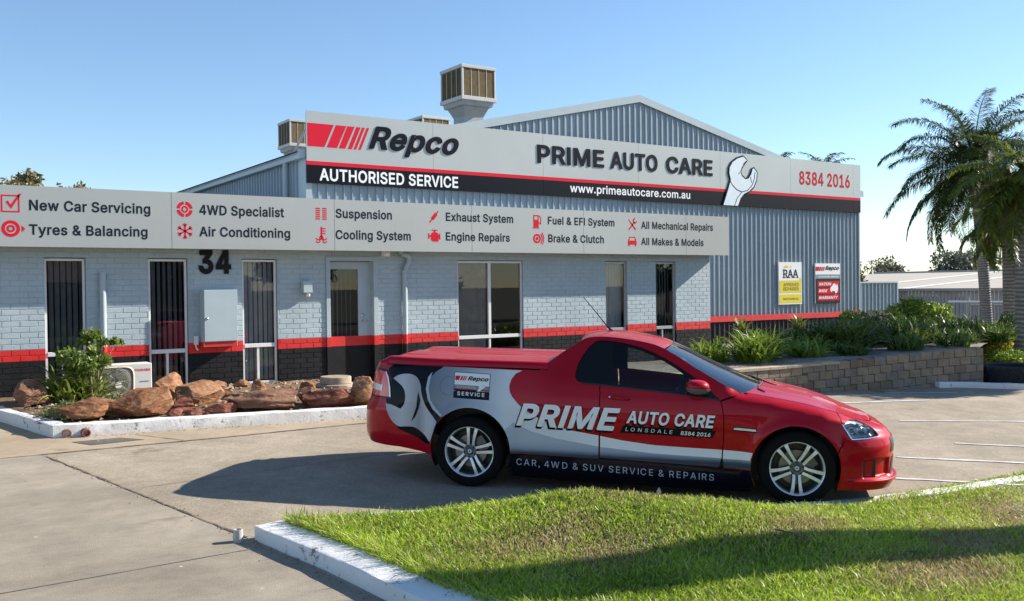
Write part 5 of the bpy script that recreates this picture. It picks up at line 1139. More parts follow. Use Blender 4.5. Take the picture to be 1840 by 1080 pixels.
BED = [(12.7, -3.3, 0.58, 80, 1, 'sunlit strap clump nearest the office corner in the raised bed'), (13.15, -3.95, 0.74, 120, 1, 'brightest strap leaved clump at the left end of the raised bed'), (13.75, -3.6, 0.72, 110, 1, 'sunlit strap leaved clump second from the left in the raised bed'), (14.9, -3.7, 0.55, 80, 1, 'small sunlit strap clump left of the biggest dark clump'),
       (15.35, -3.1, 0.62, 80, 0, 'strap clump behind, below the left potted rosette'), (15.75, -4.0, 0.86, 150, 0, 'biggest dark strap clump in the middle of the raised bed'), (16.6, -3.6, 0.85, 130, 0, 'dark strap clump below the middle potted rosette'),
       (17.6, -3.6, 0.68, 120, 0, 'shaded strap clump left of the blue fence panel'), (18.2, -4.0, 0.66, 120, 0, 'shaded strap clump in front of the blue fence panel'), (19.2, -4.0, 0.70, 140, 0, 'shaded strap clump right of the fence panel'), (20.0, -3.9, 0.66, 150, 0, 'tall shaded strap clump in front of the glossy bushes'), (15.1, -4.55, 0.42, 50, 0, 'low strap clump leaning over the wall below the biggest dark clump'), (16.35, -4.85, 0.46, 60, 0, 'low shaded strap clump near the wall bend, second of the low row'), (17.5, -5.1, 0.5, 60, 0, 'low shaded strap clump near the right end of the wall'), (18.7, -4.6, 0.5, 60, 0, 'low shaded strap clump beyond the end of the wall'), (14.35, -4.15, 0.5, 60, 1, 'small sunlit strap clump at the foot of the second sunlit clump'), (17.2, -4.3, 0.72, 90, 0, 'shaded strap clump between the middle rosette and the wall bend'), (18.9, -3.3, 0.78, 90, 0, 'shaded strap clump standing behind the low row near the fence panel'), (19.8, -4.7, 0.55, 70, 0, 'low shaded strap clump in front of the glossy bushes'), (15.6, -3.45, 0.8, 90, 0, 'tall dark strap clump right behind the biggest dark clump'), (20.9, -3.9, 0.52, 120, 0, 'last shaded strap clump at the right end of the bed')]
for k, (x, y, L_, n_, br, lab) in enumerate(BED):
    strap_plant('strap_plant', lab, (x, y, bed_z(x, y)-0.02), int(n_*2.2), L_*0.98, 0.052, m_bright if br else m_strap_shade, 60+k, 0.75, 0.30, grp)  # sunlit clumps get the brighter leaf, shaded ones the darker: light put into colour
m_pot = M('pot_black', (0.03, 0.032, 0.036), 0.35, var=0.1, scale=5)
for k, (x, y, lab) in enumerate([(18.72, 1.45, 'spiky rosette in a black pot, leftmost below the red band'), (20.95, 1.45, 'spiky rosette in a black pot below the yellow sign'), (23.55, 1.45, 'shaded spiky rosette in a pot near the shed corner')]):
    t = thing('potted_rosette', lab, 'potted plant', (x, y, 0.20), 'potted rosettes along the shed wall')
    b = MB(); b.lathe([(0, 0), (0.17, 0), (0.23, 0.50), (0.25, 0.51), (0.25, 0.56), (0.225, 0.56), (0.215, 0.50), (0, 0.50)], 28); b.build('pot', m_pot, t, smooth=True, angle=40)
    rng = np.random.default_rng(90+k); V, F = straps(46, 0.46, 0.085, rng, 0.9, 0.45, 0.04); V[:, 2] += 0.56; npobj('leaves', V, F, m_agave, t)
bushy('glossy_bush', 'tall glossy green bush in sunlight behind the shaded clumps', 'bush', (23.6, -0.6, 0.15), (1.0, 0.95, 0.62), 5200, 0.12, m_bright, 101, 'glossy bushes at the end of the bed', 0.2, 0.03)
bushy('glossy_bush', 'glossy bush with pale leaves between the fence panel and the tall bush', 'bush', (22.0, -0.3, 0.25), (0.7, 0.7, 0.42), 2600, 0.11, m_bright, 102, 'glossy bushes at the end of the bed', 0.2, 0.03)
bushy('glossy_bush', 'round glossy bush at the right end, next to the dark conifer', 'bush', (24.9, -1.3, -0.1), (0.75, 0.8, 0.5), 3000, 0.12, m_bright, 103, 'glossy bushes at the end of the bed', 0.1, 0.03)
bushy('orange_bush', 'orange tipped bush in front of the warehouse roller door', 'bush', (25.4, 1.3, 0.1), (0.45, 0.45, 0.42), 900, 0.10, m_orange, 104, None, 0.2, 0.02)
bushy('dark_conifer', 'small dark conifer left of the slim palm trunk', 'bush', (25.3, -2.2, -0.1), (0.42, 0.42, 0.62), 2200, 0.06, m_darkleaf, 105, None, 0.05, 0.02)
bushy('yellow_shrub', 'golden yellow shrub beside the thick palm trunk', 'shrub', (20.7, -4.05, 0.05), (0.62, 0.6, 0.36), 3000, 0.075, m_yellow, 106, None, 0.15, 0.02)
bushy('yellow_shrub', 'green low shrub below the golden shrub by the tractor tyre', 'shrub', (19.6, -4.7, 0.02), (0.55, 0.5, 0.26), 2200, 0.07, m_bright, 107, None, 0.02, 0.02).name = 'low_shrub'
bushy('broad_leaf_plant', 'pale broad leaved plant at the foot of the blue fence panel', 'plant', (20.6, -1.3, 0.62), (0.22, 0.22, 0.26), 260, 0.16, m_greyleaf, 108, None, 0.1, 0.015)
# kerb, grass verge and tractor tyre at the right
kerb('garden_kerb', [(15.95, -5.80), (16.3, -5.92), (17.2, -6.80), (19.0, -8.7)], 0.14, 0.10, ground_z, m_kerb, 'white painted kerb in front of the tractor tyre', 'kerb', side=1)
polysheet('verge', [(16.6, -6.1), (17.3, -6.75), (19.1, -8.6), (30, -8.6), (30, -2), (22, -3.4), (17.2, -5.8)], 0.03, m_earth)
ty = MB(); mt = Matrix.Translation((17.95, -6.05, ground_z(17.9, -6)+0.18)); R_ = 0.66
ty.lathe([(0.42, -0.15), (0.56, -0.17), (0.64, -0.13), (0.655, -0.06), (0.655, 0.06), (0.64, 0.13), (0.56, 0.17), (0.42, 0.15), (0.40, 0.0)], 64, mt, closed=True)
for k in range(26):
    a = k*2*PI/26
    for s_ in (-1, 1):
        m2 = mt @ Matrix.Rotation(a+(0.06*s_), 4, 'Z') @ Matrix.Translation((0.655, 0, s_*0.075)) @ Matrix.Rotation(s_*0.6, 4, 'X')
        ty.box(-0.02, 0.022, -0.028, 0.028, -0.085, 0.085, 0, m2)
tag(ty.build('tractor_tyre', M('rubber', (0.018, 0.018, 0.019), 0.8, var=0.2, scale=8), smooth=True, angle=40), 'black tractor tyre lying flat behind the white kerb', 'tyre')
# blue steel fence panel running on from the shed
fp_ = thing('fence_panel', 'blue-grey corrugated steel fence panel running on from the shed corner', 'fence', (26.9, 3.1, 0.2)); bpy.context.view_layer.update(); fc = child_of(fp_)
fc(cladding(ribs(25.80, 27.85), lambda x, y, z: (x, 3.08+y, z), -0.3, lambda x: 2.0, zs=()), 'sheet', [m_clad, m_cladk])
b = MB(); b.box(25.80, 27.87, 3.04, 3.11, 1.985, 2.03); b.box(27.83, 27.88, 3.04, 3.11, -0.3, 1.985); fc(b, 'capping', m_trim)
# ------------------------------------------------------------------ palms
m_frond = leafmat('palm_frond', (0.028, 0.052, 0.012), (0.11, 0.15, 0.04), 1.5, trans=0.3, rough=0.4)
m_frond2 = leafmat('palm_frond_yellowgreen', (0.055, 0.095, 0.015), (0.22, 0.27, 0.055), 1.5, trans=0.35, rough=0.4)  # lighter yellow-green fronds of the two nearer palms
m_dead = leafmat('palm_dead', (0.10, 0.06, 0.03), (0.24, 0.15, 0.08), 2, trans=0.2, rough=0.7)
def trunkmat(name, a, c):
    m = bpy.data.materials.new(name); m.use_nodes = True; nt = m.node_tree; b = nt.nodes['Principled BSDF']; b.inputs['Roughness'].default_value = 0.9
    tc = nt.nodes.new('ShaderNodeTexCoord'); w = nt.nodes.new('ShaderNodeTexWave'); w.bands_direction = 'Z'; w.inputs['Scale'].default_value = 3.2; w.inputs['Distortion'].default_value = 2.0; w.inputs['Detail'].default_value = 3
    n = nt.nodes.new('ShaderNodeTexNoise'); n.inputs['Scale'].default_value = 6; n.inputs['Detail'].default_value = 6
    r = nt.nodes.new('ShaderNodeValToRGB'); r.color_ramp.elements[0].color = (*a, 1); r.color_ramp.elements[1].color = (*c, 1)
    mx = nt.nodes.new('ShaderNodeMath'); mx.operation = 'MULTIPLY'; nt.links.new(w.outputs['Fac'], mx.inputs[0]); nt.links.new(n.outputs['Fac'], mx.inputs[1])
    m2 = nt.nodes.new('ShaderNodeMath'); m2.operation = 'MULTIPLY'; m2.inputs[1].default_value = 1.7; nt.links.new(mx.outputs[0], m2.inputs[0])
    nt.links.new(tc.outputs['Object'], w.inputs['Vector']); nt.links.new(tc.outputs['Object'], n.inputs['Vector']); nt.links.new(m2.outputs[0], r.inputs[0]); nt.links.new(r.outputs[0], b.inputs['Base Color'])
    bp = nt.nodes.new('ShaderNodeBump'); bp.inputs['Strength'].default_value = 0.8; bp.inputs['Distance'].default_value = 0.03; nt.links.new(w.outputs['Fac'], bp.inputs['Height']); nt.links.new(bp.outputs[0], b.inputs['Normal']); return m
m_ptrunk = trunkmat('palm_trunk', (0.17, 0.145, 0.125), (0.40, 0.35, 0.30))
def frond(rng, az, el, L, leaf, nl, droopk, width=0.028, plume=0.5):
    """one feather frond: arching midrib and hanging leaflets -> verts, faces (quads)"""
    K = 14; P = [np.zeros(3)]; T = []; e = el
    for i in range(K):
        d = np.array([math.cos(az)*math.cos(e), math.sin(az)*math.cos(e), math.sin(e)]); T.append(d); P.append(P[-1]+d*L/K); e -= droopk/K*(0.4+1.5*i/K)
    T.append(T[-1]); P = np.array(P); T = np.array(T); Vs, Fs = [], []
    side = np.array([-math.sin(az), math.cos(az), 0.0])
    for i in range(K):
        w0 = 0.03*(1-i/K)+0.006; w1 = 0.03*(1-(i+1)/K)+0.006; s = len(Vs)
        Vs += [P[i]-side*w0, P[i]+side*w0, P[i+1]+side*w1, P[i+1]-side*w1]; Fs.append((s, s+1, s+2, s+3))
    for j in range(nl):
        f = 0.12+0.88*j/nl; x = f*K; i = min(K-1, int(x)); t = x-i; p = P[i]*(1-t)+P[i+1]*t; d = T[i]
        ll = leaf*math.sin(min(1, 0.25+f*0.95)*PI*0.86+0.2)**0.7*rng.uniform(0.8, 1.15) if True else leaf
        for sg in (-1, 1):
            up = np.cross(side, d); v = side*sg*0.9+d*rng.uniform(0.35, 0.75)+np.array([0, 0, rng.uniform(-plume*1.1, plume*0.9)]); v /= np.linalg.norm(v)
            s = len(Vs); a = p; m_ = p+v*ll*0.5; q = m_+(v*0.8+np.array([0, 0, -0.5]))*ll*0.5; wv = np.cross(v, [0, 0, 1.0])+d*0.3; wv = wv/np.linalg.norm(wv)*width*0.5
            Vs += [a-wv*0.5, a+wv*0.5, m_+wv, m_-wv, q]; Fs.append((s, s+1, s+2, s+3)); Fs.append((s+3, s+2, s+4, s+4))
    return Vs, Fs
def palm(name, label, loc, h, r0, r1, nf, L, leaf, seed, mat, lean=(0, 0), group=None, nl=70, elr=(-0.5, 1.35), droop=(1.1, 2.2), width=0.03, azs=None, skirt=0, bulge=1.25):
    rng = np.random.default_rng(seed); t = thing(name, label, 'palm tree', loc, group)
    b = MB(); n = 16
    b.tube([(lean[0]*(i/n)**1.5, lean[1]*(i/n)**1.5, -0.3+(h+0.3)*i/n) for i in range(n+1)], [r0*(bulge-(bulge-1)*min(1, i/4))*(1-i/n)+r1*i/n for i in range(n+1)], 18); b.build('trunk', m_ptrunk, t, smooth=True)
    b = MB(); b.tube([(lean[0], lean[1], h-0.25), (lean[0], lean[1], h+0.1), (lean[0], lean[1], h+0.55)], [r1*1.15, r1*1.5, r1*0.5], 12); b.build('crownshaft', M('palm_shaft', (0.13, 0.13, 0.06), 0.6, var=0.4, scale=6) if 'palm_shaft' not in bpy.data.materials else bpy.data.materials['palm_shaft'], t, smooth=True)
    Vs, Fs = [], []
    for k in range(nf):
        az = k*2.39996+rng.uniform(-0.25, 0.25); f = k/(nf-1); el = elr[1]+(elr[0]-elr[1])*f**0.85+rng.uniform(-0.12, 0.12)
        v, q = frond(rng, az, el, L*rng.uniform(0.85, 1.1), leaf, nl, rng.uniform(*droop), width); s = len(Vs)
        o = np.array([lean[0], lean[1], h+0.25]); Vs += [p+o for p in v]; Fs += [tuple(i+s for i in g) for g in q]
    me = bpy.data.meshes.new('crown'); me.from_pydata([tuple(p) for p in Vs], [], [g if g[2] != g[3] else g[:3] for g in Fs]); me.materials.append(mat)
    o = bpy.data.objects.new('crown', me); C.objects.link(o); o.parent = t
    if skirt:
        Vs, Fs = [], []
        for k in range(skirt):
            v, q = frond(rng, rng.uniform(0, 6.28), rng.uniform(-1.0, -0.5), L*0.7, leaf*0.8, nl//2, 0.9, width); s = len(Vs)
            o_ = np.array([lean[0], lean[1], h-0.05]); Vs += [p+o_ for p in v]; Fs += [tuple(i+s for i in g) for g in q]
        me = bpy.data.meshes.new('dead_fronds'); me.from_pydata([tuple(p) for p in Vs], [], [g if g[2] != g[3] else g[:3] for g in Fs]); me.materials.append(m_dead)
        o = bpy.data.objects.new('dead_fronds', me); C.objects.link(o); o.parent = t
    return t
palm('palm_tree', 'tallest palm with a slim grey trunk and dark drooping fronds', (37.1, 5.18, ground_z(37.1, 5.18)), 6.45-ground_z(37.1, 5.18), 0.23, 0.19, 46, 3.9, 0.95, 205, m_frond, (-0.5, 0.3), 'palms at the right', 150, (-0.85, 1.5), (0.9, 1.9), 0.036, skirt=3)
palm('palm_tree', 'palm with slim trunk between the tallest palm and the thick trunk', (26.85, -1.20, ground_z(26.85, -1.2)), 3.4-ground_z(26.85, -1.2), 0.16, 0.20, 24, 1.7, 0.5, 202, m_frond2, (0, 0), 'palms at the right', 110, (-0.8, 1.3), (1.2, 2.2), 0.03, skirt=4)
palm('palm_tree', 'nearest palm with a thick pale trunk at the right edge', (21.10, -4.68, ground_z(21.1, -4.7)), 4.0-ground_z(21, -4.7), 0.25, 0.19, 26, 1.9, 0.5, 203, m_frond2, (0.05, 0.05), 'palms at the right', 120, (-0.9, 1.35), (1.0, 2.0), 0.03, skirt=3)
for k, (x, y, z, L_) in enumerate([(47.6, 24.6, 9.0, 1.7), (50.1, 23.2, 8.8, 2.2)]):
    palm('palm_tree', ['left one of two distant palm tops peeping over the sign board', 'right one of two distant palm tops peeping over the sign board'][k], (x, y, ground_z(x, y)), z-ground_z(x, y), 0.2, 0.16, 20, L_, 0.6, 210+k, m_frond, (0, 0), 'distant palms behind the shed', 36, (-0.6, 1.4), (0.9, 1.8), 0.06)
# palms and a shade tree outside the right edge, whose shadows cross the lawn and the block wall
palm('palm_tree', 'stout date palm beyond the right edge of the lawn', (14.2, -13.55, ground_z(14.2, -13.5)), 15.5, 0.34, 0.36, 30, 3.0, 0.5, 220, m_frond, (0, 0), None, 50, (-0.7, 1.3), (1.0, 1.9), 0.04)

# ------------------------------------------------------------------ broad trees
def tree(label, loc, h, rad, n, leaf, mat, seed, group=None, blobs=14, trunk_r=0.16, low=0.45, name='tree'):
    rng = np.random.default_rng(seed); t = thing(name, label, 'tree', loc, group); b = MB()
    b.tube([(0, 0, -0.3), (0.02*h, 0, h*low*0.6), (0, 0.02*h, h*low)], [trunk_r*1.3, trunk_r, trunk_r*0.8], 10)
    c = np.array([0, 0, h-rad[2]]); P = []
    for k in range(blobs):
        d = rng.normal(size=3); d /= np.linalg.norm(d); q = c+d*np.array(rad)*rng.uniform(0.35, 0.85); r_ = np.array(rad)*rng.uniform(0.22, 0.42)
        b.tube([(0, 0.02*h, h*low*0.9), tuple((np.array([0, 0, h*low])+q)/2+rng.normal(size=3)*0.1*rad[0]), tuple(q)], [trunk_r*0.5, trunk_r*0.3, trunk_r*0.1], 6)
        v = rng.normal(size=(n//blobs, 3)); v /= np.linalg.norm(v, axis=1)[:, None]; P.append(q+v*r_*(rng.uniform(0.1, 1, size=(len(v), 1))**(1/3)))
    b.build('trunk', m_bark, t, smooth=True)
    V, F = leaf_cloud(np.concatenate(P), leaf, rng, 2.2, 0.3); npobj('crown', V, F, mat, t); return t
def gzz(x, y): return ground_z(x, y)
BT = [((10.2, 66, 0), 12.2, (4.2, 4.2, 3.6), 4200, 0.42, m_rustleaf, 'rusty gum tree crown, largest one over the left end of the fascia'), ((3.5, 70, 0), 13.2, (4.0, 4, 4.0), 3600, 0.45, m_rustleaf, 'rusty gum tree crown at the left frame edge behind the office roof'), ((13.6, 70, 0), 11.2, (2.3, 2.3, 2.2), 2000, 0.38, m_rustleaf, 'small gum tree crown right of the rusty gums, just above the fascia'), ((12.3, 72, 0), 10.9, (1.4, 1.4, 1.4), 1000, 0.36, m_rustleaf, 'smallest gum crown between the big gum and the small one'),
      ((38.15, 12.3, -1.4), 5.2, (0.62, 0.62, 2.1), 3600, 0.13, m_darkleaf, 'upright green tree at the right corner of the shed'), ((70.8, 33.2, -1.4), 5.9, (2.1, 2.1, 2.0), 3000, 0.26, m_greyleaf, 'grey green tree over the warehouse roof, nearest the shed'), ((75.0, 30.6, -1.4), 6.3, (2.8, 2.4, 2.2), 3600, 0.27, m_greyleaf, 'broad grey green tree over the warehouse roof left of the tallest palm'), ((76, 27.5, -1.4), 6.6, (2.8, 2.4, 2.0), 3000, 0.3, m_greyleaf, 'grey green tree behind the trunk of the tallest palm'), ((72.2, 32.4, -1.4), 4.3, (0.8, 0.8, 0.8), 700, 0.22, m_greyleaf, 'small round grey green tree over the warehouse roof')]
for k, (loc, h, rad, n, lf, mt_, lab) in enumerate(BT): tree(lab, loc, h, rad, n, lf, mt_, 300+k, 'trees beyond the buildings')
tree('dense low shade tree beyond the right edge beside the car park', (23.4, -7.6, 0), 7.4, (2.5, 1.5, 2.3), 9000, 0.22, m_darkleaf, 330, None, 16, 0.2, 0.3)

# ------------------------------------------------------------------ neighbouring warehouse
wh = thing('warehouse', 'low pale corrugated warehouse with a cream roof behind the palms', 'building', (40.4, 8, -1.45)); bpy.context.view_layer.update(); whc = child_of(wh)
m_whwall = M('warehouse_wall', (0.40, 0.385, 0.40), 0.6, var=0.06, scale=1)
m_whroof = M('warehouse_roof', (0.46, 0.40, 0.31), 0.6, var=0.06, scale=0.8)
m_sky = M('skylight_sheet', (0.70, 0.67, 0.60), 0.5)
WX, WY0, WY1, WZ = 40.4, -9.0, 24.0, 1.66
b = MB(); y = WY0
while y < WY1:
    d = [(0, 0), (0.10, 0), (0.12, -0.025), (0.16, -0.025), (0.18, 0)]
    inside = 9.25 < y < 15.6
    for (ya, xa), (yb, xb) in zip(d[:-1], d[1:]):
        b.quad((WX+xa, y+yb, 1.22 if inside else -1.6), (WX+xa, y+ya, 1.22 if inside else -1.6), (WX+xb, y+ya, WZ), (WX+xb, y+yb, WZ))
    y += 0.18
whc(b, 'wall', m_whwall)
b = MB(); b.box(WX-0.02, WX+0.06, 9.25, 15.6, 0.70, 1.22); 
for k in range(6): b.box(WX-0.035, WX-0.02, 9.25, 15.6, 0.72+k*0.085, 0.735+k*0.085)
whc(b, 'roller_door', M('roller_grey', (0.33, 0.33, 0.34), 0.5))
b = MB(); b.quad((WX+1.5, 9, -1.6), (WX+1.5, 16, -1.6), (WX+1.5, 16, 1.3), (WX+1.5, 9, 1.3)); b.quad((WX, 9.2, -1.6), (WX+1.5, 9.2, -1.6), (WX+1.5, 9.2, 1.3), (WX, 9.2, 1.3)); whc(b, 'doorway', m_dark)
b = MB(); b.quad((WX-0.25, WY0, WZ+0.02), (WX-0.25, WY1, WZ+0.02), (WX+16, WY1, WZ+0.95), (WX+16, WY0, WZ+0.95)); b.quad((WX+32, WY0, WZ), (WX+16, WY0, WZ+0.95), (WX+16, WY1, WZ+0.95), (WX+32, WY1, WZ))
y = WY0
while y < WY1: b.box(WX-0.25, WX-0.24, y, y+0.03, WZ+0.02, WZ+0.05); y += 0.76
whc(b, 'roof', m_whroof)
for y in (10.9, 14.7, 5.6, 0.5):
    b = MB(); b.add([(WX-0.25, y, WZ+0.03), (WX-0.25, y+0.8, WZ+0.03), (WX+16, y+0.8, WZ+0.96), (WX+16, y, WZ+0.96)], [(0, 1, 2, 3)]); whc(b, 'skylight', m_sky)
b = MB(); b.box(WX-0.36, WX-0.2, WY0, WY1, WZ-0.07, WZ+0.05); b.box(WX+15.9, WX+16.1, WY0, WY1, WZ+0.95, WZ+1.05); whc(b, 'gutter', M('gutter_grey', (0.36, 0.36, 0.35), 0.5))
# wire mesh gate in front of it
mg = thing('mesh_gate', 'wire mesh gate on a pale sheet base between the palm trunks', 'gate', (33, 2.5, -1.2)); bpy.context.view_layer.update(); mc = child_of(mg)
ga, gb = Vector((39.0, 7.1, 0)), Vector((39.0, 5.3, 0)); gd = (gb-ga).normalized()
b = MB()
for s_ in (0, 0.9, (gb-ga).length): b.tube([tuple(ga+gd*s_+Vector((0, 0, -1.4))), tuple(ga+gd*s_+Vector((0, 0, 1.35)))], 0.03, 6)
for z in (0.05, 1.0): b.tube([tuple(ga+Vector((0, 0, z))), tuple(gb+Vector((0, 0, z)))], 0.03, 6)
mc(b, 'frame', M('gate_steel', (0.45, 0.44, 0.42), 0.5, metal=0.4))
b = MB(); L_ = (gb-ga).length
for k in range(int(L_/0.12)): q = ga+gd*k*0.12; b.tube([(q.x, q.y, 0.05), (q.x, q.y, 1.0)], 0.005, 3)
for k in range(9): b.tube([tuple(ga+Vector((0, 0, 0.05+k*0.11))), tuple(gb+Vector((0, 0, 0.05+k*0.11)))], 0.005, 3)
mc(b, 'mesh', M('wire_rust', (0.13, 0.10, 0.09), 0.7))
b = MB(); b.quad(tuple(ga+Vector((0, 0, -1.4))), tuple(gb+Vector((0, 0, -1.4))), tuple(gb+Vector((0, 0, 0.02))), tuple(ga+Vector((0, 0, 0.02))))
mc(b, 'sheet_base', M('gate_base', (0.42, 0.40, 0.36), 0.7, var=0.08, scale=3))
b = MB(); q = ga+gd*-0.1; b.box(33.95, 36.6, 2.3, 2.45, 0.98, 1.06) if False else b.tube([tuple(ga-gd*0.9+Vector((-0.1, 0, 1.12))), tuple(gb+Vector((-0.1, 0, 1.12)))], 0.055, 8); mc(b, 'top_rail', m_white)

# ------------------------------------------------------------------ the far side of the street, behind the photographer (seen in the panes and the paint)
for k, (x, y, h, r) in enumerate([(-34, -38, 6.5, 3.2), (-22, -40, 5.0, 2.6), (-12, -36, 7.0, 3.2), (3, -41, 5.2, 2.4), (14, -43, 4.6, 2.3), (22, -40, 6.2, 3.0), (33, -44, 5.0, 2.6), (44, -42, 6.4, 3.2), (58, -46, 6.0, 3.2)]):
    tree('street tree across the road behind the photographer, number %d of the row from the left' % (k+1) if False else ['tall street tree at the far left across the road', 'small street tree second from the left across the road', 'tall street tree third from the left across the road', 'small street tree left of the house across the road', 'lowest street tree in front of the house across the road', 'street tree right of the house across the road', 'small street tree fourth from the right end across the road', 'tall street tree before the last one across the road', 'last street tree at the right end across the road'][k], (x, y, ground_z(x, y)), h, (r, r, h*0.36), 2200, 0.42, m_darkleaf, 400+k, 'street trees across the road', 10, 0.2, 0.35)
hs = thing('street_house', 'low brick house with a hipped roof across the road', 'house', (10, -50, -0.2)); bpy.context.view_layer.update(); hc = child_of(hs)
b = MB(); b.box(1, 21, -56, -47, -0.3, 2.6); hc(b, 'wall', M('house_brick', (0.20, 0.12, 0.085), 0.85, var=0.15, scale=6))
b = MB(); b.add([(0.3, -46.3, 2.6), (21.7, -46.3, 2.6), (21.7, -56.7, 2.6), (0.3, -56.7, 2.6), (5.5, -51.5, 4.7), (16.5, -51.5, 4.7)], [(0, 1, 5, 4), (1, 2, 5), (2, 3, 4, 5), (3, 0, 4)]); hc(b, 'roof', M('house_tiles', (0.15, 0.09, 0.07), 0.8, var=0.15, scale=6))
b = MB()
for x in (3, 9, 16): b.box(x, x+2.2, -47.0, -46.96, 0.6, 2.0)
hc(b, 'window', m_dark)
# ------------------------------------------------------------------ red ute with signwriting
def paint(name, col, rough=0.35, metal=0.0, coat=0.28, spec=0.12):
    m = bpy.data.materials.new(name); m.use_nodes = True; nt = m.node_tree; b = nt.nodes['Principled BSDF']
    b.inputs['Base Color'].default_value = (*col, 1); b.inputs['Roughness'].default_value = rough; b.inputs['Metallic'].default_value = metal
    b.inputs['Coat Weight'].default_value = coat; b.inputs['Coat Roughness'].default_value = 0.012; b.inputs['Coat IOR'].default_value = 1.5; b.inputs['Specular IOR Level'].default_value = spec
    tc = nt.nodes.new('ShaderNodeTexCoord'); n = nt.nodes.new('ShaderNodeTexNoise'); n.inputs['Scale'].default_value = 2.2; n.inputs['Detail'].default_value = 2
    bp = nt.nodes.new('ShaderNodeBump'); bp.inputs['Strength'].default_value = 0.012; bp.inputs['Distance'].default_value = 0.03
    nt.links.new(tc.outputs['Object'], n.inputs['Vector']); nt.links.new(n.outputs['Fac'], bp.inputs['Height']); nt.links.new(bp.outputs[0], b.inputs['Coat Normal'])
    return m
m_red = paint('ute_red', (0.40, 0.002, 0.012), 0.35, 0.1, 0.42, 0.08)
def gradient(name, stops, axis=2, rough=0.3):
    """printed vinyl whose ink runs through several tones along one axis"""
    m = paint(name, stops[0][1], rough); nt = m.node_tree; b = nt.nodes['Principled BSDF']
    tc = nt.nodes.new('ShaderNodeTexCoord'); sp = nt.nodes.new('ShaderNodeSeparateXYZ'); r = nt.nodes.new('ShaderNodeValToRGB')
    lo, hi = stops[0][0], stops[-1][0]; mr = nt.nodes.new('ShaderNodeMapRange'); mr.inputs[1].default_value = lo; mr.inputs[2].default_value = hi
    nt.links.new(tc.outputs['Object'], sp.inputs[0]); nt.links.new(sp.outputs[axis], mr.inputs[0]); nt.links.new(mr.outputs[0], r.inputs[0])
    e = r.color_ramp.elements; e[0].position = 0; e[0].color = (*stops[0][1], 1); e[1].position = 1; e[1].color = (*stops[-1][1], 1)
    for z, c in stops[1:-1]: k = e.new((z-lo)/(hi-lo)); k.color = (*c, 1)
    nt.links.new(r.outputs[0], b.inputs['Base Color']); return m
m_vsil = gradient('vinyl_silver', [(-0.45, (0.13, 0.155, 0.20)), (-0.1, (0.26, 0.30, 0.36)), (0.15, (0.44, 0.48, 0.53)), (0.35, (0.62, 0.65, 0.68)), (1.4, (0.78, 0.80, 0.81)), (2.7, (0.76, 0.76, 0.75))], 0)
m_vsteel = gradient('vinyl_steel', [(0.30, (0.02, 0.024, 0.038)), (0.36, (0.07, 0.09, 0.13)), (0.41, (0.30, 0.35, 0.42)), (0.47, (0.42, 0.46, 0.52))], 2)
m_vnavy = paint('vinyl_navy', (0.004, 0.0045, 0.009), 0.3, 0, 0.18, 0.05)
m_vwr = gradient('vinyl_wrench', [(-0.85, (0.40, 0.41, 0.43)), (-0.68, (0.52, 0.53, 0.55)), (-0.5, (0.30, 0.31, 0.33)), (-0.42, (0.50, 0.51, 0.53)), (-0.3, (0.36, 0.37, 0.40))], 0)
m_vwhite = paint('vinyl_white', (0.80, 0.80, 0.80), 0.3)
m_vring = paint('vinyl_ring', (0.42, 0.47, 0.54), 0.3)
m_trimblk = M('trim_black', (0.012, 0.012, 0.013), 0.45)
m_gloss = paint('gloss_black', (0.008, 0.008, 0.009), 0.2)
m_chrome = M('chrome', (0.75, 0.75, 0.76), 0.12, metal=1.0)
m_rubber = M('tyre_rubber', (0.006, 0.006, 0.0065), 0.85, spec=0.15, var=0.2, scale=14)
m_alloy = M('alloy_bright', (0.74, 0.74, 0.73), 0.25, metal=0.3)
m_alloyd = M('alloy_grey', (0.11, 0.11, 0.12), 0.35, metal=0.3)
m_disc = M('brake_disc', (0.22, 0.20, 0.19), 0.4, metal=0.8)
m_seat = M('seat_cloth', (0.07, 0.07, 0.078), 0.8, var=0.2, scale=8)
m_cglass = glass('car_glass', (0.76, 0.80, 0.79), 0.0, 1.5)
m_wglass = glass('windscreen_glass', (0.40, 0.46, 0.47), 0.0, 2.5)
m_lamp = glass('lamp_glass', (0.85, 0.87, 0.88), 0.02, 1.5)
m_tail = paint('tail_red', (0.75, 0.03, 0.025), 0.15, 0, 1.0, 0.5)
m_tailw = paint('tail_clear', (0.75, 0.72, 0.64), 0.15, 0, 1.0, 0.5)

ute = thing('ute', 'red two door ute with silver and navy signwriting parked side on by the lawn', 'car')
ux = Vector((0.69646043, -0.71710251, -0.02658691)); uy = Vector((0.71735609, 0.69670671, 0.0)); uz = ux.cross(uy)
ute.matrix_world = Matrix.Translation((5.31068821, -7.33656432, 0.09411983)) @ Matrix((ux, uy, uz)).transposed().to_4x4()
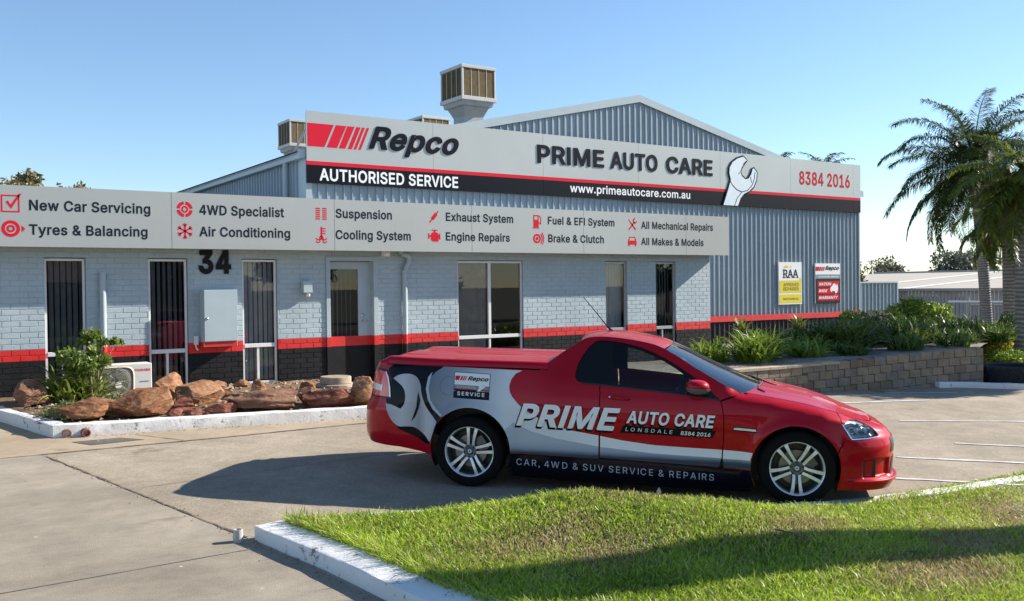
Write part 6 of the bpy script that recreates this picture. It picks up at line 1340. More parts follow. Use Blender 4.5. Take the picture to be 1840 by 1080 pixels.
# plan outline of the body (half), running s ~ x along the flank and curling in at both ends
PS = [-1.75, -1.45, -1.2, -1.02, -0.85, -0.6, 0, 0.8, 1.6, 2.4, 3.0, 3.3, 3.5, 3.68, 3.85, 4.05, 4.25, 4.55]
PX = [-1.20, -1.195, -1.15, -1.035, -0.875, -0.60, 0, 0.8, 1.6, 2.4, 3.0, 3.298, 3.492, 3.65, 3.78, 3.885, 3.93, 3.945]
PY = [0.0, 0.35, 0.60, 0.76, 0.855, 0.905, 0.925, 0.93, 0.93, 0.93, 0.925, 0.90, 0.855, 0.775, 0.665, 0.49, 0.29, 0.0]
def cubic(xs, ys):
    n = len(xs); m = []
    for i in range(n):
        if i == 0: m.append((ys[1]-ys[0])/(xs[1]-xs[0]))
        elif i == n-1: m.append((ys[-1]-ys[-2])/(xs[-1]-xs[-2]))
        else:
            a = (ys[i]-ys[i-1])/(xs[i]-xs[i-1]); c = (ys[i+1]-ys[i])/(xs[i+1]-xs[i]); h0, h1 = xs[i]-xs[i-1], xs[i+1]-xs[i]; m.append((a*h1+c*h0)/(h0+h1))
    def f(x):
        x = min(max(x, xs[0]), xs[-1]); i = 0
        while i < n-2 and x > xs[i+1]: i += 1
        h = xs[i+1]-xs[i]; t = (x-xs[i])/h
        return (2*t**3-3*t*t+1)*ys[i]+(t**3-2*t*t+t)*h*m[i]+(-2*t**3+3*t*t)*ys[i+1]+(t**3-t*t)*h*m[i+1]
    return f
fX, fY = cubic(PS, PX), cubic(PS, PY)
def plan(s):
    e = 0.004; dx, dy = fX(s+e)-fX(s-e), fY(s+e)-fY(s-e); L = math.hypot(dx, dy) or 1
    return fX(s), fY(s), -dy/L, dx/L
SEC = [(-1.25, hermite([.15, .30, .385, .46, .56, .68, .76, .82, 1.035, 1.15, 1.3], [.12, .07, .025, .002, 0, 0, .03, .05, .085, .13, .2])),
       (-0.55, hermite([.15, .30, .45, .6, .75, .9, 1.05, 1.15, 1.3, 1.46], [.08, .045, .012, 0, 0, .012, .04, .065, .15, .3])),
       (0.58, hermite([.10, .20, .30, .345, .37, .45, .6, .75, .9, 1.05, 1.15, 1.3, 1.46], [.09, .04, .03, .028, .012, .012, 0, -.004, .010, .040, .068, .13, .28])),
       (0.9, hermite([.10, .20, .30, .345, .37, .45, .6, .75, .88, .95, 1.0, 1.05, 1.2, 1.35, 1.46], [.09, .035, .028, .026, .015, .018, .004, -.002, .012, .03, .045, .065, .158, .25, .325])),
       (2.3, hermite([.10, .20, .30, .345, .37, .45, .6, .75, .88, .95, 1.0, 1.05, 1.2, 1.35, 1.46], [.09, .035, .028, .026, .015, .018, .002, -.004, .012, .03, .045, .065, .158, .25, .325])),
       (2.75, hermite([.10, .20, .30, .345, .37, .5, .66, .78, .86, .92, 1.0, 1.2], [.09, .04, .03, .028, .02, .008, -.006, .0, .012, .03, .07, .16])),
       (3.2, hermite([.15, .3, .5, .66, .74, .80, .9, 1.1], [.04, .02, .0, -.006, .0, .02, .06, .16])),
       (3.9, hermite([.12, .15, .20, .245, .27, .40, .52, .594, .65, .72, .9], [.06, .03, .006, .0, .022, .018, .012, .03, .065, .11, .25])),
       (4.6, hermite([.12, .15, .20, .245, .27, .40, .52, .594, .65, .72, .9], [.06, .03, .006, .0, .022, .010, .010, .03, .075, .12, .25]))]
ZT = cubic([2.3, 2.55, 2.84, 3.12, 3.35, 3.5, 3.6, 3.72, 3.85, 4.05, 4.25, 4.6], [1.01, .985, .945, .897, .842, .805, .784, .764, .748, .732, .724, .720])
ARCH = [((0.010, 0.372), 0.395), ((2.995, 0.338), 0.387)]
def inset(s, z):
    k = 0
    while k < len(SEC)-2 and s > SEC[k+1][0]: k += 1
    (a, fa), (c, fc_) = SEC[k], SEC[k+1]; t = ss(a, c, s); d = fa(z)*(1-t)+fc_(z)*t
    for (cx, cz), r in ARCH:
        q = math.hypot(s-cx, z-cz)-r
        if q < 0.25: d -= 0.027*math.exp(-(max(0, q)/0.055)**2)
    if s > 3.55: d += 0.030*ss(3.60, 3.632, s)*(1-ss(3.94, 4.0, s))*ss(0.258, 0.275, z)*(1-ss(0.415, 0.432, z))
    if s > 2.35:
        q = (z-(ZT(s)-0.085))/0.085
        if q > 0: d += 0.10*min(q, 1.3)**2.2*ss(2.35, 2.6, s)
    return d
def B(s, z, sg=-1, off=0.0):
    x, y, nx, ny = plan(s); d = off-inset(s, z)
    return Vector((x+nx*d, (y+ny*d)*sg, z))
def Bn(s, z, sg):
    e = 0.006; a = B(s+e, z, sg)-B(s-e, z, sg); c = B(s, z+e, sg)-B(s, z-e, sg); n = a.cross(c)
    if sg > 0: n = -n
    return n.normalized()
def wrap(name, flat, tris, mat, sg=-1, off=0.0, parent=None, ds=0.05, dz=0.04):
    """flat (s, z) triangles cut on a grid and wrapped on the body side"""
    bm = bmesh.new(); vs = [bm.verts.new((p[0], p[1], 0)) for p in flat]
    for t in tris:
        (ax, ay), (bx, by), (cx, cy) = (flat[i][:2] for i in t); ar = (bx-ax)*(cy-ay)-(by-ay)*(cx-ax)
        if abs(ar) < 1e-9: continue
        try: bm.faces.new([vs[i] for i in (t if ar > 0 else t[::-1])])
        except ValueError: pass
    s0, s1 = min(p[0] for p in flat), max(p[0] for p in flat); z0, z1 = min(p[1] for p in flat), max(p[1] for p in flat)
    for lo, hi, st, no in ((s0, s1, ds, Vector((1, 0, 0))), (z0, z1, dz, Vector((0, 1, 0)))):
        k = math.floor(lo/st)+1
        while k*st < hi-1e-4:
            bmesh.ops.bisect_plane(bm, geom=bm.verts[:]+bm.edges[:]+bm.faces[:], dist=1e-6, plane_co=no*(k*st), plane_no=no); k += 1
    bmesh.ops.triangulate(bm, faces=[f for f in bm.faces if len(f.verts) > 4])
    sz = [(v.co.x, v.co.y) for v in bm.verts]
    for v, (s, z) in zip(bm.verts, sz): v.co = B(s, z, sg, off)
    if sg > 0: bmesh.ops.reverse_faces(bm, faces=bm.faces[:])
    me = bpy.data.meshes.new(name); bm.to_mesh(me); bm.free(); me.materials.append(mat)
    for q in me.polygons: q.use_smooth = True
    me.normals_split_custom_set_from_vertices([Bn(s, z, sg) for s, z in sz])
    o = bpy.data.objects.new(name, me); C.objects.link(o); o.parent = parent or ute; return o
def skin(name, outline, mat, sg=-1, off=0.0, parent=None, holes=(), ds=0.05, dz=0.04):
    V, T = tri2d([outline, *holes]); return wrap(name, V, T, mat, sg, off, parent, ds, dz)
def arc(k, a0, a1, n=22):
    (cx, cz), r = ARCH[k]; return [(cx+r*math.cos(a0+(a1-a0)*i/n), cz+r*math.sin(a0+(a1-a0)*i/n)) for i in range(n+1)]
def ang(k, s, z): (cx, cz), r = ARCH[k]; return math.atan2(z-cz, s-cx)
# T: upper boundary of the flank from the lid over the sail, roof rail and pillar down to the fender
TOP = [(2.516, 0.975), (2.45, 1.015), (2.38, 1.05), (2.24, 1.125), (2.09, 1.205), (1.95, 1.29), (1.81, 1.362), (1.72, 1.395), (1.60, 1.42), (1.49, 1.436), (1.35, 1.45), (1.25, 1.455), (1.15, 1.452), (1.08, 1.440), (1.02, 1.41), (0.95, 1.36), (0.86, 1.305), (0.785, 1.245), (0.735, 1.205), (0.69, 1.165), (0.66, 1.136)]
WTOP = [(2.335, 0.925), (2.22, 1.022), (2.105, 1.112), (1.945, 1.208), (1.83, 1.27), (1.715, 1.322), (1.60, 1.364), (1.50, 1.388), (1.40, 1.406), (1.29, 1.418), (1.215, 1.42), (1.165, 1.408), (1.12, 1.37), (1.06, 1.29), (1.018, 1.20), (1.0, 1.13), (1.0, 1.085), (1.02, 1.05), (1.06, 1.035)]
BELT = [(1.24, 1.020), (1.5, 1.0), (1.74, 0.982), (2.0, 0.958), (2.2, 0.938), (2.335, 0.922)]
for sg in (-1, 1):
    a0 = ang(0, -0.36, 0.30); a1 = ang(0, 0.404, 0.345)
    body = arc(0, a1, a0+2*PI if a0 < a1 else a0, 30)   # over the rear arch, front to back
    OUT = [(1.240, 0.338), (1.240, 0.7), (1.236, 0.95), (1.233, 1.018)]+[(1.06, 1.035)]+WTOP[::-1][1:-1]+[(2.337, 0.921), (2.345, 0.93)]+[(2.42, 0.955)]+TOP
    OUT += [(0.3, 1.139), (-0.3, 1.146), (-0.9, 1.150), (-1.05, 1.150), (-1.2, 1.14), (-1.75, 1.13), (-1.75, 0.36), (-1.2, 0.355), (-0.95, 0.352), (-0.7, 0.345), (-0.5, 0.315)]
    back = arc(0, ang(0, 0.404, 0.345), PI+0.22, 30)[::-1]   # back to front over the arch
    OUT += back
    skin('body_side', OUT, m_red, sg)
    skin('door', [(1.249, 0.348), (2.332, 0.318), (2.352, 0.42), (2.360, 0.55), (2.362, 0.75), (2.350, 0.84), (2.333, 0.915)]+BELT[::-1][1:-1]+[(1.242, 1.016), (1.246, 0.95), (1.249, 0.7)], m_red, sg) .name = 'door'
    fa = arc(1, PI-0.02, ang(1, 3.345, 0.50), 26)
    FEN = [(2.372, 0.312)]+[(2.607, 0.306)]+fa+[(3.375, 0.545), (3.412, 0.598), (3.476, 0.611), (3.393, 0.744)]
    zs_ = [3.388, 3.30, 3.2, 3.1, 3.0, 2.9, 2.8, 2.7, 2.6, 2.52]
    FEN += [(s, ZT(s)-0.001) for s in zs_]+[(2.44, 0.948), (2.350, 0.916), (2.342, 0.91), (2.358, 0.84), (2.370, 0.75), (2.369, 0.55), (2.360, 0.42)]
    skin('fender', FEN, m_red, sg)
    fb = arc(1, ang(1, 3.345, 0.50)-0.03, -0.36, 12)
    BUM = fb+[(3.36, 0.165), (3.6, 0.155), (3.9, 0.15), (4.55, 0.15)]+[(s, ZT(s)-0.002) for s in (4.55, 4.4, 4.25, 4.1, 3.98, 3.88)]+[(3.845, 0.66), (3.835, 0.622), (3.65, 0.612), (3.478, 0.610), (3.418, 0.596), (3.385, 0.54)]
    skin('bumper', BUM, m_red, sg, ds=0.02, dz=0.015)
    skin('side_skirt', [(0.408, 0.125), (0.9, 0.105), (1.6, 0.098), (2.3, 0.092), (2.615, 0.10), (2.612, 0.302), (2.3, 0.316), (1.28, 0.334), (0.41, 0.343)], m_vnavy, sg, 0.006)
    # windows
    GL = [(1.345, 1.030), (1.6, 1.008), (1.85, 0.988), (2.12, 0.962), (2.15, 1.0), (2.09, 1.075), (1.935, 1.178), (1.82, 1.243), (1.705, 1.294), (1.60, 1.334), (1.50, 1.358), (1.42, 1.374), (1.345, 1.385)]
    SUR = [(1.06, 1.036)]+BELT+WTOP[1:]
    SUR = SUR[:-1]
    skin('window_surround', SUR, m_gloss, sg, -0.012, holes=[GL[::-1]])
    skin('window', GL, m_cglass, sg, -0.016)
    skin('belt_moulding', [(1.06, 1.026)]+[(s, z-0.004) for s, z in BELT]+[(s, z+0.010) for s, z in BELT[::-1]]+[(1.06, 1.040)], m_trimblk, sg, 0.004)
    # lamps
    HL = [(3.398, 0.742), (3.485, 0.620), (3.66, 0.622), (3.828, 0.632), (3.81, 0.672), (3.735, 0.728), (3.64, 0.758), (3.52, 0.768)]
    hl = skin('headlight', HL, m_lamp, sg, 0.002, ds=0.03, dz=0.03)
    skin('reflector', HL, M('lamp_inner', (0.42, 0.43, 0.45), 0.3, metal=0.5) if 'lamp_inner' not in bpy.data.materials else bpy.data.materials['lamp_inner'], sg, -0.035, parent=hl)
    b = MB()
    for s_, z_, r_ in ((3.475, 0.682, 0.042), (3.56, 0.690, 0.050), (3.67, 0.682, 0.048)):
        p = B(s_, z_, sg, -0.03); n = Bn(s_, z_, sg); mt = Matrix.Translation(p) @ n.to_track_quat('Z', 'Y').to_matrix().to_4x4()
        b.lathe([(r_, 0.02), (r_*0.98, 0.026), (r_*0.86, 0.018), (r_*0.5, -0.005), (0, -0.012)], 24, mt)
    b.build('projector', m_chrome, hl, smooth=True, angle=50)
    skin('lamp_trim', [(3.392, 0.748), (3.482, 0.612), (3.66, 0.614), (3.838, 0.624), (3.838, 0.632), (3.66, 0.622), (3.487, 0.620), (3.402, 0.744)], m_chrome, sg, 0.004, parent=hl)
    TL = [(-0.885, 1.062), (-1.02, 1.075), (-1.12, 1.06), (-1.15, 0.95), (-1.16, 0.835), (-1.02, 0.828), (-0.80, 0.828), (-0.815, 0.93), (-0.845, 1.01)]
    skin('lamp_bezel', [(-0.865, 1.085), (-1.02, 1.095), (-1.15, 1.08), (-1.19, 0.95), (-1.19, 0.815), (-1.02, 0.81), (-0.775, 0.81), (-0.795, 0.935), (-0.83, 1.03)], m_gloss, sg, 0.004, ds=0.03, dz=0.03); tl = skin('tail_light', TL, m_tail, sg, 0.008, ds=0.03, dz=0.03)
    skin('reverse_lens', [(-1.155, 0.885), (-0.90, 0.878), (-0.898, 0.935), (-1.13, 0.955)], m_tailw, sg, 0.012, parent=tl)
    skin('lamp_trim', [(-0.885, 1.062), (-0.845, 1.01), (-0.815, 0.93), (-0.80, 0.828), (-0.785, 0.826), (-0.800, 0.932), (-0.832, 1.018), (-0.876, 1.07)], m_alloy, sg, 0.012, parent=tl)
    skin('lamp_surround', [(3.404, 0.754), (3.52, 0.775), (3.64, 0.765), (3.738, 0.735), (3.815, 0.678), (3.838, 0.635), (3.88, 0.66), (3.88, ZT(3.88)-0.002)]+[(s, ZT(s)-0.001) for s in (3.8, 3.72, 3.64, 3.56, 3.48, 3.40)]+[(3.395, 0.78)], m_red, sg, ds=0.03, dz=0.03)
    # fender vent, handle, intake slot
    skin('fender_vent', [(2.452, 0.668), (2.60, 0.662), (2.648, 0.660), (2.642, 0.679), (2.48, 0.687), (2.455, 0.684)], m_alloy, sg, 0.010)
    skin('vent_recess', [(2.445, 0.655), (2.66, 0.645), (2.64, 0.688), (2.45, 0.694)], m_gloss, sg, 0.004)
    skin('air_intake', [(3.628, 0.268), (3.655, 0.268), (3.650, 0.42), (3.626, 0.422)], m_trimblk, sg, 0.004, ds=0.02)
    skin('grille', [(4.0, 0.47), (4.55, 0.47), (4.55, 0.60), (4.02, 0.60)], m_trimblk, sg, 0.004)
    skin('lower_grille', [(4.0, 0.27), (4.55, 0.27), (4.55, 0.42), (4.05, 0.42)], m_trimblk, sg, 0.004)
    b = MB(); b.tube([B(s_, 0.235, sg, 0.008) for s_ in np.linspace(3.47, 4.55, 26)], [0.004]+[0.016]*24+[0.016], 8); b.build('bumper_lip', m_red, ute, smooth=True)
    h = MB(); h.tube([B(1.345, .912, sg, 0.0), B(1.36, .913, sg, 0.028), B(1.43, .912, sg, 0.034), B(1.50, .905, sg, 0.028), B(1.515, .903, sg, 0.0)], [0.012, 0.014, 0.015, 0.014, 0.010], 10)
    h.build('door_handle', m_red, ute, smooth=True)
    h = MB(); p = B(1.335, .915, sg, 0.004); h.lathe([(0, 0.006), (0.010, 0.005), (0.011, 0)], 14, Matrix.Translation(p) @ Matrix.Rotation(PI/2*(1 if sg < 0 else -1), 4, 'X')); h.build('key_lock', m_chrome, ute, smooth=True)
    # mirror
    c = Vector((2.12, sg*1.035, 1.052)); b = MB(); nu, nv = 20, 14
    def mir(u, v):
        th = u*2*PI; ph = v*PI
        x = math.copysign(abs(math.sin(ph))**0.7, 1)*math.cos(th); y = math.copysign(abs(math.sin(ph))**0.7, 1)*math.sin(th); z = math.cos(ph)
        px = x*0.095+ (0.02 if x > 0 else 0)*abs(x); return c+Vector((px, y*0.105, z*0.058+0.012*(1-x)*0.3))
    b.grid(mir, nu, nv); o = b.build('mirror', m_red, ute, smooth=True)
    b = MB(); b.grid(lambda u, v: c+Vector((0.003, 0, -0.012))+(mir(u, 0.5+0.5*v)-c)*1.03, nu, 7); b.tube([c+Vector((0.03, -sg*0.07, -0.045)), c+Vector((0.06, -sg*0.15, -0.055)), c+Vector((0.07, -sg*0.19, -0.06))], [0.03, 0.026, 0.03], 8); b.build('mirror_base', M('mirror_grey', (0.10, 0.10, 0.10), 0.35) if 'mirror_grey' not in bpy.data.materials else bpy.data.materials['mirror_grey'], o, smooth=True)
    # arch liners
    for k in (0, 1):
        (cx, cz), r = ARCH[k]; b = MB()
        b.grid(lambda u, v: Vector((cx+(r+0.006)*math.cos(-0.5+(PI+1.0)*u), sg*(0.55+0.34*v), cz+(r+0.006)*math.sin(-0.5+(PI+1.0)*u))), 26, 1); b.build('arch_liner', m_trimblk, ute)
# roof, windscreen, bonnet
TS = hermite([0.66, 0.69, 0.735, 0.785, 0.86, 0.95, 1.02, 1.08, 1.15, 1.25, 1.35, 1.49, 1.60, 1.72, 1.81, 1.95, 2.09, 2.24, 2.38, 2.45, 2.516], [p[1] for p in TOP[::-1]])
def roof(u, v):
    w = 2*v-1; x = 1.03+(1.815-1.03)*u; e = B(x, TS(x), 1, 0.0); k = 1-w*w
    return Vector((x+(0.05*u-0.03*(1-u))*k, e.y*w, TS(x)+0.030*k**0.8*(0.55+0.45*math.sin(PI*min(1, 0.25+u*0.8)))))
b = MB(); b.grid(roof, 26, 30); b.build('roof', m_red, ute, smooth=True)
def screen(u, v):
    w = 2*v-1; x0 = 1.825+(2.515-1.825)*u; e = B(x0, TS(x0), 1, -0.006); k = 1-w*w
    return Vector((x0+(0.045+0.235*u)*k**0.85, e.y*w*0.985, TS(x0)-0.004+(0.028-0.022*u)*k))
b = MB(); b.grid(screen, 20, 30); b.build('windscreen', m_wglass, ute, smooth=True)
b = MB(); b.grid(lambda u, v: screen(0.93+0.09*u, v)+Vector((0.02*u, 0, -0.012-0.03*u)), 2, 30); b.grid(lambda u, v: screen(1.0, v)+Vector((0.02+0.09*u, 0, -0.03-0.02*u)), 2, 30); b.build('cowl', m_trimblk, ute)
b = MB(); b.grid(lambda u, v: screen(0.0+0.045*u, v)+Vector((0, 0, -0.004)), 1, 30); b.build('header_band', m_trimblk, ute)
for y0, y1, xo in ((-0.55, -0.02, 0.0), (0.02, 0.55, 0.0)):
    b = MB(); f = lambda y, uu: screen(uu, (y/0.80+1)/2)+Vector((0.012, 0, 0.018))
    b.tube([f(y0, 0.99), f(y0+0.08, 0.95), f(y1-0.08, 0.93), f(y1, 0.925)], [0.012, 0.009, 0.007, 0.005], 6); b.tube([f(y0-0.05, 1.03)+Vector((0.04, 0, 0)), f(y0, 0.985)], 0.014, 6); b.build('wiper', m_trimblk, ute)
def bonnet(u, v):
    w = 2*v-1; s = 2.545+(4.55-2.545)*u; e = B(s, ZT(s)-0.001, 1, -0.008); k = 1-abs(w)**2.4
    ridge = 0.010*math.exp(-((abs(w)-0.62)/0.09)**2)*(1-u)
    return Vector((e.x+0.17*(1-u)**3*k, e.y*w, ZT(s)+0.002+(0.030-0.006*u)*k+ridge))
b = MB(); b.grid(bonnet, 44, 36); b.build('bonnet', m_red, ute, smooth=True)
# tray lid
def lidsec(x):
    e = 0.004*ss(-0.15, -0.70, x); y = B(max(x, -0.9), 1.150, 1).y+0.004
    return [(y, 1.150), (y-0.004, 1.172), (y-0.012, 1.200+e*0.8), (y-0.040, 1.214+e), (0.60, 1.208+e), (0.57, 1.198+e), (0.30, 1.198+e), (0.27, 1.206+e), (0, 1.208+e)]
b = MB(); xs_ = list(np.linspace(-0.86, 0.735, 34)); n_ = 17; vs = []
for x in xs_:
    S_ = lidsec(x); full = [(-y, z) for y, z in S_]+[(y, z) for y, z in S_[::-1][1:]]
    vs += [(x-0.02*0, y, z) for y, z in full]
b.add(vs, [(i*n_+j, (i+1)*n_+j, (i+1)*n_+j+1, i*n_+j+1) for i in range(len(xs_)-1) for j in range(n_-1)])
k0 = (len(xs_)-1)*n_; b.add([vs[k0+j] for j in range(n_)]+[(0.735, 0, 1.12)], [(j, j+1, n_) for j in range(n_-1)])
tl_ = [Vector(vs[j]) for j in range(n_)]; tail = [Vector((-0.99+0.05*abs(p.y), p.y*0.99, 1.150+(p.z-1.15)*0.25)) for p in tl_]
b.add(tl_+tail, [(j, j+1, n_+j+1, n_+j) for j in range(n_-1)])
b.build('tray_lid', m_red, ute, smooth=True, angle=50)
b = MB(); b.grid(lambda u, v: Vector((-0.85+1.59*u, -0.855+1.71*v, 1.143)), 2, 2); b.build('tray_edge', m_trimblk, ute)
b = MB(); b.grid(lambda u, v: Vector((1.04-0.09*u, (2*v-1)*(0.62+0.16*u), 1.425-0.24*u)), 4, 6); b.build('rear_window', m_gloss, ute)
b = MB(); b.box(0.86, 1.0, -0.70, 0.70, 0.95, 1.17); b.build('bulkhead', m_seat, ute)
# dark inside and floor
b = MB(); b.box(-0.95, 0.99, -0.56, 0.56, 0.42, 1.12); b.box(2.45, 3.62, -0.56, 0.56, 0.20, 0.66); b.box(0.42, 2.58, -0.84, 0.84, 0.14, 0.36); b.box(-0.86, -0.46, -0.60, 0.60, 0.46, 0.60); b.box(3.40, 3.70, -0.70, 0.70, 0.18, 0.55)
b.build('underbody', m_trimblk, ute)
b = MB(); b.box(2.30, 2.52, -0.80, 0.80, 0.36, 0.90)
b.grid(lambda u, v: Vector((2.02+0.56*u, -0.80+1.6*v, 0.955-0.03*math.cos(3*u)+0.005)), 6, 4); b.box(2.02, 2.10, -0.80, 0.80, 0.72, 0.955)
b.build('dashboard', m_trimblk, ute)
for yy in (-0.37, 0.37):
    b = MB(); b.grid(lambda u, v: Vector((1.22-0.16*u+0.055*math.cos(2*PI*v), yy+0.24*math.sin(2*PI*v)*(1-0.25*u*u), 0.48+0.62*u)), 8, 16)
    b.box(1.28, 1.74, yy-0.24, yy+0.24, 0.38, 0.52); b.grid(lambda u, v: Vector((1.04-0.03*u+0.05*math.cos(2*PI*v), yy+0.125*math.sin(2*PI*v)*math.sin(PI*(0.12+0.80*u))**0.4, 1.12+0.19*u)), 8, 16)
    b.build('seat', m_seat, ute, smooth=True, angle=60)
b = MB(); cst = Vector((1.93, -0.37, 0.93)); ax = Vector((-0.9, 0, 0.42)).normalized(); qx = Vector((0, 1, 0)); qy = ax.cross(qx)
b.tube([cst+(qx*math.cos(t)+qy*math.sin(t))*0.185 for t in [k*2*PI/28 for k in range(29)]], 0.016, 8, caps=False); b.tube([cst-qx*0.17, cst, cst+qx*0.17], 0.022, 6); b.tube([cst, cst-ax*0.25], 0.03, 6)
b.build('steering_wheel', m_trimblk, ute, smooth=True)
b = MB(); b.tube([Vector((1.254, 0, 1.475)), Vector((1.20, 0, 1.53)), Vector((0.955, 0, 1.82))], [0.018, 0.007, 0.0035], 6); b.build('aerial', m_trimblk, ute)
# exhaust side detail and number plate holder
# wheels
def wheel(x, y, sg, rot):
    W_ = Matrix.Translation((x, y, 0.339)) @ Matrix.Rotation(PI/2*(1 if sg < 0 else -1), 4, 'X') @ Matrix.Rotation(rot, 4, 'Z')   # local +Z points outward
    b = MB(); prof = [(0.232, 0.095), (0.245, 0.112), (0.27, 0.121), (0.30, 0.119), (0.322, 0.108), (0.334, 0.090), (0.339, 0.06), (0.339, -0.06), (0.334, -0.09), (0.30, -0.119), (0.25, -0.115), (0.232, -0.095)]
    b.lathe(prof, 72, W_)
    for k in range(4):
        h0 = -0.075+k*0.05
    t = b.build('wheel', m_rubber, ute, smooth=True, angle=50)
    b = MB(); b.lathe([(0.224, 0.075), (0.232, 0.100), (0.240, 0.106), (0.2435, 0.100), (0.2435, 0.092)], 72, W_, 0); b.lathe([(0.224, 0.075), (0.212, 0.02), (0.205, -0.08), (0.05, -0.085)], 48, W_, 1)
    for k in range(5):
        for s_ in (-1, 1):
            a = k*2*PI/5; R2 = W_ @ Matrix.Rotation(a, 4, 'Z')
            r_ = [0.052, 0.10, 0.16, 0.205, 0.229]; off = [0.024, 0.025, 0.031, 0.037, 0.043]; hw = [0.0125, 0.0125, 0.0135, 0.0150, 0.019]; hz = [0.070, 0.083, 0.093, 0.094, 0.088]
            top, bot = [], []
            for rr, o_, w_, z_ in zip(r_, off, hw, hz):
                for e in (-1, 1): top.append(R2 @ Vector((rr, s_*o_+e*w_, z_))); bot.append(R2 @ Vector((rr, s_*o_+e*w_*1.35, z_-0.032)))
            n = len(r_); V_ = top+bot
            b.add(V_, [(2*i, 2*i+2, 2*i+3, 2*i+1) for i in range(n-1)], 0)
            b.add(V_, [(2*i+2*n, 2*i+2*n+2, 2*i+2, 2*i) for i in range(n-1)]+[(2*i+1, 2*i+3, 2*i+2*n+3, 2*i+2*n+1) for i in range(n-1)], 1)
    b.lathe([(0.072, 0.045), (0.070, 0.068), (0.060, 0.074), (0.036, 0.072), (0.034, 0.068)], 40, W_, 1)
    for k in range(5):
        a = k*2*PI/5+PI/5; q = W_ @ Matrix.Translation((0.054*math.cos(a), 0.054*math.sin(a), 0.066)); b.lathe([(0.0, 0.012), (0.009, 0.011), (0.0095, 0)], 6, q, 2)
    rm = b.build('rim', [m_alloy, m_alloyd, m_trimblk], t, smooth=True, angle=30)
    b = MB(); b.lathe([(0, 0.080), (0.022, 0.079), (0.031, 0.075), (0.034, 0.068)], 28, W_); b.lathe([(0.010, 0.0815), (0.014, 0.083), (0.018, 0.0815)], 20, W_, 1); b.build('hub_cap', [m_alloyd, m_alloy], t, smooth=True)
    b = MB(); b.lathe([(0.075, 0.02), (0.155, 0.02), (0.158, 0.0), (0.075, 0.0)], 48, W_, 0); b.lathe([(0, -0.03), (0.205, -0.03)], 32, W_, 1)
    cal = W_ @ Matrix.Rotation(0.6-rot, 4, 'Z'); b.box(0.11, 0.175, -0.07, 0.07, -0.01, 0.045, 2, cal)
    b.build('brake_disc', [m_disc, m_trimblk, m_alloyd], t, smooth=True, angle=40)
for x, r_ in ((0.0, 0.20), (3.009, -PI/2)):
    wheel(x, -0.80, -1, r_); wheel(x, 0.80, 1, 0.5)
# ---- signwriting on the flank facing the lawn
SIL = [(-0.273, 1.141), (0.117, 1.135), (0.5, 1.129), (0.437, 1.097), (0.40, 1.045), (0.383, 0.985), (0.39, 0.93), (0.416, 0.882), (0.488, 0.805), (0.62, 0.715), (0.837, 0.625), (0.992, 0.59), (1.237, 0.556), (1.237, 0.452), (0.838, 0.509), (0.603, 0.567), (0.43, 0.645)]
SIL += arc(0, ang(0, .40, .52), ang(0, -0.22, 0.70), 14)[0:]+[(-0.266, 0.668), (-0.349, 0.725), (-0.416, 0.818), (-0.442, 0.928), (-0.419, 1.016), (-0.354, 1.089)]
def ccw(P): return P if sum(P[i][0]*P[(i+1) % len(P)][1]-P[(i+1) % len(P)][0]*P[i][1] for i in range(len(P))) > 0 else P[::-1]
O1, O2, O3 = 0.0035, 0.0065, 0.0095
skin('silver_flash', ccw(SIL), m_vsil, -1, O1)
skin('silver_flash', ccw([(1.2525, 0.553), (1.453, 0.520), (1.754, 0.490), (2.05, 0.483), (2.354, 0.478), (2.350, 0.402), (1.755, 0.414), (1.2525, 0.449)]), m_vsil, -1, O1)
skin('silver_flash', ccw([(2.366, 0.478), (2.622, 0.467), (2.60, 0.395), (2.362, 0.399)]), m_vsil, -1, O1)
skin('steel_band', ccw([(0.43, 0.645), (0.603, 0.567), (0.838, 0.509), (1.237, 0.452), (1.237, 0.338), (0.684, 0.346), (0.412, 0.348)]+arc(0, ang(0, .405, .42), ang(0, .36, .57), 6)), m_vsteel, -1, O1)
skin('steel_band', ccw([(1.2525, 0.449), (1.755, 0.414), (2.350, 0.402), (2.332, 0.320), (1.756, 0.336), (1.2525, 0.349)]), m_vsteel, -1, O1)
skin('steel_band', ccw([(2.362, 0.399), (2.608, 0.395), (2.606, 0.312), (2.374, 0.318)]), m_vsteel, -1, O1)
skin('navy_flash', ccw([(-0.86, 1.10), (-0.78, 1.146), (-0.273, 1.141), (-0.354, 1.089), (-0.419, 1.016), (-0.442, 0.928), (-0.416, 0.818), (-0.349, 0.725), (-0.266, 0.668), (-0.30, 0.628), (-0.395, 0.40), (-0.44, 0.40), (-0.511, 0.448), (-0.70, 0.52), (-0.80, 0.70), (-0.841, 0.80), (-0.80, 0.92), (-0.80, 1.0)]), m_vnavy, -1, O1)
skin('ring_flash', ccw([(-0.442, 0.928), (-0.427, 1.039), (-0.387, 1.088), (-0.402, 1.024), (-0.414, 0.929), (-0.391, 0.819), (-0.316, 0.727), (-0.263, 0.681), (-0.279, 0.665), (-0.366, 0.732), (-0.42, 0.833)]), m_vring, -1, O2)
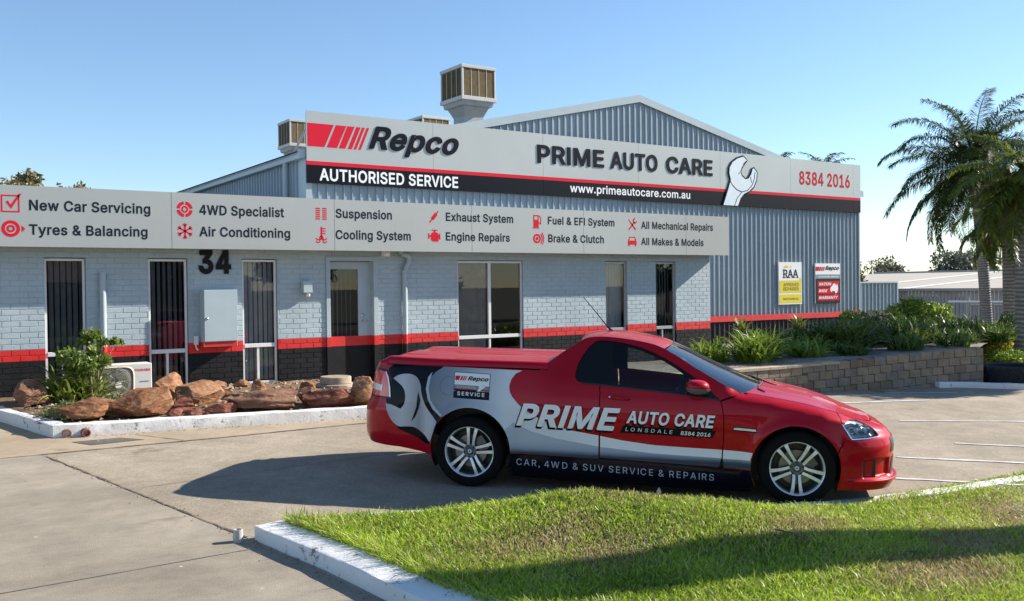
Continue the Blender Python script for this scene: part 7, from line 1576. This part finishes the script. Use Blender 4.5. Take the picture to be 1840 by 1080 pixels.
WRN = catmull([(-0.774, 1.008), (-0.726, 1.042), (-0.651, 1.059), (-0.585, 1.053), (-0.531, 1.02), (-0.497, 0.957), (-0.483, 0.878), (-0.449, 0.785), (-0.398, 0.707), (-0.318, 0.617)], 3)+[(-0.345, 0.54), (-0.372, 0.46), (-0.388, 0.42)]+catmull([(-0.40, 0.43), (-0.462, 0.498), (-0.545, 0.55), (-0.628, 0.554), (-0.703, 0.551), (-0.771, 0.611), (-0.814, 0.69), (-0.836, 0.762)], 3)+[(-0.773, 0.755)]+catmull([(-0.684, 0.721), (-0.648, 0.776), (-0.646, 0.872), (-0.683, 0.943), (-0.774, 1.008)], 3)[:-1]
skin('spanner', ccw(WRN), m_vwr, -1, O2, ds=0.03, dz=0.03)
skin('spanner_shade', ccw([(-0.516, 0.893), (-0.49, 0.815), (-0.506, 0.735), (-0.538, 0.654), (-0.579, 0.604), (-0.555, 0.669), (-0.528, 0.75), (-0.524, 0.829)]), m_vnavy, -1, O3, ds=0.03, dz=0.03)
side = lambda off: (lambda u, v, w=0.0: B(u, v, -1, off-w))
def cartext(s_, u0, u1, v0, v1, mat, off, bold, shear=0.0, skew=0.0, spacing=1.0):
    b = MB(); letters(b, s_, u0, u1, v0, v1, lambda u, v, w: (u, v+skew*(u-u0), 0), bold=bold, shear=shear, spacing=spacing); return wrap('lettering', b.v, b.f, mat, -1, off, ds=0.04, dz=0.03)
cartext('PRIME', 0.445, 1.432, 0.596, 0.818, m_vnavy, O2, 0.046, 0.30, -0.012)
cartext('PRIME', 0.462, 1.440, 0.617, 0.828, m_vwhite, O3, 0.032, 0.30, -0.012)
cartext('AUTO CARE', 1.478, 2.292, 0.664, 0.792, m_vnavy, O2, 0.042, 0.22, -0.016)
cartext('AUTO CARE', 1.492, 2.290, 0.684, 0.800, m_vwhite, O3, 0.028, 0.22, -0.016)
skin('dark_panel', ccw([(1.430, 0.592), (1.466, 0.662), (2.300, 0.648), (2.268, 0.580)]), m_vnavy, -1, O1+0.0008)
cartext('LONSDALE', 1.485, 1.915, 0.612, 0.645, m_vwhite, O2, 0.0, 0.15, -0.02, 1.5)
cartext('8384 2016', 1.985, 2.250, 0.598, 0.634, m_vwhite, O2, 0.018, 0.15, -0.02)
cartext('CAR, 4WD & SUV SERVICE & REPAIRS', 0.463, 2.288, 0.240, 0.300, m_vring, 0.010, 0.0, 0.0, -0.026, 1.25)
skin('fuel_flap', ccw([(-0.214+0.088*math.cos(t), 0.96+0.088*math.sin(t)) for t in [k*2*PI/40 for k in range(40)]]), m_vnavy, -1, O1+0.0006, holes=[[(-0.214+0.086*math.cos(t), 0.96+0.086*math.sin(t)) for t in [-k*2*PI/40 for k in range(40)]]])
def bq(fx, fy): return (-0.156+0.346*fx, 1.092-0.236*fy-0.010*fx)
def bpoly(P, mat, off, name): return skin(name, ccw([bq(*q) for q in P]), mat, -1, off, ds=0.08, dz=0.08)
bpoly([(-0.015, -0.02), (1.015, -0.02), (1.015, 1.02), (-0.015, 1.02)], m_vnavy, O1+0.0008, 'badge_border')
bpoly([(0, 0), (1, 0), (1, 0.48), (0, 0.48)], m_vwhite, O2, 'badge_field'); bpoly([(0, 0.48), (1, 0.48), (1, 0.64), (0, 0.64)], M('badge_grey', (0.20, 0.22, 0.25), 0.35), O2, 'badge_field'); bpoly([(0, 0.63), (1, 0.63), (1, 0.66), (0, 0.66)], m_signred, O2+0.0004, 'badge_field')
for a, c in ((0.02, 0.12), (0.15, 0.20), (0.225, 0.26), (0.285, 0.31)): bpoly([(a, 0.30), (c, 0.30), (c+0.05, 0.13), (a+0.05 if a > 0.03 else a, 0.13)], m_signred, O3, 'badge_stripe')
b = MB(); letters(b, 'Repco', 0.38, 0.97, -0.29, -0.12, lambda u, v, w: (*bq(u, -v), 0), bold=0.03, shear=0.34); wrap('lettering', b.v, b.f, m_vnavy, -1, O3)
b = MB(); letters(b, 'AUTHORISED', 0.08, 0.62, -0.595, -0.53, lambda u, v, w: (*bq(u, -v), 0), bold=0.0, spacing=1.4); wrap('lettering', b.v, b.f, m_vwhite, -1, O3)
b = MB(); letters(b, 'SERVICE', 0.10, 0.88, -0.90, -0.75, lambda u, v, w: (*bq(u, -v), 0), bold=0.018, spacing=1.3); wrap('lettering', b.v, b.f, m_vwhite, -1, O3)
bpoly([(0.66, 0.70), (0.72, 0.56), (0.70, 0.45), (0.78, 0.38), (0.84, 0.40), (0.80, 0.46), (0.83, 0.50), (0.90, 0.44), (0.88, 0.54), (0.80, 0.60), (0.75, 0.70)], m_vwhite, O3, 'badge_spanner')
# ------------------------------------------------------------------ lawn with its white kerb
KB = [(2.36, -8.62), (2.75, -8.60), (3.3, -8.70), (3.9, -8.96), (4.7, -9.38), (5.6, -9.88), (6.3, -10.14), (7.2, -10.28), (9.1, -10.44), (12.0, -10.62), (16.0, -10.85)]
KLft = [(3.9, -17.5), (3.30, -14.2), (2.98, -12.4), (2.66, -10.59), (2.53, -9.55), (2.36, -8.62)]
def lift(x): return interp([2.4, 5.6, 6.5, 7.5, 9.0, 16], [0.115, 0.115, 0.08, 0.035, 0.012, 0.010], x)
kerb('lawn_kerb', KLft, 0.36, 0.115, ground_z, m_kerb, 'white painted kerb along the driveway side of the lawn, ending at a sharp corner', 'kerb', side=-1, jit=0.004)
kerb('lawn_kerb', [(2.70, -8.622), (2.95, -8.64)]+KB[2:], 0.17, 0.115, lambda x, y: ground_z(x, y)+lift(x)-0.118, m_kerb, 'thin white painted kerb between the lawn and the parked ute', 'kerb', side=-1, jit=0.004)
def kb_y(x): return interp([p[0] for p in KB], [p[1] for p in KB], x)
def kl_x(y): return interp([p[1] for p in KLft], [p[0] for p in KLft], y)
MX = [2.4, 2.8, 3.2, 3.75, 4.1, 4.4, 4.65, 4.95, 5.1, 5.5, 6.15, 6.6, 7.0, 7.7, 9.0, 14]
MZ = [0.0, 0.02, 0.055, 0.13, 0.185, 0.235, 0.262, 0.25, 0.228, 0.175, 0.085, 0.04, 0.015, 0.0, 0.0, 0.0]
MH = hermite(MX, MZ)
def lawn_z(x, y):
    d = kb_y(x)-y-0.20
    return ground_z(x, y)+lift(x)-0.03+MH(x)*ss(-0.15, 0.35, d)*(1-0.95*ss(0.1, 1.7, d))
LX0, LX1, LY0, LY1 = 2.4, 16.0, -15.5, -8.6
b = MB(); NX, NY = 110, 60
def lp_(u, v):
    x = LX0+(LX1-LX0)*u; yb = kb_y(x)-0.10+0.1*ss(7.4, 8.6, x); y = LY0+(yb-LY0)*v**0.7
    return x, y
vs = []; ok = {}
for i in range(NX+1):
    for j in range(NY+1):
        x, y = lp_(i/NX, j/NY); x = max(x, kl_x(y)+0.16); vs.append((x, y, lawn_z(x, y)))
b.add(vs, [(i*(NY+1)+j, (i+1)*(NY+1)+j, (i+1)*(NY+1)+j+1, i*(NY+1)+j+1) for i in range(NX) for j in range(NY)])
struct(b.build('lawn_soil', M('lawn_soil', (0.045, 0.05, 0.018), 0.95, var2=(0.10, 0.085, 0.04), var=0.1, scale=5), smooth=True))
m_grass = leafmat('grass_green', (0.155, 0.25, 0.016), (0.50, 0.63, 0.07), 1.1, trans=0.4, rough=0.45)
m_straw = leafmat('grass_straw', (0.26, 0.21, 0.08), (0.52, 0.43, 0.21), 2.0, trans=0.3, rough=0.6)
rng = np.random.default_rng(77)
CX, CY = 0.0, -15.686
def gen(n):
    x = rng.uniform(2.45, 14.5, n); y = rng.uniform(-13.6, -8.6, n)
    kby = np.interp(x, [p[0] for p in KB], [p[1] for p in KB]); klx = np.interp(y, [p[1] for p in KLft], [p[0] for p in KLft])
    az = np.degrees(np.arctan2(x-CX, y-CY)); d = np.hypot(x-CX, y-CY)
    m = (y < kby+np.interp(x, [2.7, 5.4, 6.4, 7.3, 8.2, 9.0], [-0.03, -0.03, -0.14, -0.14, 0.0, 0.05])) & (x > klx+0.24) & (az < 84) & (az > 8) & (d > 3.2)
    keep = rng.uniform(size=n) < np.clip((8.5/d)**1.3, 0.25, 1)
    m &= keep & ((az < 65) | (rng.uniform(size=n) < 0.45))
    return x[m], y[m]
x, y = gen(620000)
N = len(x)
kby = np.interp(x, [p[0] for p in KB], [p[1] for p in KB]); klx = np.interp(y, [p[1] for p in KLft], [p[0] for p in KLft])
mh = np.interp(x, np.linspace(2.3, 15, 300), [MH(min(14, t)) for t in np.linspace(2.3, 15, 300)])
dd = kby-y-0.20; t = np.clip((dd+0.15)/0.5, 0, 1); smo = t*t*(3-2*t)
gz_ = 0.366-0.007*x+0.03*np.maximum(y, -17); t2 = np.clip((dd-0.1)/1.6, 0, 1); smo *= 1-0.95*t2*t2*(3-2*t2); zz = gz_+np.interp(x, [2.4, 5.6, 6.5, 7.5, 9.0, 16], [0.115, 0.115, 0.08, 0.035, 0.012, 0.010])-0.03+mh*smo
# bald, straw coloured patches
PT = [(5.18, -9.95, 0.55, 0.28), (4.3, -10.6, 0.45, 0.25), (5.7, -10.95, 0.5, 0.22), (5.95, -12.0, 0.6, 0.35), (3.95, -10.2, 0.5, 0.25), (8.2, -11.3, 0.8, 0.4), (6.9, -11.7, 0.5, 0.3)]
dry = np.zeros(N)
for px, py, rx, ry in PT: dry = np.maximum(dry, np.exp(-((x-px)/rx)**2-((y-py)/ry)**2))
low = (np.sin(x*2.1+1.3*np.sin(y*1.7))*np.sin(y*2.6+x*0.8)+np.sin(x*5.3-y*4.1)*0.5)*0.5
isdry = rng.uniform(size=N) < np.clip(0.15+1.05*dry*(0.8+0.5*low)+0.12*low, 0.03, 0.93)
edge = np.exp(-((x-klx-0.24)/0.22)**2)+0.3*np.exp(-((dd-0.05)/0.25)**2)*(x < 5)
h = (0.026+0.025*rng.uniform(size=N)**1.4)*np.exp(0.25*rng.normal(size=N).clip(-2, 2.2))*(1+0.30*low)*(1-0.45*dry)*(1+0.9*edge); w = rng.uniform(0.0022, 0.0042, N)*(1+np.hypot(x-CX, y-CY)/14)
a = rng.uniform(0, 2*PI, N); ln = h*rng.uniform(0.2, 1.1, N)
ox = np.cos(a)*ln-0.5*h*edge*(x < klx+0.7); oy = np.sin(a)*ln
fa = rng.uniform(0, PI, N); sx, sy = np.cos(fa)*w, np.sin(fa)*w
base = np.stack([x, y, zz-0.004], 1); S = np.stack([sx, sy, 0*sx], 1); mid = base+np.stack([ox*0.35, oy*0.35, h*0.62], 1); tip = base+np.stack([ox, oy, h*(0.92+0.1*rng.uniform(size=N))], 1)
V = np.stack([base-S, base+S, mid+S*0.75, mid-S*0.75, tip+S*0.12, tip-S*0.12], 1).reshape(-1, 3)
F = (np.arange(N)[:, None, None]*6+np.array([[0, 1, 2, 3], [3, 2, 4, 5]])[None]).reshape(-1, 4)
g = npobj('grass', V, F, [m_grass, m_straw], None, np.repeat(isdry.astype(np.int32), 2)); stuff(tag(g, 'sunlit mown grass with dry straw patches on the lawn', 'grass'))
print('grass blades', N)
# odds and ends
b = MB(); px, py = 2.24, -8.60; z = ground_z(px, py); b.lathe([(0.036, 0.0), (0.040, 0.045), (0.034, 0.10), (0.027, 0.10), (0.03, 0.02)], 18, Matrix.Translation((px, py, z)))
tag(b.build('pipe_stub', M('pipe_grey', (0.42, 0.40, 0.37), 0.8, var=0.35, scale=30), smooth=True, angle=40), 'short grey pipe stub standing beside the lawn kerb corner', 'pipe')
b = MB(); P = [(5.45, -11.0), (5.50, -11.12), (5.53, -11.28), (5.60, -11.50)]; b.tube([(x_, y_, lawn_z(x_, y_)+0.035+0.012*(i % 2)) for i, (x_, y_) in enumerate(P)], [0.007, 0.006, 0.005, 0.003], 6)
tag(b.build('twig', m_bark, smooth=True), 'dry twig lying on the shaded part of the lawn', 'twig')
b = MB(); q = Vector((5.60, -9.60, lawn_z(5.6, -9.6)+0.05)); b.add([q, q+Vector((0.03, 0.0, 0.03)), q+Vector((0.02, 0.02, 0.07)), q+Vector((-0.02, 0.01, 0.04))], [(0, 1, 2, 3)])
tag(b.build('dead_leaf', M('dead_leaf', (0.5, 0.42, 0.3), 0.7)), 'pale dry leaf caught in the grass in front of the ute', 'leaf')

# grit and dead leaves gathered along kerbs and joints; a few flat weeds in the turf
b = MB(); rnd = random.Random(9)
def grit(x, y, s_):
    z = ground_z(x, y)+0.008; a = rnd.uniform(0, 6.28); R_ = Matrix.Translation((x, y, z)) @ Matrix.Rotation(a, 4, 'Z'); l = s_*rnd.uniform(0.8, 2.2)
    b.add([R_ @ Vector(q) for q in ((-l, 0, 0), (0, -s_, 0), (l, 0, 0), (0, s_, 0), (0, 0, s_*0.7))], [(0, 1, 4), (1, 2, 4), (2, 3, 4), (3, 0, 4)])
for path, side_, n_ in ((PKF, -1, 260), ([(1.72, -3.3), (1.3, -1.57)], -1, 60), (KLft, -1, 200), (RW, -1, 160), ([(1.47, -4.30), (1.90, -6.42), (2.33, -8.53)], 0, 130)):
    for _ in range(n_):
        k = rnd.randrange(len(path)-1); t_ = rnd.random(); (xa, ya), (xb, yb) = path[k], path[k+1]; L_ = math.dist((xa, ya), (xb, yb)) or 1; o_ = abs(rnd.gauss(0, 0.07))+0.015 if side_ else rnd.gauss(0, 0.04)
        nx, ny = (yb-ya)/L_, -(xb-xa)/L_
        if path is KLft: nx, ny = -nx, -ny; nx, ny = -abs(nx), ny
        if path is PKF or path is RW: ny = -abs(ny)
        x_, y_ = xa+(xb-xa)*t_+nx*o_, ya+(yb-ya)*t_+ny*o_
        if path is RW and x_ < 12: continue
        grit(x_, y_, rnd.uniform(0.003, 0.010))
for _ in range(160): grit(rnd.uniform(0.5, 9), rnd.uniform(-8.5, -4), rnd.uniform(0.002, 0.006))
stuff(tag(b.build('grit', M('grit', (0.12, 0.085, 0.055), 0.9, var2=(0.36, 0.29, 0.21), var=0.1, scale=14)), 'loose grit and leaf crumbs along the kerbs and joints', 'grit'))
rng = np.random.default_rng(8); Vs, Fs = [], []
for _ in range(46):
    x_, y_ = rng.uniform(3.4, 8.5), rng.uniform(-12.2, -9.8)
    if y_ > kb_y(x_)-0.5 or x_ < kl_x(y_)+0.6: continue
    z_ = lawn_z(x_, y_)+0.022
    for k in range(rng.integers(5, 9)):
        a_ = rng.uniform(0, 6.28); l_ = rng.uniform(0.03, 0.06); s_ = len(Vs); c_, d_ = math.cos(a_), math.sin(a_)
        Vs += [(x_, y_, z_), (x_+c_*l_*0.5-d_*l_*0.2, y_+d_*l_*0.5+c_*l_*0.2, z_+0.012), (x_+c_*l_, y_+d_*l_, z_+0.004), (x_+c_*l_*0.5+d_*l_*0.2, y_+d_*l_*0.5-c_*l_*0.2, z_+0.012)]; Fs.append((s_, s_+1, s_+2, s_+3))
stuff(tag(npobj('weeds', np.array(Vs), np.array(Fs), m_leaf), 'flat broad leaved weeds scattered through the lawn', 'weeds'))
